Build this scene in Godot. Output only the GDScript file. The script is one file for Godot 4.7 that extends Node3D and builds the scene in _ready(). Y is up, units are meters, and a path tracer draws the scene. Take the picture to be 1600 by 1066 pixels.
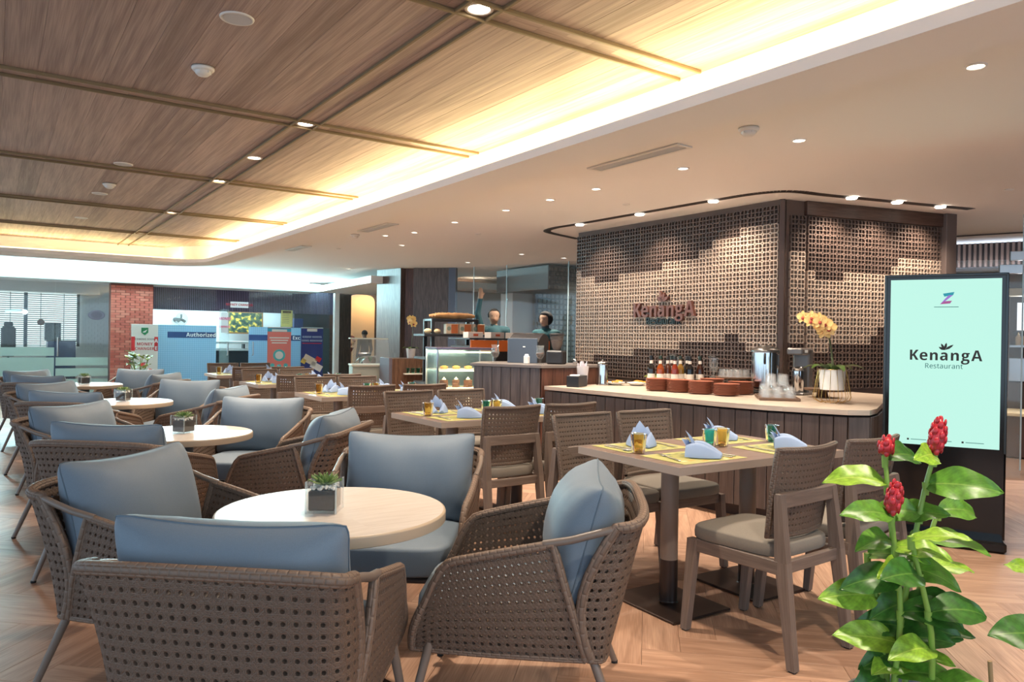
extends Node3D
# Restaurant lounge: woven tub chairs round white tables, set dining tables, a buffet counter before a lattice wall.
# World axes: -Z runs down the rows of tables, +X towards the lattice wall, y up. Camera at the origin, 1.30 m up.

var mats := {}
var counts := {}
var rng := RandomNumberGenerator.new()

class MB:
	var v := PackedVector3Array()
	var n := PackedVector3Array()
	var t := PackedVector2Array()
	var c := PackedColorArray()
	var i := PackedInt32Array()
	var col := Color.WHITE
	var xf := Transform3D.IDENTITY

	func vert(p: Vector3, nn: Vector3, uv: Vector2) -> int:
		v.append(xf * p)
		n.append((xf.basis * nn).normalized())
		t.append(uv)
		c.append(col)
		return v.size() - 1

	func tri(a: int, b: int, d: int) -> void:
		var g := (v[b] - v[a]).cross(v[d] - v[a])
		if g.dot(n[a] + n[b] + n[d]) > 0.0:
			i.append(a)
			i.append(d)
			i.append(b)
		else:
			i.append(a)
			i.append(b)
			i.append(d)

	# flat convex polygon facing along nn
	func face(p: Array, nn: Vector3, uvs: Array = []) -> void:
		var k0 := v.size()
		for k in p.size():
			vert(p[k], nn, uvs[k] if uvs.size() > k else Vector2.ZERO)
		for k in range(1, p.size() - 1):
			tri(k0, k0 + k, k0 + k + 1)

	# smooth grid of points, rows of columns
	func surf(P: Array, closed := false, us := 1.0, vs := 1.0) -> void:
		var R := P.size()
		var C: int = P[0].size()
		var k0 := v.size()
		var CC := C + 1 if closed else C
		for r in R:
			for q in CC:
				var cc := q % C
				var nn := Vector3.ZERO
				for tryr in [r, mini(r + 1, R - 1), maxi(r - 1, 0)]:
					var cl := (cc - 1 + C) % C if closed else maxi(cc - 1, 0)
					var cr := (cc + 1) % C if closed else mini(cc + 1, C - 1)
					var du: Vector3 = P[tryr][cr] - P[tryr][cl]
					var dv: Vector3 = P[mini(r + 1, R - 1)][cc] - P[maxi(r - 1, 0)][cc]
					nn = du.cross(dv)
					if nn.length_squared() > 1e-16:
						break
				vert(P[r][cc], nn if nn.length_squared() > 1e-16 else Vector3.UP, Vector2(us * q / float(CC - 1), vs * r / float(R - 1)))
		for r in R - 1:
			for q in CC - 1:
				var a := k0 + r * CC + q
				if (v[a] - v[a + 1]).length_squared() > 1e-14:
					tri(a, a + 1, a + CC + 1)
				if (v[a + CC] - v[a + CC + 1]).length_squared() > 1e-14:
					tri(a, a + CC + 1, a + CC)

	func tube(path: Array, rad, segs := 8, cap := true, vs := 1.0) -> void:
		var m := path.size()
		var tan0: Vector3 = (path[1] - path[0]).normalized()
		var up := Vector3.UP if absf(tan0.y) < 0.9 else Vector3.RIGHT
		var side := tan0.cross(up).normalized()
		var rows := []
		var tg := tan0
		for k in m:
			var tn: Vector3 = (path[mini(k + 1, m - 1)] - path[maxi(k - 1, 0)]).normalized()
			var q := tg.cross(tn)
			if q.length() > 1e-6:
				side = side.rotated(q.normalized(), tg.angle_to(tn))
			tg = tn
			side = (side - tn * side.dot(tn)).normalized()
			var o := tn.cross(side)
			var r: float = rad[k] if rad is Array else rad
			var row := PackedVector3Array()
			for s in segs:
				var a := TAU * s / segs
				row.append(path[k] + (side * cos(a) + o * sin(a)) * r)
			rows.append(row)
		var len := 0.0
		for k in m - 1:
			len += (path[k + 1] - path[k]).length()
		surf(rows, true, 1.0, len * vs)
		if cap:
			for e in [0, m - 1]:
				var nn: Vector3 = (path[1] - path[0]).normalized() * -1.0 if e == 0 else (path[m - 1] - path[m - 2]).normalized()
				var pts := []
				for s in segs:
					pts.append(rows[e][s])
				face(pts, nn)

	func lathe(prof: Array, segs := 24, us := 1.0, vs := 1.0) -> void:
		var rows := []
		for p in prof:
			var row := PackedVector3Array()
			for s in segs:
				var a := TAU * s / segs
				row.append(Vector3(p.x * cos(a), p.y, p.x * sin(a)))
			rows.append(row)
		surf(rows, true, us, vs)

	# lathe with hard edges: each pair of profile points is its own band
	func lathe_hard(prof: Array, segs := 24) -> void:
		for k in prof.size() - 1:
			lathe([prof[k], prof[k + 1]], segs)

	# box with chamfered edges; the texture's u runs along its longest side
	func box(ctr: Vector3, s: Vector3, bev := 0.0, b := Basis.IDENTITY, uo := Vector2.ZERO, uvk := 1.0, uvv := -1.0) -> void:
		var ks := Vector2(uvk, uvv if uvv > 0.0 else uvk)
		var old := xf
		xf = xf * Transform3D(b, ctr)
		var h := s * 0.5
		bev = minf(bev, minf(h.x, minf(h.y, h.z)) * 0.95)
		var la := 0 if s.x >= s.y and s.x >= s.z else (1 if s.y >= s.z else 2)
		for ax in 3:
			var a1 := (ax + 1) % 3
			var a2 := (ax + 2) % 3
			if a2 == la:
				var w := a1
				a1 = a2
				a2 = w
			for sg in [-1.0, 1.0]:
				var nn := Vector3.ZERO
				nn[ax] = sg
				var pts := []
				var uvs := []
				for q in [[-1, -1], [1, -1], [1, 1], [-1, 1]]:
					var p := Vector3.ZERO
					p[ax] = h[ax] * sg
					p[a1] = (h[a1] - bev) * q[0]
					p[a2] = (h[a2] - bev) * q[1]
					pts.append(p)
					uvs.append(uo + Vector2(p[a1] + h[a1], p[a2] + h[a2]) * ks)
				face(pts, nn, uvs)
		if bev > 0.0:
			for ax in 3:
				var a1 := (ax + 1) % 3
				var a2 := (ax + 2) % 3
				for s1 in [-1.0, 1.0]:
					for s2 in [-1.0, 1.0]:
						var nn := Vector3.ZERO
						nn[a1] = s1
						nn[a2] = s2
						var pts := []
						var uvs := []
						for q in [[-1, 0], [1, 0], [1, 1], [-1, 1]]:
							var p := Vector3.ZERO
							p[ax] = (h[ax] - bev) * q[0]
							p[a1] = (h[a1] - (bev if q[1] == 1 else 0.0)) * s1
							p[a2] = (h[a2] - (0.0 if q[1] == 1 else bev)) * s2
							pts.append(p)
							uvs.append(uo + Vector2(p[ax] + h[ax], 0.0) * uvk)
						face(pts, nn.normalized(), uvs)
			for sx in [-1.0, 1.0]:
				for sy in [-1.0, 1.0]:
					for sz in [-1.0, 1.0]:
						var q := Vector3(sx, sy, sz)
						face([Vector3(h.x, h.y - bev, h.z - bev) * q, Vector3(h.x - bev, h.y, h.z - bev) * q, Vector3(h.x - bev, h.y - bev, h.z) * q], q.normalized(), [uo, uo, uo])
		xf = old

	# polygon in the xz plane, extruded from y0 to y1
	func slab(poly: PackedVector2Array, y0: float, y1: float, uvk := 1.0) -> void:
		var ix := Geometry2D.triangulate_polygon(poly)
		for yy in [y0, y1]:
			var nn := Vector3.UP if yy == y1 else Vector3.DOWN
			var k0 := v.size()
			for p in poly:
				vert(Vector3(p.x, yy, p.y), nn, p * uvk)
			for k in range(0, ix.size(), 3):
				tri(k0 + ix[k], k0 + ix[k + 1], k0 + ix[k + 2])
		var cw := Geometry2D.is_polygon_clockwise(poly)
		var along := 0.0
		for k in poly.size():
			var a := poly[k]
			var b := poly[(k + 1) % poly.size()]
			var d := b - a
			var nn := Vector3(d.y, 0, -d.x).normalized() * (-1.0 if cw else 1.0)
			var l := d.length()
			face([Vector3(a.x, y0, a.y), Vector3(b.x, y0, b.y), Vector3(b.x, y1, b.y), Vector3(a.x, y1, a.y)], nn, [Vector2(along, y0) * uvk, Vector2(along + l, y0) * uvk, Vector2(along + l, y1) * uvk, Vector2(along, y1) * uvk])
			along += l

	# ellipsoid
	func ball(ctr: Vector3, r: Vector3, seg := 10, rings := 6) -> void:
		var rows := []
		for k in rings + 1:
			var ph := PI * k / rings - PI / 2
			var row := PackedVector3Array()
			for s in seg:
				var a := TAU * s / seg
				row.append(ctr + Vector3(r.x * cos(ph) * cos(a), r.y * sin(ph), r.z * cos(ph) * sin(a)))
			rows.append(row)
		surf(rows, true)

	func mesh() -> ArrayMesh:
		var a := []
		a.resize(Mesh.ARRAY_MAX)
		a[Mesh.ARRAY_VERTEX] = v
		a[Mesh.ARRAY_NORMAL] = n
		a[Mesh.ARRAY_TEX_UV] = t
		a[Mesh.ARRAY_COLOR] = c
		a[Mesh.ARRAY_INDEX] = i
		var m := ArrayMesh.new()
		m.add_surface_from_arrays(Mesh.PRIMITIVE_TRIANGLES, a)
		return m

func numbered(parent: Node, called: String) -> String:
	var key := str(parent.get_instance_id()) + called
	var k: int = counts.get(key, 0)
	counts[key] = k + 1
	return called if k == 0 else "%s_%03d" % [called, k]

func obj(called: String, shape, m: Material, parent: Node = self) -> MeshInstance3D:
	var o := MeshInstance3D.new()
	o.mesh = shape.mesh() if shape is MB else shape
	o.material_override = m
	o.name = numbered(parent, called)
	parent.add_child(o, true)
	return o

func tag(o: Node, label: String, category: String, group := "") -> Node:
	o.set_meta("label", label)
	o.set_meta("category", category)
	if group != "":
		o.set_meta("group", group)
	return o

func thing(called: String, label: String, category: String, at := Vector3.ZERO, turn := 0.0, group := "") -> Node3D:
	var o := Node3D.new()
	o.name = numbered(self, called)
	add_child(o, true)
	o.position = at
	o.rotation.y = turn
	tag(o, label, category, group)
	return o

func struct(called: String, shape, m: Material) -> MeshInstance3D:
	var o := obj(called, shape, m)
	o.set_meta("kind", "structure")
	return o

func stuff(o: Node) -> Node:
	o.set_meta("kind", "stuff")
	return o

func copy_of(root: Node3D, at: Vector3, turn: float, label: String, group := "") -> Node3D:
	var r: Node3D = root.duplicate()
	r.name = numbered(self, String(root.name).rstrip("0123456789").rstrip("_"))
	add_child(r, true)
	r.position = at
	r.rotation.y = turn
	r.set_meta("label", label)
	if group != "":
		r.set_meta("group", group)
	return r

func mat(key: String, col := Color.WHITE, rough := 0.6, metal := 0.0) -> StandardMaterial3D:
	if mats.has(key):
		return mats[key]
	var m := StandardMaterial3D.new()
	m.resource_name = key
	m.albedo_color = col
	m.roughness = rough
	m.metallic = metal
	mats[key] = m
	return m

func rgb(r: float, g: float, b: float) -> Color:
	return Color(r / 255.0, g / 255.0, b / 255.0)

func glow(key: String, col: Color, energy: float) -> StandardMaterial3D:
	var m := mat(key, Color(0.02, 0.02, 0.02), 0.5)
	m.emission_enabled = true
	m.emission = col
	m.emission_energy_multiplier = energy
	return m

func pane(key: String, col := Color.WHITE, alpha := 0.1, rough := 0.03) -> StandardMaterial3D:
	if mats.has(key):
		return mats[key]
	var m := mat(key, Color(col.r, col.g, col.b, alpha), rough)
	m.transparency = BaseMaterial3D.TRANSPARENCY_ALPHA
	m.metallic_specular = 0.36
	return m

func solid_glass(key: String, col: Color) -> StandardMaterial3D:
	var m := mat(key, Color(col.r, col.g, col.b, 0.12), 0.03)
	m.transparency = BaseMaterial3D.TRANSPARENCY_ALPHA
	m.refraction_enabled = true
	m.refraction_scale = 0.05
	return m

func noise(seed_: int, freq: float, oct := 3) -> FastNoiseLite:
	var f := FastNoiseLite.new()
	f.seed = seed_
	f.noise_type = FastNoiseLite.TYPE_SIMPLEX
	f.frequency = freq
	f.fractal_octaves = oct
	return f

# wood: bands of planks one above the other, the grain along u
func grain(w: int, h: int, bands: int, dark: Color, light: Color, seed_: int, tone := 0.5, streak := 1.0) -> ImageTexture:
	var im := Image.create(w, h, false, Image.FORMAT_RGB8)
	var f1 := noise(seed_, 0.011)
	var f2 := noise(seed_ + 1, 0.05, 2)
	var r := RandomNumberGenerator.new()
	r.seed = seed_
	var tones := []
	for b in bands:
		tones.append(r.randf_range(-tone, tone))
	for y in h:
		var b := y * bands / h
		for x in w:
			var g := f1.get_noise_2d(x * 0.16 * 1024.0 / w, y * 3.6 * 512.0 / h + b * 311.0) * 0.75 * streak + f2.get_noise_2d(x * 0.10 * 1024.0 / w, y * 7.0 * 512.0 / h + b * 97.0) * 0.6 * streak
			im.set_pixel(x, y, dark.lerp(light, clampf(0.5 + tones[b] + g, 0.0, 1.0)))
	return ImageTexture.create_from_image(im)

func wood(key: String, dark: Color, light: Color, seed_: int, bands: int, tone: float, rough: float, w := 512, h := 256, streak := 0.7) -> StandardMaterial3D:
	if mats.has(key):
		return mats[key]
	var m := mat(key, Color.WHITE, rough)
	m.albedo_texture = grain(w, h, bands, dark, light, seed_, tone, streak)
	return m

# cloth: fine speckle of threads
func cloth(key: String, col: Color, rough := 0.9, amount := 0.10, scale := 6.0) -> StandardMaterial3D:
	if mats.has(key):
		return mats[key]
	var m := mat(key, Color.WHITE, rough)
	var im := Image.create(128, 128, false, Image.FORMAT_RGB8)
	var hm := Image.create(128, 128, false, Image.FORMAT_RGB8)
	var r := RandomNumberGenerator.new()
	r.seed = key.hash()
	for y in 128:
		for x in 128:
			var k := 1.0 + r.randf_range(-amount, amount)
			im.set_pixel(x, y, Color(col.r * k, col.g * k, col.b * k))
			var wv := 0.5 + 0.25 * sin(x * TAU / 4.0) * cos(y * TAU / 4.0) + r.randf_range(-0.15, 0.15)
			hm.set_pixel(x, y, Color(wv, wv, wv))
	m.albedo_texture = ImageTexture.create_from_image(im)
	hm.bump_map_to_normal_map(1.5)
	m.normal_enabled = true
	m.normal_texture = ImageTexture.create_from_image(hm)
	m.normal_scale = 0.35
	m.uv1_triplanar = true
	m.uv1_scale = Vector3.ONE * scale
	return m

func text(s: String, size: float, depth: float, bold := false, italic := false) -> TextMesh:
	var tm := TextMesh.new()
	var f := SystemFont.new()
	f.font_names = PackedStringArray(["Droid Sans"])
	if bold:
		f.font_weight = 700
	f.font_italic = italic
	tm.font = f
	tm.text = s
	tm.font_size = 64
	tm.pixel_size = size / 57.0
	tm.depth = depth
	tm.curve_step = 3.0
	return tm

# a thing's face at p, looking along dir (xz)
func facing(dx: float, dz: float) -> float:
	return atan2(dx, dz)

func downlight(at: Vector3, energy: float, col: Color, r := 0.045, label := "", group := "", cone := 62.0) -> void:
	var t := thing("downlight", label, "light", at, 0.0, group)
	var ring := MB.new()
	ring.lathe([Vector2(r * 0.95, 0.012), Vector2(r, -0.001), Vector2(r * 1.12, -0.006), Vector2(r * 1.35, -0.004), Vector2(r * 1.38, 0.002)], 20)
	obj("trim_ring", ring, mat("lamp_trim", rgb(235, 230, 222), 0.4), t)
	var d := MB.new()
	d.lathe([Vector2(0.0005, 0.001), Vector2(r, 0.001)], 20)
	obj("lamp_face", d, glow("lamp_glow_warm", Color(1.0, 0.95, 0.88), 14.0), t)
	var s := SpotLight3D.new()
	s.light_color = col
	s.light_energy = energy
	s.light_size = r
	s.spot_angle = cone
	s.spot_angle_attenuation = 1.2
	s.spot_range = 22.0
	s.spot_attenuation = 2.0
	s.shadow_enabled = true
	s.rotation.x = -PI / 2
	s.position.y = -0.012
	s.name = "lamp_light"
	t.add_child(s)

func area(called: String, at: Vector3, size: Vector2, energy: float, col: Color, towards: Vector3) -> AreaLight3D:
	var a := AreaLight3D.new()
	a.name = called
	a.area_size = size
	a.light_energy = energy
	a.light_color = col
	a.shadow_enabled = true
	a.area_range = 25.0
	a.area_attenuation = 2.0
	add_child(a)
	var up := Vector3.UP if absf(towards.y) < 0.9 else Vector3(0, 0, 1)
	a.look_at_from_position(at, at + towards, up)
	return a

func _ready() -> void:
	rng.seed = 20240517
	build_camera_and_light()
	build_structure()
	build_far_end()
	build_pastry_corner()
	build_counter()
	build_lounge()
	build_dining()
	build_side_kitchen()
	build_display()
	build_plants()

func build_camera_and_light() -> void:
	var cam := Camera3D.new()
	cam.name = "camera"
	add_child(cam)
	cam.transform = Transform3D(Basis(Vector3(0.82122, 0.01520, 0.57041), Vector3(-0.01069, 0.99987, -0.01126), Vector3(-0.57051, 0.00313, 0.82128)).orthonormalized(), Vector3(0, 1.30, 0))
	cam.fov = 49.09
	cam.near = 0.05
	cam.far = 80.0
	cam.current = true
	var env := Environment.new()
	env.background_mode = Environment.BG_COLOR
	env.background_color = Color(0.80, 0.91, 1.0)
	env.background_energy_multiplier = 1.95
	env.tonemap_mode = Environment.TONE_MAPPER_LINEAR
	env.tonemap_exposure = 1.15
	env.sdfgi_enabled = true
	env.ssao_enabled = true
	env.ssil_enabled = true
	var we := WorldEnvironment.new()
	we.name = "environment"
	we.environment = env
	add_child(we)
	# warm strip lamps hidden on the ledge round the timber ceiling
	var warm := Color(1.0, 0.90, 0.66)
	for k in 3:
		area("cove_strip_light", Vector3(3.10, 2.545, 1.0 - 5.0 * k - 2.4), Vector2(0.06, 4.9), 5.0, warm, Vector3(-0.25, 1, 0).normalized())
	area("cove_end_light", Vector3(0.2, 2.545, -14.05), Vector2(5.4, 0.06), 5.0, warm, Vector3(0, 1, 0.3).normalized())
	# cool tubes behind the bulkhead at the far end
	for k in 3:
		area("bulkhead_tube_light", Vector3(0.3 + 2.45 * k, 2.53, -17.62), Vector2(2.3, 0.06), 16.0, Color(0.72, 0.96, 1.0), Vector3(0, 0.75, 1).normalized())
	for k in 3:
		area("bulkhead_front_light", Vector3(0.3 + 2.45 * k, 2.505, -17.17), Vector2(2.3, 0.04), 19.0, Color(0.78, 0.97, 1.0), Vector3(0, 0.6, 1).normalized())

const ZL := [-2.93, -5.26, -6.54, -7.75, -10.12, -12.48]

func build_structure() -> void:
	# ---- floor: herringbone planks on a screed
	var base := MB.new()
	base.box(Vector3(4.0, -0.08, -9.0), Vector3(22.0, 0.13, 30.0))
	var fl := struct("floor", base, mat("screed", rgb(120, 90, 72), 0.8))
	var fm := wood("floor_wood", rgb(152, 114, 91), rgb(197, 158, 132), 11, 8, 0.12, 0.42, 1024, 512, 0.5)
	var L := 0.80
	var W := 0.16
	var planks := []
	var e1 := Vector2(1, -1).normalized()
	var e2 := Vector2(1, 1).normalized()
	for a in range(-140, 160):
		for b in range(-60, 60):
			for d in 2:
				# herringbone: pairs of planks stepping along the diagonal
				var n5 := L / W
				var px := (a + b * n5) * W
				var py := (a - b * n5) * W
				var c := Vector2(px + L / 2, py + W / 2) if d == 0 else Vector2(px + W / 2, py + W + L / 2)
				var p := e1 * c.x + e2 * c.y
				if p.x < -1.2 or p.x > 8.2 or p.y > -0.2 or p.y < -18.0:
					continue
				if p.x < -0.3 and p.y < -1.5:
					continue
				planks.append([p, d, 0.0])
	for q in planks:
		var p: Vector2 = q[0]
		var dep := p.x * 0.5704 - p.y * 0.8213
		var sx := 800.0 + 1167.0 * (p.x * 0.8212 + p.y * 0.5704) / maxf(dep, 0.1)
		var sy := 535.0 + 1167.0 * 1.3 / maxf(dep, 0.1)
		q[2] = dep if (dep > 0.5 and sx > -120 and sx < 1720 and sy < 1200) else 1000.0 + dep
	planks.sort_custom(func(x, y): return x[2] < y[2])
	var shapes := []
	for k in 8:
		var m := MB.new()
		m.box(Vector3.ZERO, Vector3(L - 0.0012, 0.014, W - 0.0012), 0.0007, Basis.IDENTITY, Vector2(0.02, k / 8.0 + 0.004), 0.74)
		shapes.append(m.mesh())
	var rest := MB.new()
	var id := 0
	for q in planks:
		var p: Vector2 = q[0]
		var turn: float = PI / 4 if q[1] == 0 else -PI / 4
		var band := rng.randi() % 8
		var flip := PI if rng.randf() < 0.5 else 0.0
		var at := Vector3(p.x, -0.0072 + rng.randf_range(-0.0003, 0.0), p.y)
		if id < 300 and q[2] < 900.0:
			var o := obj("plank", shapes[band], fm, fl)
			o.position = at
			o.rotation.y = turn + flip
			id += 1
		else:
			rest.xf = Transform3D(Basis(Vector3.UP, turn + flip), at)
			rest.box(Vector3.ZERO, Vector3(L - 0.0012, 0.014, W - 0.0012), 0.0, Basis.IDENTITY, Vector2(0.02 + rng.randf() * 0.2, band / 8.0 + 0.004), 0.74)
	stuff(obj("far_planks", rest, fm, fl))

	# ---- timber ceiling: planks between pairs of battens
	var roof := MB.new()
	roof.box(Vector3(-0.6, 2.90, -6.2), Vector3(7.8, 0.12, 17.4))
	var ce := struct("ceiling", roof, mat("ceiling_back", rgb(150, 122, 104), 0.8))
	var cm := wood("ceiling_wood", rgb(138, 117, 108), rgb(192, 170, 158), 23, 8, 0.22, 0.55, 1024, 512, 0.5)
	var rows := [0.85, -0.51, -2.93, -5.26, -7.75, -10.12, -12.48, -14.9]
	var zs := [[2.4, -0.53]]
	var marks := [-0.56, -2.93, -5.26, -7.71, -10.10, -12.48]
	zs = [[2.4, -0.56 + 0.08]]
	for k in marks.size():
		zs.append([marks[k] + 0.07, marks[k] - 0.07])
		zs.append([marks[k] - 0.07, marks[k + 1] + 0.07 if k + 1 < marks.size() else -14.6])
	for seg in zs:
		var len: float = seg[0] - seg[1]
		var x := -0.30
		while x < 3.26:
			var w := minf(0.165, 3.27 - x)
			var m := MB.new()
			var band := rng.randi() % 8
			m.box(Vector3.ZERO, Vector3(w - 0.001, 0.02, len), 0.0008, Basis.IDENTITY, Vector2(rng.randf() * 0.3, band / 8.0 + 0.004), 0.7 / maxf(len, 1.2), 0.70)
			var o := obj("plank", m, cm, ce)
			o.position = Vector3(x + w / 2, 2.829 + rng.randf_range(0, 0.0008), (seg[0] + seg[1]) / 2)
			x += 0.165
	var bm := mat("batten", rgb(126, 106, 76), 0.5)
	for z in marks:
		for s in [-0.077, 0.077]:
			var m := MB.new()
			m.box(Vector3.ZERO, Vector3(4.5, 0.020, 0.018), 0.003)
			obj("batten", m, bm, ce).position = Vector3(0.99, 2.810, z + s)
	for x in [1.74, 1.905]:
		var m := MB.new()
		m.box(Vector3.ZERO, Vector3(0.018, 0.018, 16.6), 0.003)
		obj("batten", m, bm, ce).position = Vector3(x, 2.811, -6.2)

	# ---- lowered white ceiling and the ledge that hides the strip lamps
	var white := mat("white_paint", rgb(240, 237, 233), 0.85)
	var poly := MB.new()
	poly.slab(PackedVector2Array([Vector2(3.27, 3.0), Vector2(3.27, -12.9), Vector2(3.17, -13.4), Vector2(2.85, -13.75), Vector2(2.4, -14.5), Vector2(-4.5, -14.5), Vector2(-4.5, -19.5), Vector2(13, -19.5), Vector2(13, 3.0)]), 2.60, 2.96)
	struct("ceiling_lowered", poly, white)
	# ledge: inner line (lip) and outer line, rounded corner at the far end
	var inner := []
	var outer := []
	var back := []
	inner.append(Vector2(2.92, 3.0))
	outer.append(Vector2(3.275, 3.0))
	back.append(Vector2(3.268, 3.0))
	for k in 9:
		var a := PI / 2 * k / 8.0
		inner.append(Vector2(2.42 + 0.50 * cos(a), -12.95 - 0.62 * sin(a)))
		outer.append(Vector2(2.62 + 0.655 * cos(a), -12.95 - 1.10 * sin(a)))
		back.append(Vector2(2.40 + 0.868 * cos(a), -12.95 - 1.45 * sin(a)))
	inner.append(Vector2(-4.4, -13.62))
	outer.append(Vector2(-4.4, -14.10))
	back.append(Vector2(-4.4, -14.42))
	var led := MB.new()
	for k in inner.size() - 1:
		var i0: Vector2 = inner[k]
		var i1: Vector2 = inner[k + 1]
		var o0: Vector2 = outer[k]
		var o1: Vector2 = outer[k + 1]
		var b0: Vector2 = back[k]
		var b1: Vector2 = back[k + 1]
		var nrm := Vector3(-(i1 - i0).y, 0, (i1 - i0).x).normalized()
		if nrm.dot(Vector3(-1, 0, 1)) < 0:
			nrm = -nrm
		var V := func(p: Vector2, y: float) -> Vector3: return Vector3(p.x, y, p.y)
		var dn: Vector2 = Vector2(-nrm.x, -nrm.z) * 0.018
		led.face([V.call(i0, 2.50), V.call(i1, 2.50), V.call(i1, 2.558), V.call(i0, 2.558)], nrm)
		led.face([V.call(i0, 2.558), V.call(i1, 2.558), V.call(i1 + dn, 2.558), V.call(i0 + dn, 2.558)], Vector3.UP)
		led.face([V.call(i0 + dn, 2.52), V.call(i1 + dn, 2.52), V.call(i1 + dn, 2.558), V.call(i0 + dn, 2.558)], -nrm)
		led.face([V.call(i0, 2.50), V.call(i1, 2.50), V.call(o1, 2.50), V.call(o0, 2.50)], Vector3.DOWN)
		led.face([V.call(i0 + dn, 2.52), V.call(i1 + dn, 2.52), V.call(b1, 2.52), V.call(b0, 2.52)], Vector3.UP)
		led.face([V.call(o0, 2.50), V.call(o1, 2.50), V.call(o1, 2.62), V.call(o0, 2.62)], -nrm)
		led.face([V.call(b0, 2.50), V.call(b1, 2.50), V.call(b1, 2.84), V.call(b0, 2.84)], nrm)
	struct("trim_1", led, white)

	for k in 3:
		var t := thing("cove_strip_lamp", "warm strip lamp lying on the white ledge under the timber ceiling", "light", Vector3(3.10, 2.53, 1.0 - 5.0 * k - 2.4), 0.0, "strip lamps on the white ledge")
		var sm := MB.new()
		sm.box(Vector3.ZERO, Vector3(0.05, 0.016, 4.9), 0.003)
		obj("lamp_strip", sm, glow("lamp_glow_cove", Color(1.0, 0.9, 0.66), 3.0), t)

	# shell outside the frame: mall soffit over the left side and a wall behind the counter rooms
	var wr := MB.new()
	wr.box(Vector3(12.6, 1.4, -8.0), Vector3(0.3, 2.9, 24.0))
	struct("wall_right", wr, mat("wall_grey", rgb(120, 112, 106), 0.8))
	var wf := MB.new()
	wf.box(Vector3(9.0, 1.4, 3.2), Vector3(7.4, 2.9, 0.3))  # added unseen wall, keeps the cool outside light off the kitchen
	struct("added_wall_front", wf, mat("wall_grey"))
	var wb := MB.new()
	wb.box(Vector3(4.0, 1.4, -22.6), Vector3(18.0, 2.9, 0.3))
	struct("wall_back", wb, mat("wall_cool", rgb(196, 204, 206), 0.8))

	# ---- lamps in the timber ceiling
	for k in ZL.size():
		downlight(Vector3(1.8225, 2.818, ZL[k]), 5.6, Color(1.0, 0.93, 0.84), 0.05, "round recessed downlight between the batten pairs of the timber ceiling", "downlights in the timber ceiling")
	for z in [-0.56, 1.6]:
		downlight(Vector3(1.8225, 2.818, z), 5.6, Color(1.0, 0.93, 0.84), 0.05, "round recessed downlight between the batten pairs of the timber ceiling", "downlights in the timber ceiling")
	# ---- lamps in the white ceiling
	for p in [[3.735, -1.635], [4.226, -2.895], [4.243, -3.89], [4.243, -4.874], [4.243, -5.52], [4.243, -6.25], [4.243, -7.27], [4.27, -8.30], [4.12, -8.81], [4.734, -9.57], [6.64, -9.33], [7.45, -9.31], [6.68, -10.98], [5.6, -13.6]]:
		downlight(Vector3(p[0], 2.598, p[1]), 3.6, Color(1.0, 0.94, 0.86), 0.035, "small round downlight set flush in the white ceiling", "downlights in the white ceiling")
	ceiling_fittings()

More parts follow.
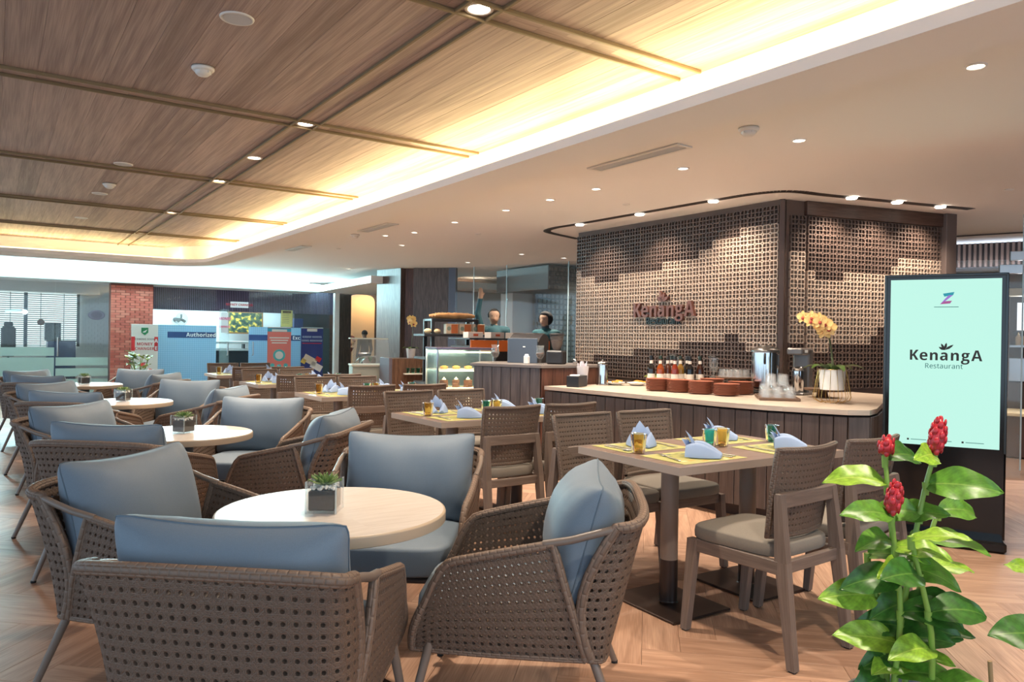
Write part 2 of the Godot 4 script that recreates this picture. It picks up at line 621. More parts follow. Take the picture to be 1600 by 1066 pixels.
func ceiling_fittings() -> void:
	var wp := mat("white_plastic", rgb(225, 222, 216), 0.45)
	# smoke detectors
	for q in [[Vector3(0.965, 2.818, -4.515), "white domed smoke detector on the timber ceiling beside a flat round speaker", 1.0], [Vector3(0.957, 2.818, -8.62), "white domed smoke detector on the timber ceiling midway down the room", 1.0], [Vector3(3.75, 2.599, -2.915), "white domed smoke detector on the white ceiling beside a slot vent", 1.0], [Vector3(3.78, 2.599, -8.98), "small white domed smoke detector on the white ceiling past the first slot vent", 0.9]]:
		var t := thing("smoke_detector", q[1], "detector", q[0])
		var s: float = q[2] * 0.062
		var b := MB.new()
		b.lathe([Vector2(0.001, 0), Vector2(s, 0), Vector2(s, -0.012), Vector2(s * 0.9, -0.020), Vector2(s * 0.72, -0.023)], 24)
		obj("base", b, wp, t)
		var d := MB.new()
		d.lathe([Vector2(s * 0.70, -0.020), Vector2(s * 0.66, -0.036), Vector2(s * 0.45, -0.048), Vector2(0.001, -0.05)], 24)
		obj("dome", d, wp, t)
		for k in 6:
			var f := MB.new()
			f.box(Vector3(cos(k * PI / 3) * s * 0.7, -0.028, sin(k * PI / 3) * s * 0.7), Vector3(0.006, 0.014, 0.006), 0.001)
			obj("fin", f, wp, t)
	# flush speakers
	for q in [[0.945, -3.715], [0.945, -7.53], [0.94, -9.29], [0.943, -11.42]]:
		var t := thing("ceiling_speaker", "flat white round speaker grille flush in the timber ceiling", "speaker", Vector3(q[0], 2.819, q[1]), 0.0, "speakers in the timber ceiling")
		var b := MB.new()
		b.lathe([Vector2(0.001, -0.006), Vector2(0.065, -0.006)], 28)
		obj("grille", b, mat("speaker_grille", rgb(200, 202, 204), 0.6), t)
		var r := MB.new()
		r.lathe([Vector2(0.065, -0.004), Vector2(0.070, -0.008), Vector2(0.078, -0.006), Vector2(0.080, 0.0)], 28)
		obj("rim", r, wp, t)
	# small sprinkler caps in the white ceiling
	for q in [[6.9, -2.75], [4.95, -5.25], [4.95, -7.9], [4.2, -10.6]]:
		var t := thing("sprinkler_cap", "tiny round sprinkler cap in the white ceiling", "sprinkler", Vector3(q[0], 2.599, q[1]), 0.0, "sprinkler caps in the white ceiling")
		var b := MB.new()
		b.lathe([Vector2(0.001, -0.008), Vector2(0.03, -0.008), Vector2(0.034, -0.003), Vector2(0.036, 0.001)], 20)
		obj("cap", b, wp, t)
	# slot vents
	for q in [[3.74, -3.87, 0.86, "white slot air vent in the ceiling beside the first downlights"], [3.74, -8.23, 0.80, "white slot air vent in the ceiling, second along the ledge"], [3.71, -10.95, 0.7, "small white slot air vent in the ceiling, last along the ledge"]]:
		var t := thing("air_vent", q[3], "vent", Vector3(q[0], 2.60, q[1]))
		var l: float = q[2]
		var bk := MB.new()
		bk.box(Vector3(0, -0.002, 0), Vector3(0.10, 0.004, l), 0.0)
		obj("backing", bk, mat("vent_dark", rgb(40, 38, 36), 0.9), t)
		for s in [-0.061, 0.061]:
			var f := MB.new()
			f.box(Vector3(s, -0.007, 0), Vector3(0.028, 0.012, l + 0.05), 0.002)
			obj("frame", f, wp, t)
		for s in [-1, 1]:
			var f := MB.new()
			f.box(Vector3(0, -0.007, s * (l / 2 + 0.012)), Vector3(0.094, 0.012, 0.026), 0.002)
			obj("frame", f, wp, t)
		for s in [-0.022, 0.0, 0.022]:
			var f := MB.new()
			f.box(Vector3(s, -0.008, 0), Vector3(0.006, 0.010, l), 0.001, Basis(Vector3(0, 0, 1), 0.5))
			obj("blade", f, wp, t)
		for k in int(l / 0.04):
			var f := MB.new()
			f.box(Vector3(0.0, -0.005, -l / 2 + 0.02 + k * 0.04), Vector3(0.09, 0.006, 0.003), 0.0)
			obj("fin", f, wp, t)

# smooth body from tapered capsules: bones are [a, b, ra, rb, colour]
func body(bones: Array, cell: float, blend: float) -> MB:
	var lo := Vector3(1e9, 1e9, 1e9)
	var hi := -lo
	for q in bones:
		var rr: float = maxf(q[2], q[3]) + blend + cell * 2
		for e in [q[0], q[1]]:
			lo = lo.min(e - Vector3.ONE * rr)
			hi = hi.max(e + Vector3.ONE * rr)
	var nx := int((hi.x - lo.x) / cell) + 2
	var ny := int((hi.y - lo.y) / cell) + 2
	var nz := int((hi.z - lo.z) / cell) + 2
	var f := PackedFloat32Array()
	f.resize(nx * ny * nz)
	f.fill(1.0)
	var cl := PackedColorArray()
	cl.resize(nx * ny * nz)
	var best := PackedFloat32Array()
	best.resize(nx * ny * nz)
	best.fill(9.0)
	for q in bones:
		var a: Vector3 = q[0]
		var b: Vector3 = q[1]
		var rr: float = maxf(q[2], q[3]) + blend + cell * 2
		var l0 := (a.min(b) - Vector3.ONE * rr - lo) / cell
		var l1 := (a.max(b) + Vector3.ONE * rr - lo) / cell
		var ab := b - a
		var ll := maxf(ab.length_squared(), 1e-8)
		for z in range(maxi(int(l0.z), 0), mini(int(l1.z) + 1, nz)):
			for y in range(maxi(int(l0.y), 0), mini(int(l1.y) + 1, ny)):
				for x in range(maxi(int(l0.x), 0), mini(int(l1.x) + 1, nx)):
					var p := lo + Vector3(x, y, z) * cell
					var t := clampf((p - a).dot(ab) / ll, 0.0, 1.0)
					var d: float = (p - a - ab * t).length() - lerpf(q[2], q[3], t)
					var k := (z * ny + y) * nx + x
					var e := f[k]
					var h := clampf(0.5 + 0.5 * (e - d) / blend, 0.0, 1.0)
					f[k] = lerpf(e, d, h) - blend * h * (1.0 - h)
					if d < best[k]:
						best[k] = d
						cl[k] = q[4]
	var m := MB.new()
	var at := {}
	var sy := nx
	var sz := nx * ny
	for z in nz - 1:
		for y in ny - 1:
			for x in nx - 1:
				var k := z * sz + y * sy + x
				var s0 := f[k] < 0.0
				var mixed := false
				for o in [1, sy, sy + 1, sz, sz + 1, sz + sy, sz + sy + 1]:
					if (f[k + o] < 0.0) != s0:
						mixed = true
						break
				if not mixed:
					continue
				var sum := Vector3.ZERO
				var cnt := 0
				for e in [[0, 1], [0, 2], [0, 4], [1, 3], [1, 5], [2, 3], [2, 6], [4, 5], [4, 6], [3, 7], [5, 7], [6, 7]]:
					var pa := Vector3(e[0] & 1, (e[0] >> 1) & 1, (e[0] >> 2) & 1)
					var pb := Vector3(e[1] & 1, (e[1] >> 1) & 1, (e[1] >> 2) & 1)
					var va := f[k + int(pa.x) + int(pa.y) * sy + int(pa.z) * sz]
					var vb := f[k + int(pb.x) + int(pb.y) * sy + int(pb.z) * sz]
					if (va < 0.0) != (vb < 0.0):
						sum += pa.lerp(pb, va / (va - vb))
						cnt += 1
				var g := Vector3(f[k + 1] - f[k], f[k + sy] - f[k], f[k + sz] - f[k]) + Vector3(f[k + 1 + sy + sz] - f[k + sy + sz], f[k + 1 + sy + sz] - f[k + 1 + sz], f[k + 1 + sy + sz] - f[k + 1 + sy])
				m.col = cl[k]
				at[k] = m.vert(lo + (Vector3(x, y, z) + sum / cnt) * cell, g, Vector2.ZERO)
	for z in range(1, nz - 1):
		for y in range(1, ny - 1):
			for x in range(1, nx - 1):
				var k := z * sz + y * sy + x
				var s0 := f[k] < 0.0
				if (f[k + 1] < 0.0) != s0 and at.has(k) and at.has(k - sy - sz):
					m.tri(at[k], at[k - sy], at[k - sy - sz])
					m.tri(at[k], at[k - sy - sz], at[k - sz])
				if (f[k + sy] < 0.0) != s0 and at.has(k) and at.has(k - 1 - sz):
					m.tri(at[k], at[k - 1], at[k - 1 - sz])
					m.tri(at[k], at[k - 1 - sz], at[k - sz])
				if (f[k + sz] < 0.0) != s0 and at.has(k) and at.has(k - 1 - sy):
					m.tri(at[k], at[k - 1], at[k - 1 - sy])
					m.tri(at[k], at[k - 1 - sy], at[k - sy])
	return m

func body_mat() -> StandardMaterial3D:
	var m := mat("skin_and_cloth", Color.WHITE, 0.8)
	m.vertex_color_use_as_albedo = true
	return m

# a standing figure; raise lifts the right arm, front is +z
func person(label: String, at: Vector3, turn: float, h: float, top: Color, legs: Color, skin: Color, hair: Color, raise: bool, scarf := false, cap := Color(0, 0, 0, 0)) -> Node3D:
	var t := thing("person", label, "person", at, turn)
	var s := h / 1.70
	var V := func(x: float, y: float, z: float) -> Vector3: return Vector3(x, y, z) * s
	var b := []
	for k in [-1.0, 1.0]:
		b.append([V.call(0.10 * k, 0.90, 0), V.call(0.105 * k, 0.48, 0.01), 0.095 * s, 0.062 * s, legs])
		b.append([V.call(0.105 * k, 0.48, 0.01), V.call(0.11 * k, 0.09, -0.01), 0.060 * s, 0.045 * s, legs])
		b.append([V.call(0.11 * k, 0.05, -0.02), V.call(0.12 * k, 0.04, 0.13), 0.045 * s, 0.036 * s, Color(0.02, 0.02, 0.02)])
		b.append([V.call(0.12 * k, 1.38, 0), V.call(0.19 * k, 1.38, 0), 0.075 * s, 0.066 * s, top])
		if raise and k < 0:
			b.append([V.call(0.19 * k, 1.38, 0), V.call(0.26 * k, 1.62, 0.06), 0.060 * s, 0.048 * s, top])
			b.append([V.call(0.26 * k, 1.62, 0.06), V.call(0.22 * k, 1.86, 0.10), 0.046 * s, 0.034 * s, top])
			b.append([V.call(0.22 * k, 1.87, 0.10), V.call(0.22 * k, 1.95, 0.11), 0.036 * s, 0.034 * s, skin])
			for q in 4:
				b.append([V.call(0.22 * k + (q - 1.5) * 0.019, 1.96, 0.11), V.call(0.22 * k + (q - 1.5) * 0.024, 2.03 - absf(q - 1.5) * 0.01, 0.13), 0.010 * s, 0.008 * s, skin])
			b.append([V.call(0.22 * k + 0.03, 1.90, 0.11), V.call(0.22 * k + 0.065, 1.95, 0.13), 0.012 * s, 0.009 * s, skin])
		else:
			b.append([V.call(0.19 * k, 1.38, 0), V.call(0.24 * k, 1.10, -0.01), 0.060 * s, 0.048 * s, top])
			b.append([V.call(0.24 * k, 1.10, -0.01), V.call(0.23 * k, 0.86, 0.08), 0.046 * s, 0.034 * s, top])
			b.append([V.call(0.23 * k, 0.84, 0.09), V.call(0.22 * k, 0.76, 0.11), 0.034 * s, 0.032 * s, skin])
			for q in 4:
				b.append([V.call(0.22 * k, 0.75, 0.09 + q * 0.018), V.call(0.215 * k, 0.685 + absf(q - 1.5) * 0.01, 0.09 + q * 0.019), 0.009 * s, 0.008 * s, skin])
			b.append([V.call(0.215 * k, 0.80, 0.125), V.call(0.20 * k, 0.74, 0.155), 0.011 * s, 0.009 * s, skin])
	b.append([V.call(0, 0.95, 0), V.call(0, 1.12, 0), 0.145 * s, 0.125 * s, top])
	b.append([V.call(0, 1.12, 0), V.call(0, 1.34, -0.01), 0.125 * s, 0.135 * s, top])
	b.append([V.call(0, 1.42, -0.01), V.call(0, 1.52, 0.01), 0.055 * s, 0.05 * s, scarf_or(skin, hair, scarf)])
	b.append([V.call(0, 1.56, 0.03), V.call(0, 1.62, 0.02), 0.075 * s, 0.088 * s, skin])
	b.append([V.call(0, 1.56, 0.105), V.call(0, 1.585, 0.098), 0.012 * s, 0.008 * s, skin])
	for k in [-1.0, 1.0]:
		b.append([V.call(0.085 * k, 1.575, 0.0), V.call(0.088 * k, 1.61, 0.0), 0.012 * s, 0.014 * s, skin])
	obj("body", body(b, 0.019, 0.022), body_mat(), t)
	var hr := MB.new()
	var rows := []
	for k in 9:
		var ph := lerpf(-0.35 if not scarf else -1.0, PI / 2, k / 8.0)
		var row := PackedVector3Array()
		for q in 18:
			var a := TAU * q / 18.0
			var open := clampf((sin(a) - 0.35) * 2.2, 0.0, 1.0) * clampf((0.75 - ph) * 1.6, 0.0, 1.0)
			var r := 0.098 * cos(ph) * (1.0 - 0.35 * open) * s * (1.18 if scarf else 1.0)
			row.append(Vector3(cos(a) * r, (1.615 + 0.105 * sin(ph) * (1.1 if scarf else 1.0)) * s, sin(a) * r * 1.06 + 0.012 * s - open * 0.03))
		rows.append(row)
	hr.surf(rows, true)
	obj("head_scarf" if scarf else "hair", hr, mat("hair_" + str(hair), hair, 0.75), t)
	for k in [-1.0, 1.0]:
		var e := MB.new()
		e.ball(V.call(0.032 * k, 1.602, 0.093), Vector3(0.012, 0.008, 0.007) * s, 8, 5)
		obj("eye", e, mat("eye_dark", rgb(30, 24, 20), 0.3), t)
	var mo := MB.new()
	mo.ball(V.call(0, 1.535, 0.098), Vector3(0.022, 0.006, 0.007) * s, 8, 5)
	obj("mouth", mo, mat("lips", rgb(150, 88, 78), 0.6), t)
	if cap.a > 0.0:
		var cp := MB.new()
		cp.lathe([Vector2(0.105, 0), Vector2(0.107, 0.035), Vector2(0.098, 0.065), Vector2(0.06, 0.085), Vector2(0.001, 0.09)], 16)
		var o := obj("cap", cp, mat("cap_cloth", cap, 0.9), t)
		o.position = V.call(0, 1.64, 0.01)
		o.scale = Vector3.ONE * s
	return t

func scarf_or(skin: Color, hair: Color, scarf: bool) -> Color:
	return hair if scarf else skin

func board(called: String, label: String, category: String, at: Vector3, size: Vector3, m: Material, turn := 0.0) -> Node3D:
	var t := thing(called, label, category, at, turn)
	var b := MB.new()
	b.box(Vector3(0, size.y / 2, 0), size, 0.004)
	obj("panel", b, m, t)
	return t

func letters(s: String, size: float, at: Vector3, m: Material, parent: Node, depth := 0.004, bold := true, italic := false, turn := 0.0) -> MeshInstance3D:
	var o := obj("lettering", text(s, size, depth, bold, italic), m, parent)
	o.position = at
	o.rotation.y = turn
	return o

func build_far_end() -> void:
	var white := mat("white_paint")
	# bulkhead over the shop fronts, with the tube lamps behind it
	var fb := MB.new()
	fb.box(Vector3(1.05, 2.405, -17.24), Vector3(10.6, 0.15, 0.06), 0.004)
	fb.box(Vector3(1.05, 2.335, -17.55), Vector3(10.6, 0.02, 0.62), 0.0)
	fb.box(Vector3(1.05, 2.47, -17.90), Vector3(10.6, 0.30, 0.08), 0.0)
	struct("trim_2", fb, mat("white_cool_paint", rgb(222, 228, 230), 0.85))
	var fs := MB.new()
	fs.slab(PackedVector2Array([Vector2(6.30, -17.25), Vector2(5.93, -13.3), Vector2(9.6, -13.3), Vector2(9.6, -17.25)]), 2.33, 2.47)
	struct("trim_3", fs, white)
	for k in 3:
		var t := thing("tube_lamp", "cool white tube lamp lying on the bulkhead over the shop fronts", "light", Vector3(0.3 + 2.45 * k, 2.505, -17.19), 0.0, "tube lamps over the bulkhead")
		var b := MB.new()
		b.tube([Vector3(-1.15, 0, 0), Vector3(1.15, 0, 0)], 0.014, 10)
		obj("tube", b, glow("lamp_glow_cool", Color(0.7, 0.97, 1.0), 9.0), t)
		for s in [-1, 1]:
			var e := MB.new()
			e.box(Vector3(1.17 * s, -0.008, 0), Vector3(0.03, 0.035, 0.04), 0.003)
			obj("end_holder", e, mat("white_plastic"), t)

	# ---- brick pillar
	var core := MB.new()
	core.box(Vector3(2.385, 1.165, -17.55), Vector3(0.80, 2.33, 0.30))
	var pil := struct("wall_pillar", core, mat("mortar", rgb(120, 84, 76), 0.95))
	var br := MB.new()
	var reds := [Color(0.42, 0.105, 0.075), Color(0.48, 0.14, 0.10), Color(0.36, 0.085, 0.06), Color(0.52, 0.18, 0.13), Color(0.45, 0.12, 0.085)]
	var bh := 0.052
	for r in int(2.33 / bh):
		var x := 1.985 - (0.09 if r % 2 == 1 else 0.0)
		while x < 2.785:
			var x0 := maxf(x, 1.985)
			var x1 := minf(x + 0.174, 2.785)
			if x1 - x0 > 0.02:
				br.col = reds[rng.randi() % 5]
				br.box(Vector3((x0 + x1) / 2, r * bh + bh / 2, -17.395 + rng.randf_range(-0.003, 0.003)), Vector3(x1 - x0 - 0.007, bh - 0.007, 0.03), 0.0)
			x += 0.18
	var bmat := mat("brick", Color.WHITE, 0.85)
	bmat.vertex_color_use_as_albedo = true
	stuff(obj("bricks", br, bmat, pil))

	# ---- glass fronts
	var gl := pane("front_glass", rgb(200, 225, 225), 0.03)
	var film := mat("frosted_film", rgb(160, 184, 178), 0.6)
	for q in [["window_1", -2.5, 1.01, 2.33], ["window_2", 1.02, 1.97, 2.33], ["window_3", 2.82, 4.10, 2.33], ["window_4", 4.80, 6.74, 2.33]]:
		var m := MB.new()
		m.box(Vector3((q[1] + q[2]) / 2.0, q[3] / 2.0, -17.50), Vector3(q[2] - q[1] - 0.006, q[3], 0.012), 0.002)
		struct(q[0], m, gl)
	# frosted bands on the left shop's panes
	var w1: Node = get_node("window_1")
	for q in [[-2.5, 1.01, 0.0, 0.785], [-2.5, 1.01, 0.815, 0.985]]:
		var m := MB.new()
		m.box(Vector3((q[0] + q[1]) / 2.0, (q[2] + q[3]) / 2.0, -17.49), Vector3(q[1] - q[0] - 0.01, q[3] - q[2], 0.003))
		obj("frosted_band", m, film, w1)
	var w2: Node = get_node("window_2")
	for q in [[0.0, 0.35], [0.40, 0.565], [0.62, 0.785]]:
		var m := MB.new()
		m.box(Vector3(1.495, (q[0] + q[1]) / 2.0, -17.49), Vector3(0.93, q[1] - q[0], 0.003))
		obj("frosted_band", m, film, w2)
	# pull handle and patch fittings
	var steel := mat("brushed_steel", rgb(190, 192, 194), 0.28, 1.0)
	for q in [[1.06, 1.0, 0.36, w2], [4.33, 0.98, 0.30, null], [4.89, 0.98, 0.30, null]]:
		var m := MB.new()
		m.tube([Vector3(q[0], q[1] - q[2] / 2, -17.47), Vector3(q[0], q[1] - q[2] / 2, -17.42), Vector3(q[0], q[1] + q[2] / 2, -17.42), Vector3(q[0], q[1] + q[2] / 2, -17.47)], 0.014, 8)
		if q[3] != null:
			obj("door_handle", m, steel, q[3])
		else:
			var t := obj("door_handle", m, steel, get_node("window_3") if q[0] < 4.5 else get_node("window_4"))
			t.name = t.name

	# ---- the left shop's inside
	var iw := MB.new()
	iw.box(Vector3(0.0, 1.35, -19.75), Vector3(5.5, 2.7, 0.2))
	var back := struct("wall_shop", iw, mat("shop_white", rgb(214, 216, 214), 0.85))
	var wbk := MB.new()
	for r in 22:
		var x := 1.62 - (0.06 if r % 2 == 1 else 0.0)
		while x < 2.75:
			wbk.box(Vector3(x + 0.06, 0.85 + r * 0.062, -19.64), Vector3(0.114, 0.056, 0.02))
			x += 0.12
	stuff(obj("white_bricks", wbk, mat("white_brick", rgb(206, 208, 208), 0.8), back))
	var sb := MB.new()
	sb.box(Vector3(-0.3, 2.30, -19.3), Vector3(4.5, 0.30, 0.7), 0.005)
	obj("soffit", sb, mat("shop_white"), back)
	var ws := MB.new()
	ws.box(Vector3(2.45, 1.2, -18.6), Vector3(0.06, 2.5, 2.2))
	obj("side_wall", ws, mat("shop_white"), back)
	var bl := thing("window_blind", "backlit horizontal slat blind over a bright window inside the left shop", "blind", Vector3(0.0, 0.98, -19.55))
	var lit := MB.new()
	lit.box(Vector3(0.1, 0.6, -0.05), Vector3(3.0, 1.2, 0.01))
	obj("bright_window", lit, glow("window_daylight", Color(0.90, 1.0, 1.0), 1.3), bl)
	for k in 27:
		var m := MB.new()
		m.box(Vector3(0.1, 0.02 + k * 0.045, 0), Vector3(3.0, 0.005, 0.035), 0.0, Basis(Vector3.RIGHT, 0.55))
		obj("slat", m, mat("blind_slat", rgb(120, 128, 122), 0.6), bl)
	for x in [-0.25, 0.30, 0.86, 1.30, 1.58]:
		var m := MB.new()
		m.box(Vector3(x, 0.6, 0.03), Vector3(0.012 if x < 1.5 else 0.06, 1.22, 0.01))
		obj("ladder_tape" if x < 1.5 else "jamb", m, mat("blind_tape", rgb(70, 74, 72), 0.7), bl)
	var mul := MB.new()
	mul.box(Vector3(0.58, 0.6, 0.035), Vector3(0.07, 1.24, 0.04), 0.003)
	obj("mullion", mul, mat("steel_blue", rgb(82, 96, 104), 0.5), bl)
	var al := area("shop_window_light", Vector3(0.1, 1.6, -19.45), Vector2(2.8, 1.1), 1.6, Color(0.9, 1.0, 1.0), Vector3(0, 0, 1))
	var ns := thing("neon_sign", "small glowing blue and white bar sign in front of the blind", "sign", Vector3(0.42, 1.73, -19.42))
	var nm := MB.new()
	nm.box(Vector3(-0.06, 0, 0), Vector3(0.30, 0.05, 0.02), 0.008)
	obj("bar", nm, glow("neon_blue", Color(0.55, 0.9, 1.0), 2.6), ns)
	nm = MB.new()
	nm.xf = Transform3D(Basis(Vector3.RIGHT, PI / 2), Vector3(0.14, -0.01, 0))
	nm.lathe([Vector2(0.001, 0.012), Vector2(0.05, 0.012), Vector2(0.055, 0), Vector2(0.05, -0.012), Vector2(0.001, -0.012)], 18)
	obj("disc", nm, glow("neon_white", Color(0.8, 0.95, 1.0), 2.6), ns)
	var ck := thing("wall_clock", "small round brown clock against the bright blind", "clock", Vector3(0.86, 1.505, -19.42))
	nm = MB.new()
	nm.xf = Transform3D(Basis(Vector3.RIGHT, PI / 2), Vector3.ZERO)
	nm.lathe([Vector2(0.001, 0.02), Vector2(0.055, 0.02), Vector2(0.07, 0.014), Vector2(0.072, -0.02), Vector2(0.001, -0.02)], 22)
	obj("case", nm, mat("clock_brown", rgb(110, 74, 52), 0.6), ck)
	for q in [[0.035, 0.4], [0.05, 2.1]]:
		nm = MB.new()
		nm.box(Vector3(0, q[0] / 2, 0.024), Vector3(0.006, q[0], 0.003), 0.0)
		obj("hand", nm, mat("clock_hand", rgb(30, 24, 20), 0.6), ck).rotation.z = q[1]
	var ov := thing("oval_sign", "purple oval sign on the white brick wall of the left shop", "sign", Vector3(1.95, 1.70, -19.60))
	nm = MB.new()
	nm.xf = Transform3D(Basis(Vector3.RIGHT, PI / 2).scaled(Vector3(1.55, 1, 1)), Vector3.ZERO)
	nm.lathe([Vector2(0.001, 0.015), Vector2(0.10, 0.015), Vector2(0.112, 0.0), Vector2(0.112, -0.02)], 26)
	obj("plate", nm, mat("oval_purple", rgb(150, 132, 156), 0.5), ov)
	nm = MB.new()
	nm.xf = Transform3D(Basis(Vector3.RIGHT, PI / 2).scaled(Vector3(1.4, 1, 1)), Vector3.ZERO)
	nm.lathe([Vector2(0.001, 0.019), Vector2(0.08, 0.019)], 26)
	obj("inset", nm, mat("oval_inset", rgb(120, 98, 120), 0.5), ov)
	var cp := thing("computer_cabinet", "dark grey cabinet standing on the blue counter of the left shop", "cabinet", Vector3(1.035, 1.12, -18.6))
	nm = MB.new()
	nm.box(Vector3(0, 0.18, 0), Vector3(0.29, 0.36, 0.3), 0.006)
	obj("case", nm, mat("cabinet_dark", rgb(62, 70, 74), 0.6), cp)
	nm = MB.new()
	nm.box(Vector3(0.05, 0.18, 0.152), Vector3(0.14, 0.30, 0.006), 0.002)
	obj("door", nm, mat("cabinet_door", rgb(78, 88, 92), 0.5), cp)
	var bc := thing("service_counter", "blue service counter with a dark top in the left shop", "counter", Vector3(1.18, 0, -18.45))
	nm = MB.new()
	nm.box(Vector3(0, 0.55, 0), Vector3(0.50, 1.10, 0.6), 0.006)
	obj("body", nm, mat("counter_blue", rgb(44, 58, 92), 0.5), bc)
	nm = MB.new()
	nm.box(Vector3(0, 1.112, 0), Vector3(0.56, 0.024, 0.66), 0.004)
	obj("top", nm, mat("counter_dark", rgb(36, 36, 40), 0.4), bc)
	var dk := thing("office_chair", "dark high-backed office chair behind the frosted pane", "chair", Vector3(0.26, 0, -18.6))
	nm = MB.new()
	nm.box(Vector3(0, 1.08, -0.12), Vector3(0.26, 0.62, 0.08), 0.035)
	obj("backrest", nm, mat("chair_black", rgb(30, 34, 36), 0.7), dk)
	nm = MB.new()
	nm.box(Vector3(0, 1.44, -0.12), Vector3(0.16, 0.10, 0.06), 0.025)
	obj("headrest", nm, mat("chair_black"), dk)
	nm = MB.new()
	nm.box(Vector3(0, 0.50, 0.08), Vector3(0.46, 0.09, 0.44), 0.035)
	obj("seat", nm, mat("chair_black"), dk)
	nm = MB.new()
	nm.tube([Vector3(0, 0.46, 0.08), Vector3(0, 0.06, 0.08)], 0.028, 10)
	nm.tube([Vector3(0, 0.76, -0.14), Vector3(0, 0.48, -0.06)], 0.02, 8)
	obj("stem", nm, mat("chair_black"), dk)
	for k in 5:
		nm = MB.new()
		nm.tube([Vector3(0, 0.07, 0.08), Vector3(sin(k * TAU / 5) * 0.28, 0.025, 0.08 + cos(k * TAU / 5) * 0.28)], [0.022, 0.024], 6)
		obj("foot", nm, mat("chair_black"), dk)

	# ---- the money changer's inside
	var mw := MB.new()
	mw.box(Vector3(6.5, 1.35, -21.1), Vector3(8.5, 2.7, 0.2))
	var mwall := struct("wall_office", mw, mat("office_white", rgb(222, 228, 228), 0.85))
	var sw := MB.new()
	sw.box(Vector3(2.72, 1.2, -19.3), Vector3(0.06, 2.4, 3.4))
	obj("side_wall", sw, mat("office_white"), mwall)
	# dark slatted header behind the glass
	var hb := MB.new()
	hb.box(Vector3(4.9, 2.12, -18.06), Vector3(4.3, 0.58, 0.04))
	var hd := struct("trim_4", hb, mat("header_back", rgb(44, 38, 52), 0.6))
	for k in 108:
		var m := MB.new()
		m.box(Vector3(2.79 + k * 0.0395, 2.12, -18.03), Vector3(0.018, 0.58, 0.025), 0.0)
		obj("slat", m, mat("header_slat", rgb(124, 110, 140), 0.45), hd)
	var rt := MB.new()
	rt.box(Vector3(6.5, 1.2, -18.1), Vector3(0.9, 2.4, 0.05))
	obj("side_panel", rt, mat("header_back"), hd)
	area("office_light", Vector3(4.6, 2.45, -19.6), Vector2(3.2, 0.6), 16.0, Color(0.80, 0.97, 1.0), Vector3(0, -1, 0))
	var ol := thing("office_ceiling_lamp", "flat white office lamp above the money changer counter", "light", Vector3(4.6, 2.47, -19.6))
	nm = MB.new()
	nm.box(Vector3.ZERO, Vector3(3.2, 0.02, 0.6), 0.004)
	obj("lamp_panel", nm, glow("lamp_office", Color(0.85, 0.98, 1.0), 1.6), ol)
	# blue film with a fine grid on the panes
	var gm := mat("blue_film", Color.WHITE, 0.35)
	var gi := Image.create(64, 64, false, Image.FORMAT_RGB8)
	for y in 64:
		for x in 64:
			gi.set_pixel(x, y, rgb(134, 176, 194) if x < 5 or y < 5 else rgb(184, 218, 230))
	gm.albedo_texture = ImageTexture.create_from_image(gi)
	gm.uv1_triplanar = true
	gm.uv1_scale = Vector3.ONE * 22.0
	gm.backlight_enabled = true
	gm.backlight = Color(0.6, 0.8, 0.9)
	var w3: Node = get_node("window_3")
	var m3 := MB.new()
	m3.box(Vector3(3.50, 0.74, -17.488), Vector3(1.19, 1.49, 0.004))
	obj("blue_film", m3, gm, w3)
	var w4: Node = get_node("window_4")
	m3 = MB.new()
	m3.box(Vector3(5.43, 0.74, -17.488), Vector3(1.25, 1.48, 0.004))
	obj("blue_film", m3, gm, w4)
	m3 = MB.new()
	m3.box(Vector3(6.40, 0.74, -17.488), Vector3(0.66, 1.48, 0.004))
	obj("dark_film", m3, mat("dark_film", rgb(52, 66, 72), 0.3), w4)
	var navy := mat("navy_band", rgb(30, 58, 104), 0.5)
	m3 = MB.new()
	m3.box(Vector3(3.59, 1.275, -17.483), Vector3(1.0, 0.13, 0.004))
	obj("navy_band", m3, navy, w3)
	letters("Authorized", 0.105, Vector3(3.78, 1.277, -17.478), mat("letter_white", rgb(235, 240, 240), 0.6), w3, 0.004, true, true)
	m3 = MB.new()
	m3.box(Vector3(5.41, 1.235, -17.483), Vector3(1.2, 0.13, 0.004))
	obj("navy_band", m3, navy, w4)
	letters("Money Exc", 0.105, Vector3(5.70, 1.238, -17.478), mat("letter_white"), w4, 0.004, true, true)
	# glass door standing open
	var dg := MB.new()
	dg.box(Vector3(4.25, 0.93, -17.42), Vector3(0.24, 1.86, 0.014), 0.003, Basis(Vector3.UP, 0.35))
	var dr := struct("door_1", dg, pane("door_glass", rgb(190, 226, 232), 0.2))
	m3 = MB.new()
	m3.box(Vector3(4.25, 1.56, -17.405), Vector3(0.18, 0.46, 0.004), 0.0, Basis(Vector3.UP, 0.35))
	obj("notice_sheet", m3, mat("paper", rgb(228, 232, 236), 0.8), dr)
	letters("MONEY", 0.075, Vector3(4.255, 1.65, -17.40), mat("letter_magenta", rgb(190, 60, 110), 0.6), dr, 0.003, true, false, 0.35)
	letters("CHANGER", 0.055, Vector3(4.255, 1.47, -17.40), mat("letter_magenta"), dr, 0.003, true, false, 0.35)
	m3 = MB.new()
	m3.box(Vector3(4.59, 1.975, -17.485), Vector3(0.40, 0.135, 0.004))
	obj("notice_sheet", m3, mat("paper"), w4)
	letters("MONEY CHANGER", 0.062, Vector3(4.59, 1.975, -17.48), mat("letter_red", rgb(176, 52, 64), 0.6), w4, 0.003, true)
	# picture, fan, notice, desk
	var pic := thing("framed_picture", "wide green and gold framed picture on the office wall", "picture", Vector3(5.54, 1.33, -20.5))
	nm = MB.new()
	nm.box(Vector3(0, 0.29, 0), Vector3(0.94, 0.60, 0.03), 0.006)
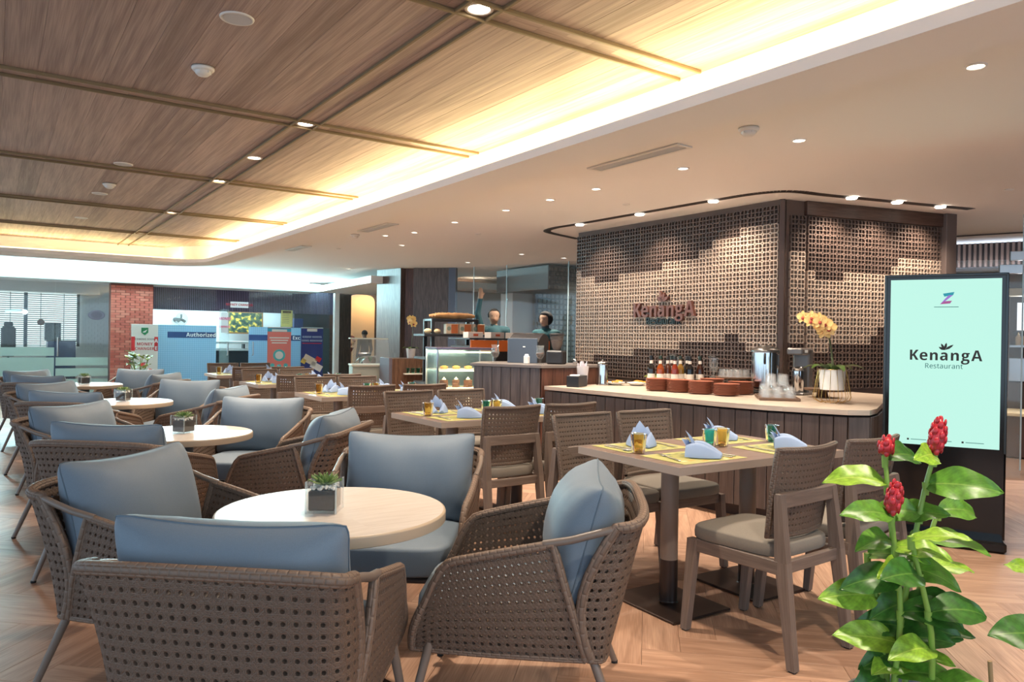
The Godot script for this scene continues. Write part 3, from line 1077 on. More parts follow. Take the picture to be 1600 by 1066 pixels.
	obj("frame", nm, mat("frame_wood", rgb(120, 84, 50), 0.5), pic)
	nm = MB.new()
	nm.box(Vector3(0, 0.29, 0.018), Vector3(0.86, 0.52, 0.006))
	var pm := mat("picture_print", Color.WHITE, 0.5)
	var pi := Image.create(96, 64, false, Image.FORMAT_RGB8)
	var pn := noise(77, 0.045, 3)
	for y in 64:
		for x in 96:
			var k := pn.get_noise_2d(x, y)
			pi.set_pixel(x, y, rgb(66, 78, 52).lerp(rgb(190, 150, 60), clampf((k - 0.15) * 3.0, 0, 1)).lerp(rgb(32, 48, 44), clampf(-k * 2.5, 0, 1)))
	pm.albedo_texture = ImageTexture.create_from_image(pi)
	pm.uv1_scale = Vector3(1.1, 1.8, 1)
	obj("print", nm, pm, pic)
	var fan := thing("wall_fan", "round grey wall fan high on the office wall", "fan", Vector3(3.97, 1.67, -20.7), 0.35)
	nm = MB.new()
	nm.xf = Transform3D(Basis(Vector3.RIGHT, PI / 2), Vector3.ZERO)
	for r in [0.16, 0.13, 0.10, 0.07]:
		var ring := []
		for k in 25:
			ring.append(Vector3(cos(k * TAU / 24) * r, 0.04, sin(k * TAU / 24) * r))
		nm.tube(ring, 0.006, 5, false)
	obj("guard", nm, mat("fan_grey", rgb(96, 100, 100), 0.5), fan)
	for k in 3:
		nm = MB.new()
		nm.box(Vector3(0, 0.075, 0.02), Vector3(0.07, 0.11, 0.008), 0.003, Basis(Vector3.UP, 0.4))
		obj("blade", nm, mat("fan_blade", rgb(70, 78, 76), 0.5), fan).rotation.z = k * TAU / 3
	nm = MB.new()
	nm.xf = Transform3D(Basis(Vector3.RIGHT, PI / 2), Vector3.ZERO)
	nm.lathe([Vector2(0.001, 0.06), Vector2(0.03, 0.05), Vector2(0.035, -0.08), Vector2(0.05, -0.28)], 12)
	obj("motor", nm, mat("fan_grey"), fan)
	var dsk := thing("reception_desk", "black reception desk with a white front shelf inside the glass door", "desk", Vector3(4.72, 0, -19.0))
	nm = MB.new()
	nm.box(Vector3(0, 0.45, 0), Vector3(0.9, 0.9, 0.5), 0.006)
	obj("body", nm, mat("desk_black", rgb(24, 24, 34), 0.5), dsk)
	nm = MB.new()
	nm.box(Vector3(0, 0.93, 0.02), Vector3(0.94, 0.05, 0.56), 0.006)
	obj("top", nm, mat("shop_white"), dsk)
	nm = MB.new()
	nm.box(Vector3(0, 1.10, 0.0), Vector3(0.94, 0.06, 0.50), 0.006)
	obj("shelf", nm, mat("shop_white"), dsk)
	for s in [-0.4, 0.4]:
		nm = MB.new()
		nm.box(Vector3(s, 1.01, -0.1), Vector3(0.03, 0.13, 0.2))
		obj("upright", nm, mat("desk_black"), dsk)
	var nt := board("notice_board", "yellow price notice standing against the glass above the banners", "notice", Vector3(5.72, 1.50, -17.62), Vector3(0.27, 0.39, 0.012), mat("notice_yellow", rgb(206, 190, 110), 0.7))
	for k in 6:
		nm = MB.new()
		nm.box(Vector3(-0.03, 0.09 + k * 0.042, 0.008), Vector3(0.17, 0.008, 0.002))
		obj("printed_line", nm, mat("print_grey", rgb(110, 104, 86), 0.7), nt)
	nm = MB.new()
	nm.box(Vector3(0, 0.35, 0.008), Vector3(0.2, 0.05, 0.003), 0.012)
	obj("heading", nm, mat("print_brown", rgb(90, 66, 40), 0.7), nt)
	board("display_box", "square blue box standing behind the glass beside the yellow notice", "box", Vector3(6.10, 1.49, -17.95), Vector3(0.22, 0.22, 0.12), mat("box_blue", rgb(24, 44, 110), 0.5))

	# ---- posters and roll-up banners
	var ps := thing("shop_poster", "white coming-soon money changer poster leaning by the brick pillar", "poster", Vector3(2.555, 0.12, -16.9), 0.0)
	nm = MB.new()
	nm.box(Vector3(0, 0.68, 0), Vector3(0.50, 1.36, 0.02), 0.004)
	obj("board", nm, mat("poster_white", rgb(222, 226, 222), 0.7), ps)
	nm = MB.new()
	nm.box(Vector3(0, 0.96, 0.012), Vector3(0.50, 0.29, 0.004))
	obj("red_band", nm, mat("poster_red", rgb(196, 50, 56), 0.7), ps)
	nm = MB.new()
	nm.box(Vector3(0.0, 0.96, 0.015), Vector3(0.36, 0.30, 0.004))
	obj("white_panel", nm, mat("poster_white"), ps)
	nm = MB.new()
	nm.xf = Transform3D(Basis(Vector3.RIGHT, PI / 2), Vector3(0.0, 1.22, 0.013))
	nm.slab(PackedVector2Array([Vector2(-0.065, -0.07), Vector2(0.065, -0.07), Vector2(0.065, 0.03), Vector2(0.0, 0.085), Vector2(-0.065, 0.03)]), -0.002, 0.004)
	obj("shield", nm, mat("shield_green", rgb(40, 130, 84), 0.6), ps)
	nm = MB.new()
	nm.xf = Transform3D(Basis(Vector3.RIGHT, PI / 2), Vector3(0.0, 1.22, 0.018))
	nm.slab(PackedVector2Array([Vector2(-0.045, 0.02), Vector2(0.05, -0.035), Vector2(0.01, 0.025), Vector2(-0.02, 0.03)]), -0.002, 0.002)
	obj("shield_stroke", nm, mat("poster_white"), ps)
	letters("COMING SOON", 0.045, Vector3(0, 1.055, 0.018), mat("letter_grey", rgb(120, 116, 120), 0.7), ps, 0.002)
	letters("MONEY", 0.075, Vector3(0, 0.955, 0.018), mat("letter_red"), ps, 0.002)
	letters("CHANGER", 0.07, Vector3(0, 0.86, 0.018), mat("letter_red"), ps, 0.002)
	letters("A", 0.09, Vector3(0.215, 1.02, 0.018), mat("letter_white"), ps, 0.002)
	letters("E", 0.09, Vector3(0.215, 0.87, 0.018), mat("letter_white"), ps, 0.002)
	nm = MB.new()
	nm.box(Vector3(0, -0.05, 0), Vector3(0.40, 0.14, 0.16), 0.01)
	obj("foot", nm, mat("counter_dark"), ps)
	for q in [[5.135, -16.3, 0.50, "pink", "pink and white roll-up banner with turquoise circles before the blue glass"], [5.76, -16.0, 0.48, "navy", "navy roll-up banner with tilted white photographs beside the pink banner"]]:
		var t := thing("roll_up_banner", q[4], "banner", Vector3(q[0], 0.0, q[1]), -0.12)
		var bm := mat("banner_" + q[3], rgb(226, 130, 122) if q[3] == "pink" else rgb(44, 62, 128), 0.6)
		nm = MB.new()
		nm.box(Vector3(0, 0.76, 0), Vector3(q[2], 1.40, 0.006), 0.0)
		obj("sheet", nm, bm, t)
		nm = MB.new()
		nm.box(Vector3(0, 0.04, 0), Vector3(q[2] + 0.04, 0.08, 0.12), 0.015)
		obj("base", nm, mat("brushed_steel"), t)
		nm = MB.new()
		nm.box(Vector3(0, 1.465, 0), Vector3(q[2], 0.025, 0.02), 0.005)
		obj("top_rail", nm, mat("brushed_steel"), t)
		nm = MB.new()
		nm.tube([Vector3(0, 0.07, -0.02), Vector3(0, 1.46, -0.015)], 0.008, 6)
		obj("pole", nm, mat("brushed_steel"), t)
		if q[3] == "pink":
			nm = MB.new()
			nm.box(Vector3(0, 1.41, 0.005), Vector3(0.50, 0.075, 0.003))
			obj("header", nm, mat("banner_cyan", rgb(70, 170, 200), 0.6), t)
			nm = MB.new()
			nm.box(Vector3(0, 1.40, 0.008), Vector3(0.32, 0.05, 0.002), 0.0)
			obj("header_label", nm, mat("poster_white"), t)
			for k in 3:
				nm = MB.new()
				nm.box(Vector3(0, 1.24 - k * 0.055, 0.006), Vector3(0.42 - k * 0.05, 0.026, 0.002))
				obj("printed_line", nm, mat("poster_white"), t)
			for c in [[0.0, 0.86, 0.13, 0], [0.0, 0.86, 0.085, 1], [-0.14, 0.64, 0.045, 0], [0.0, 0.62, 0.045, 0], [0.14, 0.64, 0.045, 0]]:
				nm = MB.new()
				nm.xf = Transform3D(Basis(Vector3.RIGHT, PI / 2), Vector3(c[0], c[1], 0.006 + c[3] * 0.002))
				nm.lathe([Vector2(0.0, 0.001), Vector2(c[2], 0.001), Vector2(c[2], -0.002)], 20)
				obj("disc", nm, mat("banner_turquoise", rgb(84, 186, 190), 0.6) if c[3] == 0 else mat("poster_white"), t)
		else:
			nm = MB.new()
			nm.box(Vector3(0, 1.42, 0.005), Vector3(0.22, 0.06, 0.003))
			obj("header_label", nm, mat("poster_white"), t)
			letters("KABAR HANYA", 0.055, Vector3(0, 1.27, 0.006), mat("letter_pale_blue", rgb(170, 196, 226), 0.6), t, 0.002)
			letters("UANG RENOVASI", 0.05, Vector3(0, 1.19, 0.006), mat("letter_pale_blue"), t, 0.002)
			nm = MB.new()
			nm.box(Vector3(0, 1.13, 0.005), Vector3(0.42, 0.014, 0.002))
			obj("printed_line", nm, mat("poster_red"), t)
			for c in [[-0.04, 0.76, 0.30, 0.16, "photo_pale", rgb(214, 206, 190)], [0.10, 0.62, 0.26, 0.14, "photo_white", rgb(226, 226, 226)], [0.14, 0.78, 0.12, 0.10, "poster_red", Color.RED], [-0.18, 0.74, 0.10, 0.10, "photo_yellow", rgb(212, 186, 90)]]:
				nm = MB.new()
				nm.box(Vector3(c[0], c[1], 0.006), Vector3(c[2], c[3], 0.003), 0.0, Basis(Vector3(0, 0, 1), -0.5))
				obj("photo_print", nm, mat(c[4], c[5], 0.6), t)
	# ---- post, dark panel, lobby with an arch and a man in a dark suit
	var pst := MB.new()
	pst.box(Vector3(6.82, 1.165, -17.30), Vector3(0.12, 2.33, 0.12), 0.004)
	struct("trim_5", pst, white)
	var dcol := wood("dark_wood", rgb(52, 42, 40), rgb(86, 72, 66), 31, 2, 0.1, 0.5)
	var pn2 := MB.new()
	pn2.box(Vector3(7.12, 1.165, -17.6), Vector3(0.36, 2.33, 0.14), 0.004)
	struct("wall_panel", pn2, dcol)
	var gm2 := MB.new()
	gm2.box(Vector3(8.1, 1.165, -17.5), Vector3(1.5, 2.33, 0.012))
	struct("window_5", gm2, gl)
	# arch niche
	var arch := PackedVector2Array()
	arch.append(Vector2(-0.40, 0.0))
	for k in 13:
		var a := PI - PI * k / 12.0
		arch.append(Vector2(0.40 * signf(cos(a)) * pow(absf(cos(a)), 0.6), 2.20 + 0.30 * pow(sin(a), 0.6)))
	arch.append(Vector2(0.40, 0.0))
	var am := MB.new()
	am.xf = Transform3D(Basis(Vector3.RIGHT, PI / 2), Vector3(8.70, 0.0, -20.15))
	var flip := PackedVector2Array()
	for p in arch:
		flip.append(Vector2(p.x, -p.y))
	am.slab(flip, -0.03, 0.03)
	var an := struct("wall_arch", am, mat("arch_cream", rgb(226, 196, 160), 0.8))
	area("arch_light", Vector3(9.0, 2.45, -19.7), Vector2(1.2, 0.2), 1.6, Color(1.0, 0.82, 0.55), Vector3(0, -1, -0.4).normalized())
	var lw := MB.new()
	lw.box(Vector3(8.6, 1.3, -20.6), Vector3(4.0, 2.6, 0.5))
	struct("wall_lobby", lw, dcol)
	person("man in a dark suit seen from behind before the lit arch", Vector3(8.40, 0.0, -19.2), PI + 0.12, 1.46, Color(0.012, 0.013, 0.02), Color(0.010, 0.010, 0.014), Color(0.36, 0.2, 0.14), rgb(22, 18, 16), false)
	var fg := thing("flower_globe", "round copper and red flower arrangement on a stand beside the suited man", "flowers", Vector3(8.02, 0.0, -19.3))
	nm = MB.new()
	nm.lathe([Vector2(0.001, 0), Vector2(0.10, 0), Vector2(0.09, 0.03), Vector2(0.025, 0.08), Vector2(0.03, 0.86), Vector2(0.09, 0.95), Vector2(0.10, 0.99), Vector2(0.001, 0.99)], 14)
	obj("stand", nm, mat("globe_stand", rgb(120, 60, 40), 0.5), fg)
	for k in 26:
		nm = MB.new()
		var a := rng.randf() * TAU
		var ph := rng.randf_range(-1.1, 1.4)
		nm.ball(Vector3(cos(a) * cos(ph), sin(ph), sin(a) * cos(ph)) * 0.13 + Vector3(0, 1.17, 0), Vector3.ONE * rng.randf_range(0.03, 0.048), 7, 5)
		obj("flower", nm, mat(["petal_gold", "petal_red", "petal_pink"][k % 3], [rgb(206, 150, 80), rgb(150, 60, 50), rgb(214, 160, 140)][k % 3], 0.6), fg)
	var pl := thing("tall_planter", "tall tapering stone planter with drooping dark leaves", "planter", Vector3(6.42, 0.0, -14.4))
	nm = MB.new()
	nm.lathe([Vector2(0.001, 0.0), Vector2(0.10, 0.0), Vector2(0.15, 0.88), Vector2(0.13, 0.89), Vector2(0.125, 0.82), Vector2(0.001, 0.80)], 16)
	obj("pot", nm, mat("planter_stone", rgb(150, 128, 122), 0.8), pl)
	for k in 9:
		var a := k * TAU / 9 + 0.3
		obj("leaf", leaf_strip(a, 0.32 + 0.06 * (k % 3), 0.05, 0.8 + 0.3 * (k % 2), Vector3(0, 0.83, 0)), mat("leaf_dark", rgb(40, 62, 34), 0.4), pl)
	# bush before the brick pillar
	var bu := thing("potted_bush", "leafy green bush with a few red tips beside the brick pillar", "plant", Vector3(1.92, 0.0, -13.2))
	nm = MB.new()
	nm.lathe([Vector2(0.001, 0.0), Vector2(0.12, 0.0), Vector2(0.17, 0.34), Vector2(0.15, 0.35), Vector2(0.14, 0.30), Vector2(0.001, 0.30)], 16)
	obj("pot", nm, mat("pot_grey", rgb(120, 118, 112), 0.8), bu)
	nm = MB.new()
	for k in 7:
		nm.tube([Vector3(0, 0.3, 0), Vector3(sin(k * 0.9) * 0.06, 0.6, cos(k * 0.9) * 0.06), Vector3(sin(k * 0.9) * 0.15, 0.9, cos(k * 0.9) * 0.15)], [0.012, 0.009, 0.005], 5)
	obj("stems", nm, mat("stem_green", rgb(110, 130, 60), 0.6), bu)
	for k in 60:
		var a := rng.randf() * TAU
		var r := rng.randf_range(0.04, 0.20)
		obj("leaf", leaf_strip(rng.randf() * TAU, rng.randf_range(0.09, 0.14), 0.045, rng.randf_range(-0.4, 0.9), Vector3(cos(a) * r, rng.randf_range(0.55, 0.98), sin(a) * r)), mat("leaf_bush_red", rgb(150, 44, 40), 0.5) if k % 13 == 0 else mat(["leaf_bush", "leaf_bush_light"][k % 2], [rgb(88, 122, 50), rgb(140, 164, 70)][k % 2], 0.45), bu)

# a leaf that leaves p in direction a (about y), drooping by droop
func leaf_strip(a: float, length: float, width: float, droop: float, p: Vector3, lift := 0.6, fold := 0.25) -> MB:
	var m := MB.new()
	var rows := []
	for k in 9:
		var t := k / 8.0
		var w := width * pow(sin(PI * clampf(0.06 + t * 0.94, 0, 1)), 0.75) * (1.0 if k < 8 else 0.05)
		var out := length * t * (1.0 - 0.12 * t * droop)
		var up := length * (lift * t - (lift * 0.5 + 0.55 * droop) * t * t)
		var row := PackedVector3Array()
		for s in [-1.0, -0.5, 0.0, 0.5, 1.0]:
			var q := Vector3(s * w, up + absf(s) * w * fold, out)
			row.append(p + q.rotated(Vector3.UP, a))
		rows.append(row)
	m.surf(rows)
	return m

# upright boards along a line of points, each board a part
func board_front(path: Array, y0: float, y1: float, w: float, m: Material, parent: Node) -> void:
	var pts := []
	var acc := 0.0
	for k in path.size() - 1:
		var a: Vector2 = path[k]
		var b: Vector2 = path[k + 1]
		var n := maxi(1, roundi((b - a).length() / w))
		for q in n:
			pts.append(a.lerp(b, q / float(n)))
	pts.append(path[-1])
	for k in pts.size() - 1:
		var a: Vector2 = pts[k]
		var b: Vector2 = pts[k + 1]
		var mb := MB.new()
		mb.box(Vector3.ZERO, Vector3((b - a).length() - 0.005, y1 - y0, 0.02), 0.003, Basis.IDENTITY, Vector2(rng.randf() * 0.4, rng.randf() * 0.8), 0.6)
		var o := obj("board", mb, m, parent)
		o.position = Vector3((a.x + b.x) / 2, (y0 + y1) / 2, (a.y + b.y) / 2)
		o.rotation.y = atan2(-(b - a).y, (b - a).x)

func build_pastry_corner() -> void:
	var cw := wood("column_wood", rgb(66, 55, 51), rgb(104, 90, 84), 41, 1, 0.0, 0.38)
	var cr := wood("column_red_wood", rgb(66, 40, 32), rgb(104, 66, 52), 43, 1, 0.0, 0.4)
	# columns and wood wall at the back
	for q in [["wall_column", Vector3(6.36, 1.3, -13.15), Vector3(0.30, 2.6, 0.75), cw, 0.2], ["wall_column_side", Vector3(6.52, 1.3, -12.74), Vector3(0.30, 2.6, 0.12), cr, -0.78], ["wall_wood", Vector3(6.74, 1.3, -12.35), Vector3(0.72, 2.6, 0.08), cw, -0.85], ["trim_6", Vector3(7.01, 1.3, -12.04), Vector3(0.14, 2.6, 0.10), mat("post_blue_grey", rgb(84, 92, 108), 0.3), -0.85]]:
		var m := MB.new()
		m.box(Vector3.ZERO, q[2], 0.004)
		var o := struct(q[0], m, q[3])
		o.position = q[1]
		o.rotation.y = q[4]
	# glass wall of the kitchen, three panes with bright edges
	var gl := pane("kitchen_glass", rgb(205, 222, 224), 0.03)
	var gp := [Vector2(7.00, -11.95), Vector2(7.22, -11.63), Vector2(7.46, -10.92), Vector2(7.85, -9.67), Vector2(8.6, -7.3)]
	for k in 4:
		var a: Vector2 = gp[k]
		var b: Vector2 = gp[k + 1]
		var m := MB.new()
		m.box(Vector3.ZERO, Vector3((b - a).length() - 0.012, 2.6, 0.012))
		var o := struct("window_%d" % (6 + k), m, gl)
		o.position = Vector3((a.x + b.x) / 2, 1.3, (a.y + b.y) / 2)
		o.rotation.y = atan2(-(b - a).y, (b - a).x)
		var e := MB.new()
		e.box(Vector3((b - a).length() / 2 - 0.008, 0, 0), Vector3(0.014, 2.6, 0.014))
		obj("edge_seal", e, mat("glass_edge", rgb(190, 214, 222), 0.2), o)
	# inside: lit beige wall, dark bulkhead, pale column, lattice screen
	var bw := MB.new()
	bw.box(Vector3(9.2, 1.3, -14.2), Vector3(3.0, 2.6, 0.2), 0.0)
	struct("wall_kitchen", bw, mat("beige_wall", rgb(176, 152, 132), 0.8))
	var dk := MB.new()
	dk.box(Vector3(8.95, 2.36, -10.9), Vector3(2.4, 0.42, 1.6), 0.01)
	var bk := struct("wall_bulkhead", dk, mat("bulkhead_dark", rgb(72, 70, 70), 0.6))
	for r in 5:
		for k in 26:
			var m := MB.new()
			m.box(Vector3(7.80 + k * 0.09 + (0.045 if r % 2 == 1 else 0.0), 2.20 + r * 0.075, -10.09), Vector3(0.07, 0.055, 0.02), 0.006)
			obj("tile", m, mat("bulkhead_tile", rgb(92, 88, 86), 0.5), bk)
	var cl := MB.new()
	cl.box(Vector3(8.15, 1.3, -11.6), Vector3(0.46, 2.6, 0.4), 0.004)
	struct("wall_pale_column", cl, mat("pale_column", rgb(170, 158, 150), 0.7))
	var ls := MB.new()
	ls.box(Vector3(9.3, 1.3, -11.3), Vector3(1.8, 2.6, 0.06))
	var sc := struct("wall_screen", ls, mat("screen_back", rgb(58, 60, 62), 0.7))
	for r in 14:
		for k in 18:
			var m := MB.new()
			m.box(Vector3(8.45 + k * 0.1, 0.92 + r * 0.1, -11.255), Vector3(0.066, 0.07, 0.03), 0.006)
			obj("tile", m, mat("screen_tile", rgb(116, 112, 110), 0.6), sc)
	downlight(Vector3(8.55, 2.598, -13.72), 5.0, Color(1.0, 0.9, 0.78), 0.04, "small round downlight washing the beige kitchen wall", "", 60.0)
	area("kitchen_cool_light", Vector3(9.4, 2.10, -10.2), Vector2(1.4, 0.06), 1.2, Color(0.6, 0.92, 1.0), Vector3(0, -1, -0.2).normalized())
	var kl := thing("kitchen_strip_lamp", "thin cool strip lamp under the dark kitchen bulkhead", "light", Vector3(9.4, 2.115, -10.2))
	var nm := MB.new()
	nm.box(Vector3.ZERO, Vector3(1.4, 0.02, 0.06), 0.004)
	obj("lamp_strip", nm, glow("lamp_glow_strip", Color(0.6, 0.92, 1.0), 4.0), kl)
	person("cook in dark teal raising one arm behind the pastry counter", Vector3(6.62, 0.0, -10.05), -0.5, 1.76, Color(0.035, 0.10, 0.125), Color(0.05, 0.05, 0.05), Color(0.42, 0.26, 0.18), rgb(30, 24, 20), true)
	person("woman in a black head scarf and teal top behind the grinder box", Vector3(6.95, 0.0, -9.10), -1.3, 1.70, Color(0.03, 0.11, 0.13), Color(0.03, 0.03, 0.04), Color(0.46, 0.29, 0.2), rgb(20, 22, 26), false, true)

	# ---- orange pastry counter behind the rack
	var oc := thing("back_counter", "low back counter with orange panels behind the cake case", "counter", Vector3(5.75, 0.0, -8.55))
	nm = MB.new()
	nm.box(Vector3(0, 0.60, 0), Vector3(1.30, 1.20, 0.5), 0.006)
	obj("body", nm, mat("counter_black", rgb(30, 28, 30), 0.5), oc)
	for k in 3:
		nm = MB.new()
		nm.box(Vector3(-0.44 + 0.44 * k, 1.20, 0.262), Vector3(0.42, 0.15, 0.016), 0.004)
		obj("orange_panel", nm, mat("orange_panel", rgb(206, 104, 44), 0.45), oc)
	nm = MB.new()
	nm.box(Vector3(0, 1.29, 0), Vector3(1.34, 0.02, 0.54), 0.004)
	obj("top", nm, mat("counter_dark"), oc)
	for k in 4:
		var bx := thing("bakery_box", "pale bakery carton with a small red mark on the back counter", "carton", Vector3(5.22 + 0.34 * k, 1.301, -8.42), 0.1 * k - 0.1, "bakery cartons on the back counter")
		nm = MB.new()
		nm.box(Vector3(0, 0.04, 0), Vector3(0.22, 0.08, 0.16), 0.004)
		obj("carton", nm, mat("carton_pale", rgb(206, 188, 176), 0.7), bx)
		nm = MB.new()
		nm.box(Vector3(0, 0.04, 0.082), Vector3(0.07, 0.03, 0.003), 0.0)
		obj("mark", nm, mat("carton_mark", rgb(186, 84, 50), 0.6), bx)

	# ---- bread rack
	var rk := thing("bread_rack", "tall dark metal bread rack with stepped shelves", "rack", Vector3(5.53, 0.0, -9.55), -0.22)
	var blk := mat("rack_black", rgb(46, 44, 46), 0.4)
	for sx in [-0.33, 0.33]:
		for sz in [-0.2, 0.2]:
			nm = MB.new()
			nm.box(Vector3(sx, 0.785, sz), Vector3(0.05, 1.57, 0.05), 0.004)
			obj("post", nm, blk, rk)
	for q in [[1.555, 0.70, 0.46], [1.335, 0.96, 0.60], [1.00, 0.94, 0.62], [0.64, 0.94, 0.62], [0.25, 0.90, 0.6]]:
		nm = MB.new()
		nm.box(Vector3(0, q[0], 0), Vector3(q[1], 0.035, q[2]), 0.004)
		obj("shelf", nm, blk, rk)
	var crust := mat("bread_crust", rgb(206, 150, 96), 0.7)
	var rkx := Transform3D(Basis(Vector3.UP, -0.22), Vector3(5.53, 0, -9.55))
	for k in 3:
		var p: Vector3 = rkx * Vector3(0.02, 1.574, -0.14 + 0.14 * k)
		var b := thing("baguette", "long golden baguette lying on the top of the bread rack", "bread", p, -0.22 + 0.05 * k, "baguettes on top of the rack")
		nm = MB.new()
		var path := []
		var rad := []
		for q in 13:
			path.append(Vector3(-0.31 + q * 0.0517, 0.045 + 0.004 * sin(q * 2.0), 0.01 * sin(q * 1.3)))
			rad.append(0.045 * pow(sin(PI * (q + 0.6) / 13.2), 0.4) * (1.0 + 0.07 * sin(q * 2.4)))
		nm.tube(path, rad, 10)
		obj("loaf", nm, crust, b)
		for q in 5:
			nm = MB.new()
			nm.box(Vector3(-0.2 + q * 0.1, 0.089, 0), Vector3(0.06, 0.006, 0.014), 0.003, Basis(Vector3.UP, 0.5))
			obj("score", nm, mat("bread_pale", rgb(232, 204, 160), 0.8), b)
	for k in 3:
		var p: Vector3 = rkx * Vector3(-0.04 + 0.20 * k, 1.353, 0.16)
		var b := thing("pastry_box", "white and orange patterned pastry box on the upper rack shelf", "box", p, -0.22, "patterned boxes on the bread rack")
		nm = MB.new()
		nm.box(Vector3(0, 0.075, 0), Vector3(0.19, 0.15, 0.13), 0.006)
		obj("carton", nm, mat("carton_cream", rgb(226, 200, 170), 0.7), b)
		nm = MB.new()
		nm.box(Vector3(0.03, 0.075, 0.067), Vector3(0.10, 0.13, 0.003))
		obj("orange_print", nm, mat("carton_orange", rgb(212, 116, 66), 0.7), b)
		nm = MB.new()
		nm.xf = Transform3D(Basis(Vector3.RIGHT, PI / 2), Vector3(-0.055, 0.08, 0.068))
		nm.lathe([Vector2(0.001, 0.001), Vector2(0.03, 0.001)], 14)
		obj("seal", nm, mat("carton_seal", rgb(150, 160, 140), 0.7), b)
	for q in [[1.353, -0.40, 2], [1.018, -0.30, 6], [0.658, -0.30, 6]]:
		for k in q[2]:
			var p: Vector3 = rkx * Vector3(q[1] + 0.135 * (k % 3), q[0], 0.20 - 0.14 * int(k / 3.0))
			var b := thing("bread_roll", ["glossy bread roll on a rack shelf", "dusted bread roll on the upper rack shelf"][1 if q[0] > 1.3 else 0], "bread", p, rng.randf() * TAU, "bread rolls on the rack")
			nm = MB.new()
			nm.ball(Vector3(0, 0.038, 0), Vector3(0.062, 0.038, 0.05), 12, 8)
			obj("roll", nm, mat("bread_pale") if q[0] > 1.3 else crust, b)
			nm = MB.new()
			nm.box(Vector3(0, 0.074, 0), Vector3(0.05, 0.006, 0.01), 0.003)
			obj("score", nm, mat("bread_brown", rgb(150, 92, 52), 0.7), b)

	# ---- cake case
	var cc := thing("cake_case", "lit glass cake case with chrome edges beside the board counter", "display case", Vector3(4.66, 0.0, -7.82), -0.25)
	nm = MB.new()
	nm.box(Vector3(0, 0.22, 0), Vector3(0.70, 0.44, 0.55), 0.006)
	obj("base", nm, mat("case_base", rgb(70, 58, 52), 0.5), cc)
	var cg := pane("case_glass", rgb(215, 230, 228), 0.03)
	for q in [[Vector3(0, 0.80, 0.27), Vector3(0.68, 0.72, 0.008)], [Vector3(-0.345, 0.80, 0), Vector3(0.008, 0.72, 0.54)], [Vector3(0.345, 0.80, 0), Vector3(0.008, 0.72, 0.54)]]:
		nm = MB.new()
		nm.box(q[0], q[1])
		obj("pane", nm, cg, cc)
	nm = MB.new()
	nm.box(Vector3(0, 0.80, -0.27), Vector3(0.68, 0.72, 0.01))
	obj("back", nm, mat("case_back", rgb(120, 150, 166), 0.15, 0.6), cc)
	for sx in [-0.345, 0.345]:
		for sz in [-0.27, 0.27]:
			nm = MB.new()
			nm.box(Vector3(sx, 0.80, sz), Vector3(0.022, 0.72, 0.022), 0.003)
			obj("chrome_edge", nm, mat("brushed_steel"), cc)
	nm = MB.new()
	nm.box(Vector3(0, 1.172, 0), Vector3(0.72, 0.028, 0.57), 0.005)
	obj("top", nm, mat("case_top", rgb(110, 100, 118), 0.15, 0.4), cc)
	for y in [0.46, 0.70, 0.92]:
		nm = MB.new()
		nm.box(Vector3(0, y, 0), Vector3(0.66, 0.012, 0.50), 0.002)
		obj("shelf", nm, mat("shelf_white", rgb(232, 228, 210), 0.4), cc)
		nm = MB.new()
		nm.box(Vector3(0, y + 0.21, 0.24), Vector3(0.62, 0.014, 0.014))
		obj("lamp_strip", nm, glow("lamp_case", Color(1.0, 0.95, 0.72), 5.0), cc)
		var sp := AreaLight3D.new()
		sp.area_size = Vector2(0.6, 0.03)
		sp.light_energy = 0.35
		sp.light_color = Color(1.0, 0.95, 0.75)
		sp.shadow_enabled = true
		sp.rotation.x = -PI / 2 + 0.35
		sp.position = Vector3(0, y + 0.198, 0.235)
		sp.name = "case_light"
		cc.add_child(sp)
	var ccx := Transform3D(Basis(Vector3.UP, -0.25), Vector3(4.66, 0, -7.82))
	for q in 12:
		var y: float = [0.467, 0.707, 0.927][int(q / 4.0)]
		var kind := int(q / 4.0)
		var p: Vector3 = ccx * Vector3(-0.22 + 0.15 * (q % 4), y, 0.10)
		var c := thing("cake", ["white and red layered cake slice on the lowest case shelf", "chocolate cake slice on the middle case shelf", "golden tart on the upper case shelf"][kind], "cake", p, 0.3 + 0.2 * (q % 3), ["layered cakes in the case", "chocolate cakes in the case", "tarts in the case"][kind])
		if kind == 2:
			nm = MB.new()
			nm.lathe([Vector2(0.001, 0), Vector2(0.038, 0), Vector2(0.05, 0.028), Vector2(0.046, 0.03), Vector2(0.001, 0.026)], 16)
			obj("crust", nm, crust, c)
			nm = MB.new()
			nm.ball(Vector3(0, 0.028, 0), Vector3(0.04, 0.012, 0.04), 12, 6)
			obj("filling", nm, mat("tart_gold", rgb(226, 176, 70), 0.4), c)
		else:
			for l in 4:
				nm = MB.new()
				nm.box(Vector3(0, 0.012 + l * 0.022, 0), Vector3(0.085, 0.021, 0.07), 0.004)
				obj("layer", nm, mat("cake_red", rgb(190, 70, 62), 0.7) if l % 2 == 0 and kind == 0 else (mat("cream", rgb(240, 230, 214), 0.6) if kind == 0 else mat("chocolate", rgb(86, 52, 36), 0.5)), c)
			nm = MB.new()
			nm.lathe([Vector2(0.001, 0.125), Vector2(0.012, 0.112), Vector2(0.024, 0.10), Vector2(0.026, 0.09), Vector2(0.001, 0.088)], 12)
			obj("topping", nm, mat("cream", rgb(240, 230, 214), 0.6), c)

	# ---- bakery counter with a curved glass hood
	var bc := thing("bakery_counter", "brown bakery cabinet beside a curved glass hood", "cabinet", Vector3(5.42, 0.0, -10.9), -0.2)
	nm = MB.new()
	nm.box(Vector3(0.06, 0.48, 0), Vector3(0.62, 0.96, 0.60), 0.004)
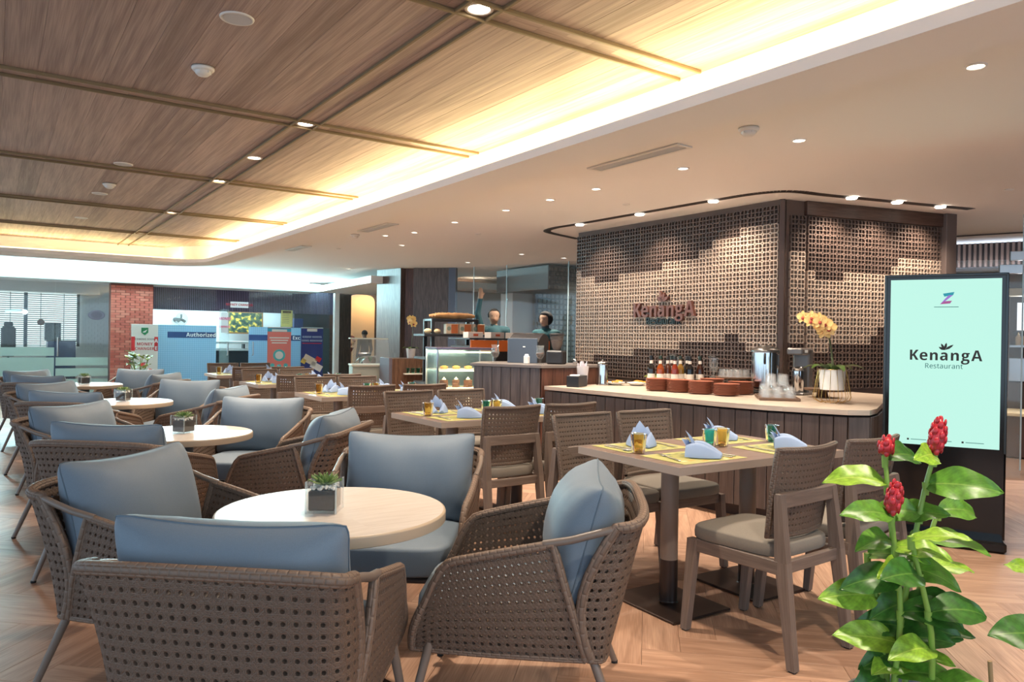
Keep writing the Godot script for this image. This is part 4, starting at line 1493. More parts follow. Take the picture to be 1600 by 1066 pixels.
	obj("body", nm, wood("cabinet_wood", rgb(88, 62, 46), rgb(128, 94, 72), 51, 1, 0.0, 0.45), bc)
	nm = MB.new()
	nm.box(Vector3(-0.27, 0.48, 0.02), Vector3(0.05, 0.97, 0.62), 0.003)
	obj("end_panel", nm, mat("end_panel", rgb(104, 98, 108), 0.4), bc)
	nm = MB.new()
	nm.box(Vector3(0.16, 0.72, 0.34), Vector3(0.44, 0.02, 0.12), 0.003)
	obj("shelf", nm, mat("shelf_white"), bc)
	var hd := thing("glass_hood", "curved glass display hood with a white frame left of the bakery cabinet", "display case", Vector3(5.22, 0.0, -11.75), -0.3)
	nm = MB.new()
	nm.box(Vector3(0, 0.40, 0), Vector3(0.60, 0.80, 0.6), 0.01)
	obj("base", nm, mat("hood_base", rgb(196, 204, 190), 0.5), hd)
	nm = MB.new()
	for k in 5:
		var pp := PackedVector2Array([Vector2(-0.25 + 0.11 * k, 0.0), Vector2(-0.16 + 0.11 * k, 0.0), Vector2(-0.20 + 0.11 * k, -0.34 - 0.08 * (k % 2))])
		nm.xf = Transform3D(Basis(Vector3.RIGHT, PI / 2), Vector3(0, 0.12, 0.303))
		nm.slab(pp, -0.002, 0.002)
	obj("green_print", nm, mat("print_green", rgb(178, 194, 104), 0.6), hd)
	var rows := []
	for k in 9:
		var a := PI / 2 * k / 8.0
		var row := PackedVector3Array()
		for q in 5:
			row.append(Vector3(-0.30 + 0.15 * q, 0.82 + 0.44 * sin(a), 0.30 * cos(a) + 0.02))
		rows.append(row)
	nm = MB.new()
	nm.surf(rows)
	obj("hood_glass", nm, pane("hood_pane", rgb(215, 226, 226), 0.25, 0.1), hd)
	nm = MB.new()
	nm.box(Vector3(0, 1.265, -0.10), Vector3(0.64, 0.02, 0.30), 0.004)
	obj("top", nm, mat("shelf_white"), hd)
	nm = MB.new()
	nm.box(Vector3(0, 0.82, 0.05), Vector3(0.64, 0.03, 0.62), 0.006)
	obj("rim", nm, mat("shelf_white"), hd)
	for k in 5:
		var p: Vector3 = Transform3D(Basis(Vector3.UP, -0.2), Vector3(5.42, 0, -10.9)) * Vector3(0.0 + 0.085 * k, 0.731, 0.35)
		tumbler(["green tumbler on the bakery cabinet's shelf", "amber tumbler on the bakery cabinet's shelf"][0 if k < 3 else 1], p, "green" if k < 3 else "amber", "tumblers on the bakery shelf", 0.9)
	orchid("yellow orchid in a white ribbed pot on the bakery cabinet", Vector3(5.50, 0.966, -10.75), 0.62, false, 2.6)

	# ---- tall counter of upright boards
	var gw := wood("counter_board", rgb(74, 66, 66), rgb(104, 94, 92), 61, 4, 0.12, 0.42)
	var tc := thing("board_counter", "tall bar counter clad in grey upright boards", "counter")
	nm = MB.new()
	nm.slab(PackedVector2Array([Vector2(4.05, -6.48), Vector2(4.365, -5.79), Vector2(5.20, -5.79), Vector2(5.20, -6.7), Vector2(4.45, -6.95)]), 0.06, 1.02)
	obj("body", nm, mat("carcass_dark", rgb(52, 42, 40), 0.6), tc)
	nm = MB.new()
	nm.slab(PackedVector2Array([Vector2(4.00, -6.50), Vector2(4.335, -5.745), Vector2(5.20, -5.745), Vector2(5.20, -6.72), Vector2(4.44, -6.98)]), 1.02, 1.045)
	obj("top", nm, mat("bar_top", rgb(120, 112, 108), 0.35), tc)
	nm = MB.new()
	nm.slab(PackedVector2Array([Vector2(4.10, -6.46), Vector2(4.40, -5.85), Vector2(5.15, -5.85), Vector2(5.15, -6.6), Vector2(4.5, -6.9)]), 0.0, 0.06)
	obj("plinth", nm, mat("counter_black"), tc)
	board_front([Vector2(4.035, -6.48), Vector2(4.35, -5.775)], 0.07, 1.018, 0.105, gw, tc)
	board_front([Vector2(4.36, -5.778), Vector2(5.20, -5.778)], 0.07, 1.018, 0.14, wood("counter_red", rgb(82, 52, 42), rgb(118, 80, 66), 63, 4, 0.1, 0.42), tc)

	# things on the tall counter
	hurricane("stemmed hurricane glass of dark grounds beside the black machine", Vector3(4.27, 1.046, -6.45))
	hurricane("tall stemmed glass with clear beads before the coffee grinder", Vector3(4.50, 1.046, -5.98))
	var mc := thing("coffee_machine", "large matt black machine with a domed side on the bar counter", "machine", Vector3(4.72, 1.046, -6.50), 0.62)
	nm = MB.new()
	var poly := PackedVector2Array([Vector2(-0.16, 0), Vector2(0.22, 0)])
	for k in 9:
		var a := k / 8.0
		poly.append(Vector2(0.22 - 0.38 * a, -0.22 - 0.09 * sin(PI * (0.15 + 0.85 * a)) ))
	nm.xf = Transform3D(Basis(Vector3.RIGHT, PI / 2), Vector3(0, 0, 0))
	nm.slab(poly, -0.17, 0.17)
	obj("case", nm, mat("machine_black", rgb(36, 35, 38), 0.45), mc)
	nm = MB.new()
	nm.box(Vector3(-0.168, 0.13, 0), Vector3(0.012, 0.26, 0.33), 0.003)
	obj("grey_panel", nm, mat("machine_grey", rgb(74, 84, 98), 0.4), mc)
	nm = MB.new()
	nm.box(Vector3(-0.176, 0.17, 0.02), Vector3(0.004, 0.012, 0.025))
	obj("badge", nm, mat("letter_white"), mc)
	var gr := thing("coffee_grinder", "coffee grinder with a clear bean hopper on the bar counter", "grinder", Vector3(4.74, 1.046, -6.02), 0.5)
	nm = MB.new()
	nm.box(Vector3(0, 0.07, 0), Vector3(0.14, 0.14, 0.18), 0.015)
	obj("motor", nm, mat("machine_black"), gr)
	nm = MB.new()
	nm.lathe([Vector2(0.035, 0.14), Vector2(0.055, 0.19), Vector2(0.075, 0.30), Vector2(0.072, 0.30), Vector2(0.052, 0.192), Vector2(0.032, 0.142)], 20)
	obj("hopper", nm, pane("smoke_glass", rgb(120, 110, 105), 0.35), gr)
	nm = MB.new()
	nm.lathe([Vector2(0.001, 0.145), Vector2(0.032, 0.145), Vector2(0.06, 0.24), Vector2(0.001, 0.25)], 16)
	obj("beans", nm, mat("coffee_beans", rgb(66, 38, 24), 0.5), gr)
	nm = MB.new()
	nm.lathe([Vector2(0.001, 0.318), Vector2(0.078, 0.312), Vector2(0.08, 0.298), Vector2(0.001, 0.298)], 20)
	obj("lid", nm, mat("machine_black"), gr)
	var sh := thing("white_shaker", "small white square shaker on the bar counter", "shaker", Vector3(4.45, 1.046, -6.14), 0.4)
	nm = MB.new()
	nm.box(Vector3(0, 0.04, 0), Vector3(0.05, 0.08, 0.05), 0.006)
	obj("body", nm, mat("porcelain", rgb(228, 226, 222), 0.25), sh)
	nm = MB.new()
	nm.lathe([Vector2(0.02, 0.08), Vector2(0.021, 0.096), Vector2(0.001, 0.10)], 14)
	obj("cap", nm, mat("porcelain"), sh)

func hurricane(label: String, at: Vector3) -> void:
	var t := thing("hurricane_glass", label, "glass", at)
	var g := MB.new()
	g.lathe([Vector2(0.001, 0.004), Vector2(0.04, 0.002), Vector2(0.041, 0.006), Vector2(0.008, 0.018), Vector2(0.007, 0.045), Vector2(0.03, 0.065), Vector2(0.046, 0.10), Vector2(0.040, 0.14), Vector2(0.034, 0.16), Vector2(0.042, 0.19), Vector2(0.040, 0.19), Vector2(0.032, 0.16), Vector2(0.038, 0.14), Vector2(0.043, 0.10), Vector2(0.028, 0.068), Vector2(0.001, 0.055)], 22)
	obj("glass", g, pane("thin_glass", rgb(225, 235, 235), 0.05, 0.02), t)
	var c := MB.new()
	c.lathe([Vector2(0.001, 0.058), Vector2(0.027, 0.07), Vector2(0.041, 0.10), Vector2(0.039, 0.118), Vector2(0.001, 0.120)], 18)
	obj("grounds", c, mat("coffee_beans", rgb(66, 38, 24), 0.5), t)

func tumbler(label: String, at: Vector3, kind: String, group: String, k := 1.0) -> Node3D:
	var key := "tumbler_" + kind + str(k)
	if counts.has(key):
		return copy_of(counts[key], at, rng.randf() * TAU, label, group)
	var t := thing("tumbler", label, "glass", at, 0.0, group)
	var col: Color = {"amber": rgb(252, 214, 132), "green": rgb(110, 214, 192), "clear": rgb(250, 252, 252)}[kind]
	var m := mat("glass_" + kind, Color(col.r, col.g, col.b, 0.0), 0.02)
	m.transparency = BaseMaterial3D.TRANSPARENCY_ALPHA
	m.refraction_enabled = true
	m.refraction_scale = 0.05
	var g := MB.new()
	var pr := [Vector2(0.0005, 0.0), Vector2(0.029, 0.0), Vector2(0.031, 0.003), Vector2(0.0405, 0.092), Vector2(0.0395, 0.0935), Vector2(0.038, 0.092), Vector2(0.030, 0.020), Vector2(0.026, 0.016), Vector2(0.0005, 0.015)]
	var q := []
	for p in pr:
		q.append(p * k)
	g.lathe(q, 28)
	obj("glass", g, m, t)
	counts[key] = t
	return t

# phalaenopsis: arching stem of flowers over strap leaves; caged adds the wire stand
func orchid(label: String, at: Vector3, h: float, caged: bool, heading: float) -> void:
	var t := thing("potted_orchid", label, "plant", at)
	var y0 := 0.10 if caged else 0.0
	var pot := MB.new()
	if caged:
		pot.lathe([Vector2(0.001, y0), Vector2(0.082, y0), Vector2(0.086, y0 + 0.005), Vector2(0.094, y0 + 0.155), Vector2(0.088, y0 + 0.155), Vector2(0.084, y0 + 0.13), Vector2(0.001, y0 + 0.128)], 32)
	else:
		pot.lathe([Vector2(0.001, y0), Vector2(0.062, y0), Vector2(0.078, y0 + 0.155), Vector2(0.072, y0 + 0.155), Vector2(0.07, y0 + 0.13), Vector2(0.001, y0 + 0.128)], 10)
	obj("pot", pot, mat("porcelain", rgb(228, 226, 222), 0.25), t)
	if caged:
		var gold := mat("gold_wire", rgb(190, 150, 84), 0.3, 1.0)
		for q in [[0.012, 0.075], [0.165, 0.098]]:
			var ring := []
			for k in 33:
				ring.append(Vector3(cos(k * TAU / 32) * q[1], q[0] + 0.09 * (1 if q[0] > 0.1 else 0), sin(k * TAU / 32) * q[1]))
			var m := MB.new()
			m.tube(ring, 0.0022, 5, false)
			obj("wire_ring", m, gold, t)
		for k in 14:
			var a := k * TAU / 14
			var m := MB.new()
			m.tube([Vector3(cos(a) * 0.098, 0.255, sin(a) * 0.098), Vector3(cos(a) * 0.135, 0.05, sin(a) * 0.135), Vector3(cos(a) * 0.125, 0.025, sin(a) * 0.125), Vector3(cos(a) * 0.075, 0.004, sin(a) * 0.075)], 0.002, 5)
			obj("wire", m, gold, t)
	var ytop := y0 + 0.13
	var lf := mat("orchid_leaf", rgb(70, 96, 40), 0.35)
	for k in 6:
		var a := k * TAU / 6 + 0.4
		obj("leaf", leaf_strip(a, 0.24 if caged else 0.16, 0.035, 0.45 + 0.12 * (k % 2), Vector3(0, ytop, 0), 0.75, 0.35), lf, t)
	var stems := 2 if caged else 1
	for s in stems:
		var dir := Vector3(sin(heading), 0, cos(heading)).rotated(Vector3.UP, 0.25 * s)
		var base := Vector3(0.02 * s, ytop, 0)
		var path := []
		for k in 11:
			var u := k / 10.0
			path.append(base + Vector3.UP * h * (1.25 * u - 0.62 * u * u) * (1.0 - 0.07 * s) * 1.35 + dir * (h * 0.62 * u * u - h * 0.12 * u) + dir.cross(Vector3.UP) * 0.02 * sin(u * 5.0))
		var m := MB.new()
		m.tube(path, [0.004, 0.004, 0.004, 0.0038, 0.0036, 0.0034, 0.0032, 0.003, 0.0026, 0.002, 0.0015], 6)
		obj("stem", m, mat("orchid_stem", rgb(92, 96, 60), 0.5), t)
		var nf := 7 if caged else 6
		for k in nf:
			var u := 0.58 + 0.42 * k / float(nf - 1)
			var i0 := int(u * 10.0)
			var p: Vector3 = path[mini(i0, 10)].lerp(path[mini(i0 + 1, 10)], u * 10.0 - i0)
			orchid_flower(t, p + Vector3(0, -0.012, 0) + dir.cross(Vector3.UP) * (0.025 * (1 if k % 2 == 0 else -1)), facing(-0.75, 0.66) + rng.randf_range(-0.5, 0.5), 0.056 - 0.002 * k)

func orchid_flower(t: Node, p: Vector3, turn: float, r: float) -> void:
	var m := MB.new()
	m.xf = Transform3D(Basis(Vector3.UP, turn), p)
	for k in 5:
		var a := PI / 2 + k * TAU / 5
		var w := r * (0.62 if k in [1, 4] else 0.36)
		var rows := []
		for q in 5:
			var u := q / 4.0
			var row := PackedVector3Array()
			for s in [-1.0, 0.0, 1.0]:
				var ww := w * sin(PI * (0.1 + 0.8 * u))
				row.append(Vector3(cos(a) * r * 1.1 * u - sin(a) * ww * s, sin(a) * r * 1.1 * u + cos(a) * ww * s, 0.006 * absf(s) + 0.012 * u * (1.0 - u)))
			rows.append(row)
		m.surf(rows)
	var pm := mat("orchid_petal", rgb(250, 214, 140), 0.5)
	pm.backlight_enabled = true
	pm.backlight = Color(0.5, 0.35, 0.12)
	var f := obj("flower", m, pm, t)
	var l := MB.new()
	l.xf = Transform3D(Basis(Vector3.UP, turn), p)
	l.ball(Vector3(0, -r * 0.22, 0.012), Vector3(r * 0.26, r * 0.30, 0.010), 8, 5)
	obj("lip", l, mat("orchid_lip", rgb(176, 70, 60), 0.5), f)

const TILE := 0.0835

# one openwork tile in the xy plane facing +z, lower left corner at the origin
func tile_into(m: MB) -> void:
	var h := TILE / 2
	var c := Vector3(h, h, 0)
	var b := 0.0040
	var o := 0.0055
	var dz := 0.024
	for sx in [-1.0, 1.0]:
		for sy in [-1.0, 1.0]:
			var out := [Vector2(0, 0), Vector2(h, 0), Vector2(h, h * 0.72), Vector2(h * 0.92, h * 0.92), Vector2(h * 0.72, h), Vector2(0, h)]
			var inn := [Vector2(b, b), Vector2(h - o, b), Vector2(h - o, h * 0.58), Vector2(h * 0.735, h * 0.735), Vector2(h * 0.58, h - o), Vector2(b, h - o)]
			for k in 6:
				var q := (k + 1) % 6
				var P := []
				for p in [out[k], out[q], inn[q], inn[k]]:
					P.append(c + Vector3(p.x * sx, p.y * sy, dz))
				m.face(P, Vector3(0, 0, 1))
				var e: Vector2 = inn[q] - inn[k]
				var n := Vector3(-e.y * sx, e.x * sy, 0)
				m.face([P[3], P[2], P[2] - Vector3(0, 0, dz), P[3] - Vector3(0, 0, dz)], n)
				if k >= 1 and k <= 4:
					var e2: Vector2 = out[q] - out[k]
					m.face([P[0], P[1], P[1] - Vector3(0, 0, dz), P[0] - Vector3(0, 0, dz)], Vector3(e2.y * sx, -e2.x * sy, 0))

func step_of(table: Array, c: float) -> float:
	var v: float = table[0][1]
	for q in table:
		if c >= q[0]:
			v = q[1]
	return v

func tiled_wall(called: String, origin: Vector3, turn: float, cols: int, width: float, rows: int, up: Array, low: Array, key: Callable, frame: Callable) -> Node3D:
	var bk := MB.new()
	bk.box(Vector3(width / 2, 1.3, -0.06), Vector3(width, 2.6, 0.12))
	var w := struct(called, bk, mat("lattice_back", rgb(104, 86, 77), 0.8))
	w.position = origin
	w.rotation.y = turn
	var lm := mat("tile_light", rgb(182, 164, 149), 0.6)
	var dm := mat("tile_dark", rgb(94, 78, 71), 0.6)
	var one := MB.new()
	tile_into(one)
	var shape := one.mesh()
	var cells := []
	for c in cols:
		for r in rows:
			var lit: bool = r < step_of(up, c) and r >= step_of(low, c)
			cells.append([c, r, lit, key.call(c, r)])
	cells.sort_custom(func(a, b): return a[3] < b[3])
	var rest := [MB.new(), MB.new()]
	for k in cells.size():
		var q: Array = cells[k]
		var at := Vector3(frame.call(q[0]), 0.88 + q[1] * TILE, 0.0)
		if k < 296:
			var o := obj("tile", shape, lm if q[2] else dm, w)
			o.position = at
		else:
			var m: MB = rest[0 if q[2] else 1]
			m.xf = Transform3D(Basis.IDENTITY, at)
			tile_into(m)
	for k in 2:
		if rest[k].v.size() > 0:
			stuff(obj("far_tiles", rest[k], lm if k == 0 else dm, w))
	return w

func bottle(label: String, at: Vector3, liquid: Color, key: String, cap: Color) -> void:
	var t := thing("bottle", label, "bottle", at, rng.randf_range(-0.6, 0.2), "bottles behind the plates")
	var g := MB.new()
	g.lathe([Vector2(0.001, 0), Vector2(0.034, 0), Vector2(0.036, 0.006), Vector2(0.036, 0.175), Vector2(0.030, 0.20), Vector2(0.015, 0.225), Vector2(0.0135, 0.285), Vector2(0.016, 0.287)], 18)
	obj("glass", g, mat("bottle_" + key, liquid, 0.08), t)
	var l := MB.new()
	l.lathe([Vector2(0.0366, 0.035), Vector2(0.0366, 0.135)], 18)
	obj("paper_label", l, mat("bottle_label", rgb(214, 204, 192), 0.7), t)
	l = MB.new()
	l.lathe([Vector2(0.0372, 0.050), Vector2(0.0372, 0.085)], 18)
	obj("label_print", l, mat("bottle_print_" + key, liquid.lerp(Color(0.6, 0.6, 0.4), 0.5), 0.7), t)
	l = MB.new()
	l.lathe([Vector2(0.0165, 0.232), Vector2(0.0155, 0.262)], 14)
	obj("neck_label", l, mat("bottle_label"), t)
	var c := MB.new()
	c.lathe([Vector2(0.0175, 0.272), Vector2(0.0175, 0.305), Vector2(0.016, 0.308), Vector2(0.001, 0.308)], 14)
	obj("cap", c, mat("cap_" + key, cap, 0.4), t)

func build_counter() -> void:
	# ---- lattice wall, two faces
	var right_turn := atan2(-(-3.68 + 4.17), 7.74 - 5.87)
	tiled_wall("wall_lattice", Vector3(5.85, 0, -7.03), -PI / 2, 34, 2.84, 20,
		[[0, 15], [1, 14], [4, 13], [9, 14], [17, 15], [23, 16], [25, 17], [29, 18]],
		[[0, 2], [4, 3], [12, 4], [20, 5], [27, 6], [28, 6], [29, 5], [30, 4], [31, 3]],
		func(c, r): return -c + absf(r - 9.0) * 0.01, func(c): return c * TILE)
	var sw := tiled_wall("wall_lattice_side", Vector3(5.90, 0, -4.16), right_turn, 22, 1.93, 19,
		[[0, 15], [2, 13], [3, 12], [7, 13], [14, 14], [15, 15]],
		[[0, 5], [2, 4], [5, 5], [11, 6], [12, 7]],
		func(c, r): return c * 1.0 - r * 0.01, func(c): return 0.035 + c * TILE + (0.03 if c > 1 else 0.0))
	var band := MB.new()
	band.box(Vector3(1.06, 2.535, 0.02), Vector3(1.72, 0.13, 0.04), 0.003)
	obj("top_band", band, wood("band_brown", rgb(70, 50, 43), rgb(98, 74, 64), 65, 1, 0.0, 0.45), sw)
	var ed := MB.new()
	ed.box(Vector3(5.865, 1.3, -4.175), Vector3(0.05, 2.6, 0.05), 0.004, Basis(Vector3.UP, 0.5))
	struct("trim_7", ed, mat("trim_brown", rgb(84, 68, 62), 0.5))
	ed = MB.new()
	ed.box(Vector3(7.78, 1.3, -3.66), Vector3(0.14, 2.6, 0.14), 0.004, Basis(Vector3.UP, right_turn))
	struct("trim_8", ed, mat("trim_post", rgb(108, 96, 92), 0.4))
	# ---- dark slot with spot lamps round the wall
	var path := [Vector2(7.63, -3.36), Vector2(6.04, -3.80), Vector2(5.70, -3.87), Vector2(5.54, -3.97), Vector2(5.45, -4.20), Vector2(5.42, -4.63), Vector2(5.38, -6.47), Vector2(5.36, -6.85), Vector2(5.42, -7.10), Vector2(5.60, -7.25), Vector2(6.18, -7.44)]
	var cv := Curve2D.new()
	for k in path.size():
		var tn: Vector2 = (path[mini(k + 1, path.size() - 1)] - path[maxi(k - 1, 0)]) * 0.15
		cv.add_point(path[k], -tn, tn)
	cv.bake_interval = 0.05
	var bp := cv.get_baked_points()
	var sl := MB.new()
	for k in bp.size() - 1:
		var a := bp[k]
		var b := bp[k + 1]
		var n := (b - a).orthogonal().normalized() * 0.045
		sl.face([Vector3(a.x + n.x, 2.597, a.y + n.y), Vector3(b.x + n.x, 2.597, b.y + n.y), Vector3(b.x - n.x, 2.597, b.y - n.y), Vector3(a.x - n.x, 2.597, a.y - n.y)], Vector3.DOWN)
		for s in [-1.0, 1.0]:
			sl.face([Vector3(a.x + n.x * s, 2.597, a.y + n.y * s), Vector3(b.x + n.x * s, 2.597, b.y + n.y * s), Vector3(b.x + n.x * s, 2.61, b.y + n.y * s), Vector3(a.x + n.x * s, 2.61, a.y + n.y * s)], Vector3(n.x * s, 0, n.y * s))
	struct("trim_9", sl, mat("slot_dark", rgb(40, 30, 26), 0.6))
	for p in [[6.23, -3.73, 0.16, -0.45], [6.73, -3.59, 0.16, -0.45], [7.25, -3.46, 0.16, -0.45], [5.395, -6.47, 0.45, 0.0], [5.42, -5.55, 0.45, 0.0], [5.425, -4.60, 0.45, 0.0]]:
		var t := thing("slot_spotlight", "small spot lamp in the dark slot round the lattice wall", "light", Vector3(p[0], 2.592, p[1]), 0.0, "spot lamps in the dark slot")
		var m := MB.new()
		m.lathe([Vector2(0.001, -0.004), Vector2(0.036, -0.004), Vector2(0.042, -0.010), Vector2(0.048, 0.0)], 18)
		obj("lamp_face", m, glow("lamp_glow_warm", Color(1.0, 0.93, 0.84), 14.0), t)
		var s := SpotLight3D.new()
		s.light_color = Color(1.0, 0.91, 0.82)
		s.light_energy = 1.9
		s.light_size = 0.03
		s.spot_angle = 52.0
		s.spot_angle_attenuation = 0.9
		s.spot_range = 12.0
		s.spot_attenuation = 2.0
		s.shadow_enabled = true
		s.name = "lamp_light"
		t.add_child(s)
		s.look_at_from_position(Vector3(p[0], 2.578, p[1]), Vector3(p[0], 2.578, p[1]) + Vector3(p[2] * 0.8, -1.0, p[3] * 0.8), Vector3.RIGHT)
	# ---- sign on the wall
	var sg := thing("restaurant_sign", "brown raised KenangA Restaurant sign with a leaf mark on the lattice wall", "sign", Vector3(5.815, 1.63, -5.58), -PI / 2)
	var brown := mat("sign_brown", rgb(106, 68, 58), 0.4)
	var x := -0.44
	var word := ["K", "e", "n", "a", "n", "g", "A"]
	var wid := [0.128, 0.122, 0.122, 0.122, 0.122, 0.128, 0.15]
	for k in 7:
		var o := obj("letter", text(word[k], 0.188, 0.045, true), brown, sg)
		o.position = Vector3(x + wid[k] / 2, 0.0, 0.0)
		x += wid[k]
	var rs := obj("lettering", text("Restaurant", 0.09, 0.02, false, true), mat("sign_teal", rgb(44, 60, 64), 0.4), sg)
	rs.position = Vector3(0.0, -0.118, 0.0)
	for k in 4:
		var a: float = [0.9, 0.25, -0.35, -1.05][k]
		var l: float = [0.09, 0.12, 0.10, 0.11][k]
		var m := MB.new()
		m.xf = Transform3D(Basis(Vector3(0, 0, 1), a) * Basis(Vector3.RIGHT, PI / 2), Vector3(-0.005, 0.085, 0.0))
		m.slab(PackedVector2Array([Vector2(0, 0), Vector2(0.02, -l * 0.4), Vector2(0.014, -l * 0.75), Vector2(0, -l), Vector2(-0.014, -l * 0.75), Vector2(-0.02, -l * 0.4)]), -0.02, 0.02)
		obj("leaf_mark", m, brown, sg)

	# ---- low buffet counter
	var bw := wood("buffet_board", rgb(74, 62, 57), rgb(96, 82, 76), 71, 4, 0.10, 0.42)
	var front := [Vector2(4.385, -5.735), Vector2(4.445, -4.56), Vector2(4.49, -3.71), Vector2(4.57, -3.35), Vector2(4.71, -3.03), Vector2(4.79, -2.87), Vector2(4.92, -2.79), Vector2(5.10, -2.84), Vector2(6.6, -3.55)]
	var bc := thing("buffet_counter", "long low buffet counter clad in brown upright boards", "counter")
	var core := PackedVector2Array()
	var kick := PackedVector2Array()
	for p in front:
		core.append(p + Vector2(0.03, -0.02))
		kick.append(p + Vector2(0.09, -0.06))
	for arr in [core, kick]:
		arr.append(Vector2(6.6, -3.93))
		arr.append(Vector2(5.90, -4.12))
		arr.append(Vector2(5.80, -4.2))
		arr.append(Vector2(5.80, -5.72))
	var m := MB.new()
	m.slab(core, 0.10, 0.80)
	obj("body", m, mat("carcass_dark", rgb(52, 42, 40), 0.6), bc)
	m = MB.new()
	m.slab(kick, 0.0, 0.10)
	obj("plinth", m, mat("plinth_brown", rgb(62, 44, 36), 0.6), bc)
	board_front(front, 0.10, 0.80, 0.115, bw, bc)
	var top := PackedVector2Array()
	for p in front:
		top.append(p + Vector2(-0.025, 0.015))
	top.append(Vector2(6.6, -3.92))
	top.append(Vector2(5.91, -4.10))
	top.append(Vector2(5.805, -4.2))
	top.append(Vector2(5.805, -5.725))
	m = MB.new()
	m.slab(top, 0.815, 0.85, 0.8)
	var stone := mat("counter_stone", Color.WHITE, 0.35)
	stone.albedo_texture = grain(256, 256, 1, rgb(182, 164, 147), rgb(210, 194, 177), 81, 0.0, 0.6)
	var ctop := thing("worktop", "pale stone worktop running the length of the buffet counter", "worktop", Vector3.ZERO)
	obj("slab", m, stone, ctop)

	# ---- things on the worktop
	var Y := 0.851
	var steel := mat("polished_steel", rgb(206, 208, 210), 0.12, 1.0)
	var blackp := mat("black_plastic", rgb(26, 25, 26), 0.4)
	var cd := thing("napkin_caddy", "black caddy of paper sachets beside the straw cup", "caddy", Vector3(4.60, Y, -5.52), 0.55)
	m = MB.new()
	m.box(Vector3(0, 0.006, 0), Vector3(0.26, 0.012, 0.12), 0.003)
	for q in [[Vector3(0, 0.055, 0.057), Vector3(0.26, 0.10, 0.006)], [Vector3(0, 0.055, -0.057), Vector3(0.26, 0.10, 0.006)], [Vector3(-0.127, 0.055, 0), Vector3(0.006, 0.10, 0.11)], [Vector3(0.127, 0.055, 0), Vector3(0.006, 0.10, 0.11)], [Vector3(0, 0.055, 0), Vector3(0.006, 0.10, 0.11)]]:
		m.box(q[0], q[1], 0.002)
	obj("tray", m, blackp, cd)
	for k in 5:
		m = MB.new()
		m.box(Vector3(-0.105 + k * 0.02, 0.065, 0), Vector3(0.012, 0.10, 0.07), 0.002)
		obj("sachet", m, mat("paper"), cd)
	var st := thing("straw_cup", "pale cup crowded with wrapped straws and stirrers", "cup", Vector3(4.775, Y, -5.645))
	m = MB.new()
	m.lathe([Vector2(0.001, 0), Vector2(0.045, 0), Vector2(0.06, 0.19), Vector2(0.057, 0.19), Vector2(0.043, 0.006), Vector2(0.001, 0.006)], 20)
	obj("cup", m, pane("cup_plastic", rgb(225, 222, 226), 0.5, 0.3), st)
	for k in 26:
		var a := rng.randf() * TAU
		var r := rng.randf_range(0.0, 0.034)
		m = MB.new()
		m.tube([Vector3(cos(a) * r, 0.008, sin(a) * r), Vector3(cos(a) * r * 1.45, 0.20 + rng.randf() * 0.04, sin(a) * r * 1.45)], 0.005, 6)
		obj("straw", m, mat("straw_white", rgb(222, 214, 222), 0.6), st)
	var pi := thing("steel_pitcher", "polished steel water pitcher with a lid", "pitcher", Vector3(4.98, Y, -5.58), 0.6)
	m = MB.new()
	m.lathe([Vector2(0.001, 0), Vector2(0.066, 0), Vector2(0.064, 0.008), Vector2(0.056, 0.02), Vector2(0.053, 0.20), Vector2(0.056, 0.222), Vector2(0.001, 0.224)], 26)
	obj("body", m, steel, pi)
	m = MB.new()
	m.lathe([Vector2(0.057, 0.222), Vector2(0.05, 0.234), Vector2(0.012, 0.242), Vector2(0.012, 0.255), Vector2(0.001, 0.257)], 22)
	obj("lid", m, steel, pi)
	m = MB.new()
	m.tube([Vector3(0.05, 0.20, 0), Vector3(0.10, 0.19, 0), Vector3(0.11, 0.14, 0), Vector3(0.09, 0.07, 0), Vector3(0.05, 0.06, 0)], 0.007, 8)
	obj("handle", m, steel, pi)
	m = MB.new()
	m.box(Vector3(-0.062, 0.208, 0), Vector3(0.03, 0.016, 0.03), 0.005)
	obj("spout", m, steel, pi)
	var sk := thing("lidded_jar", "small silver-knobbed jar on the bar counter end", "jar", Vector3(4.97, 1.046, -6.0))
	m = MB.new()
	m.lathe([Vector2(0.001, 0), Vector2(0.025, 0), Vector2(0.022, 0.03), Vector2(0.026, 0.05), Vector2(0.001, 0.055)], 14)
	obj("knob", m, steel, sk)
	# salad plates
	for q in [[5.13, -5.56, "white plate of orange fruit slices beside the steel pitcher", 0], [5.29, -5.42, "white plate of orange and white fruit beside the lettuce bowl", 0]]:
		var t := thing("fruit_plate", q[2], "plate", Vector3(q[0], Y, q[1]))
		m = MB.new()
		m.lathe([Vector2(0.001, 0.008), Vector2(0.05, 0.006), Vector2(0.055, 0.0), Vector2(0.06, 0.004), Vector2(0.10, 0.026), Vector2(0.102, 0.03), Vector2(0.098, 0.03), Vector2(0.055, 0.014), Vector2(0.001, 0.014)], 26)
		obj("plate", m, mat("porcelain"), t)
		for k in 9:
			m = MB.new()
			m.box(Vector3(rng.randf_range(-0.06, 0.06), 0.030 + 0.006 * (k % 3), rng.randf_range(-0.06, 0.06)), Vector3(0.045, 0.014, 0.022), 0.005, Basis(Vector3.UP, rng.randf() * 3))
			obj("fruit_slice", m, mat("fruit_orange", rgb(226, 142, 40), 0.4) if k % 3 != 0 else mat("cream"), t)
	var lb := thing("lettuce_bowl", "glass bowl of curly green lettuce beside the bottles", "bowl", Vector3(5.48, Y, -5.375))
	m = MB.new()
	m.lathe([Vector2(0.001, 0.004), Vector2(0.05, 0.0), Vector2(0.075, 0.03), Vector2(0.085, 0.08), Vector2(0.082, 0.08), Vector2(0.072, 0.032), Vector2(0.048, 0.006), Vector2(0.001, 0.008)], 24)
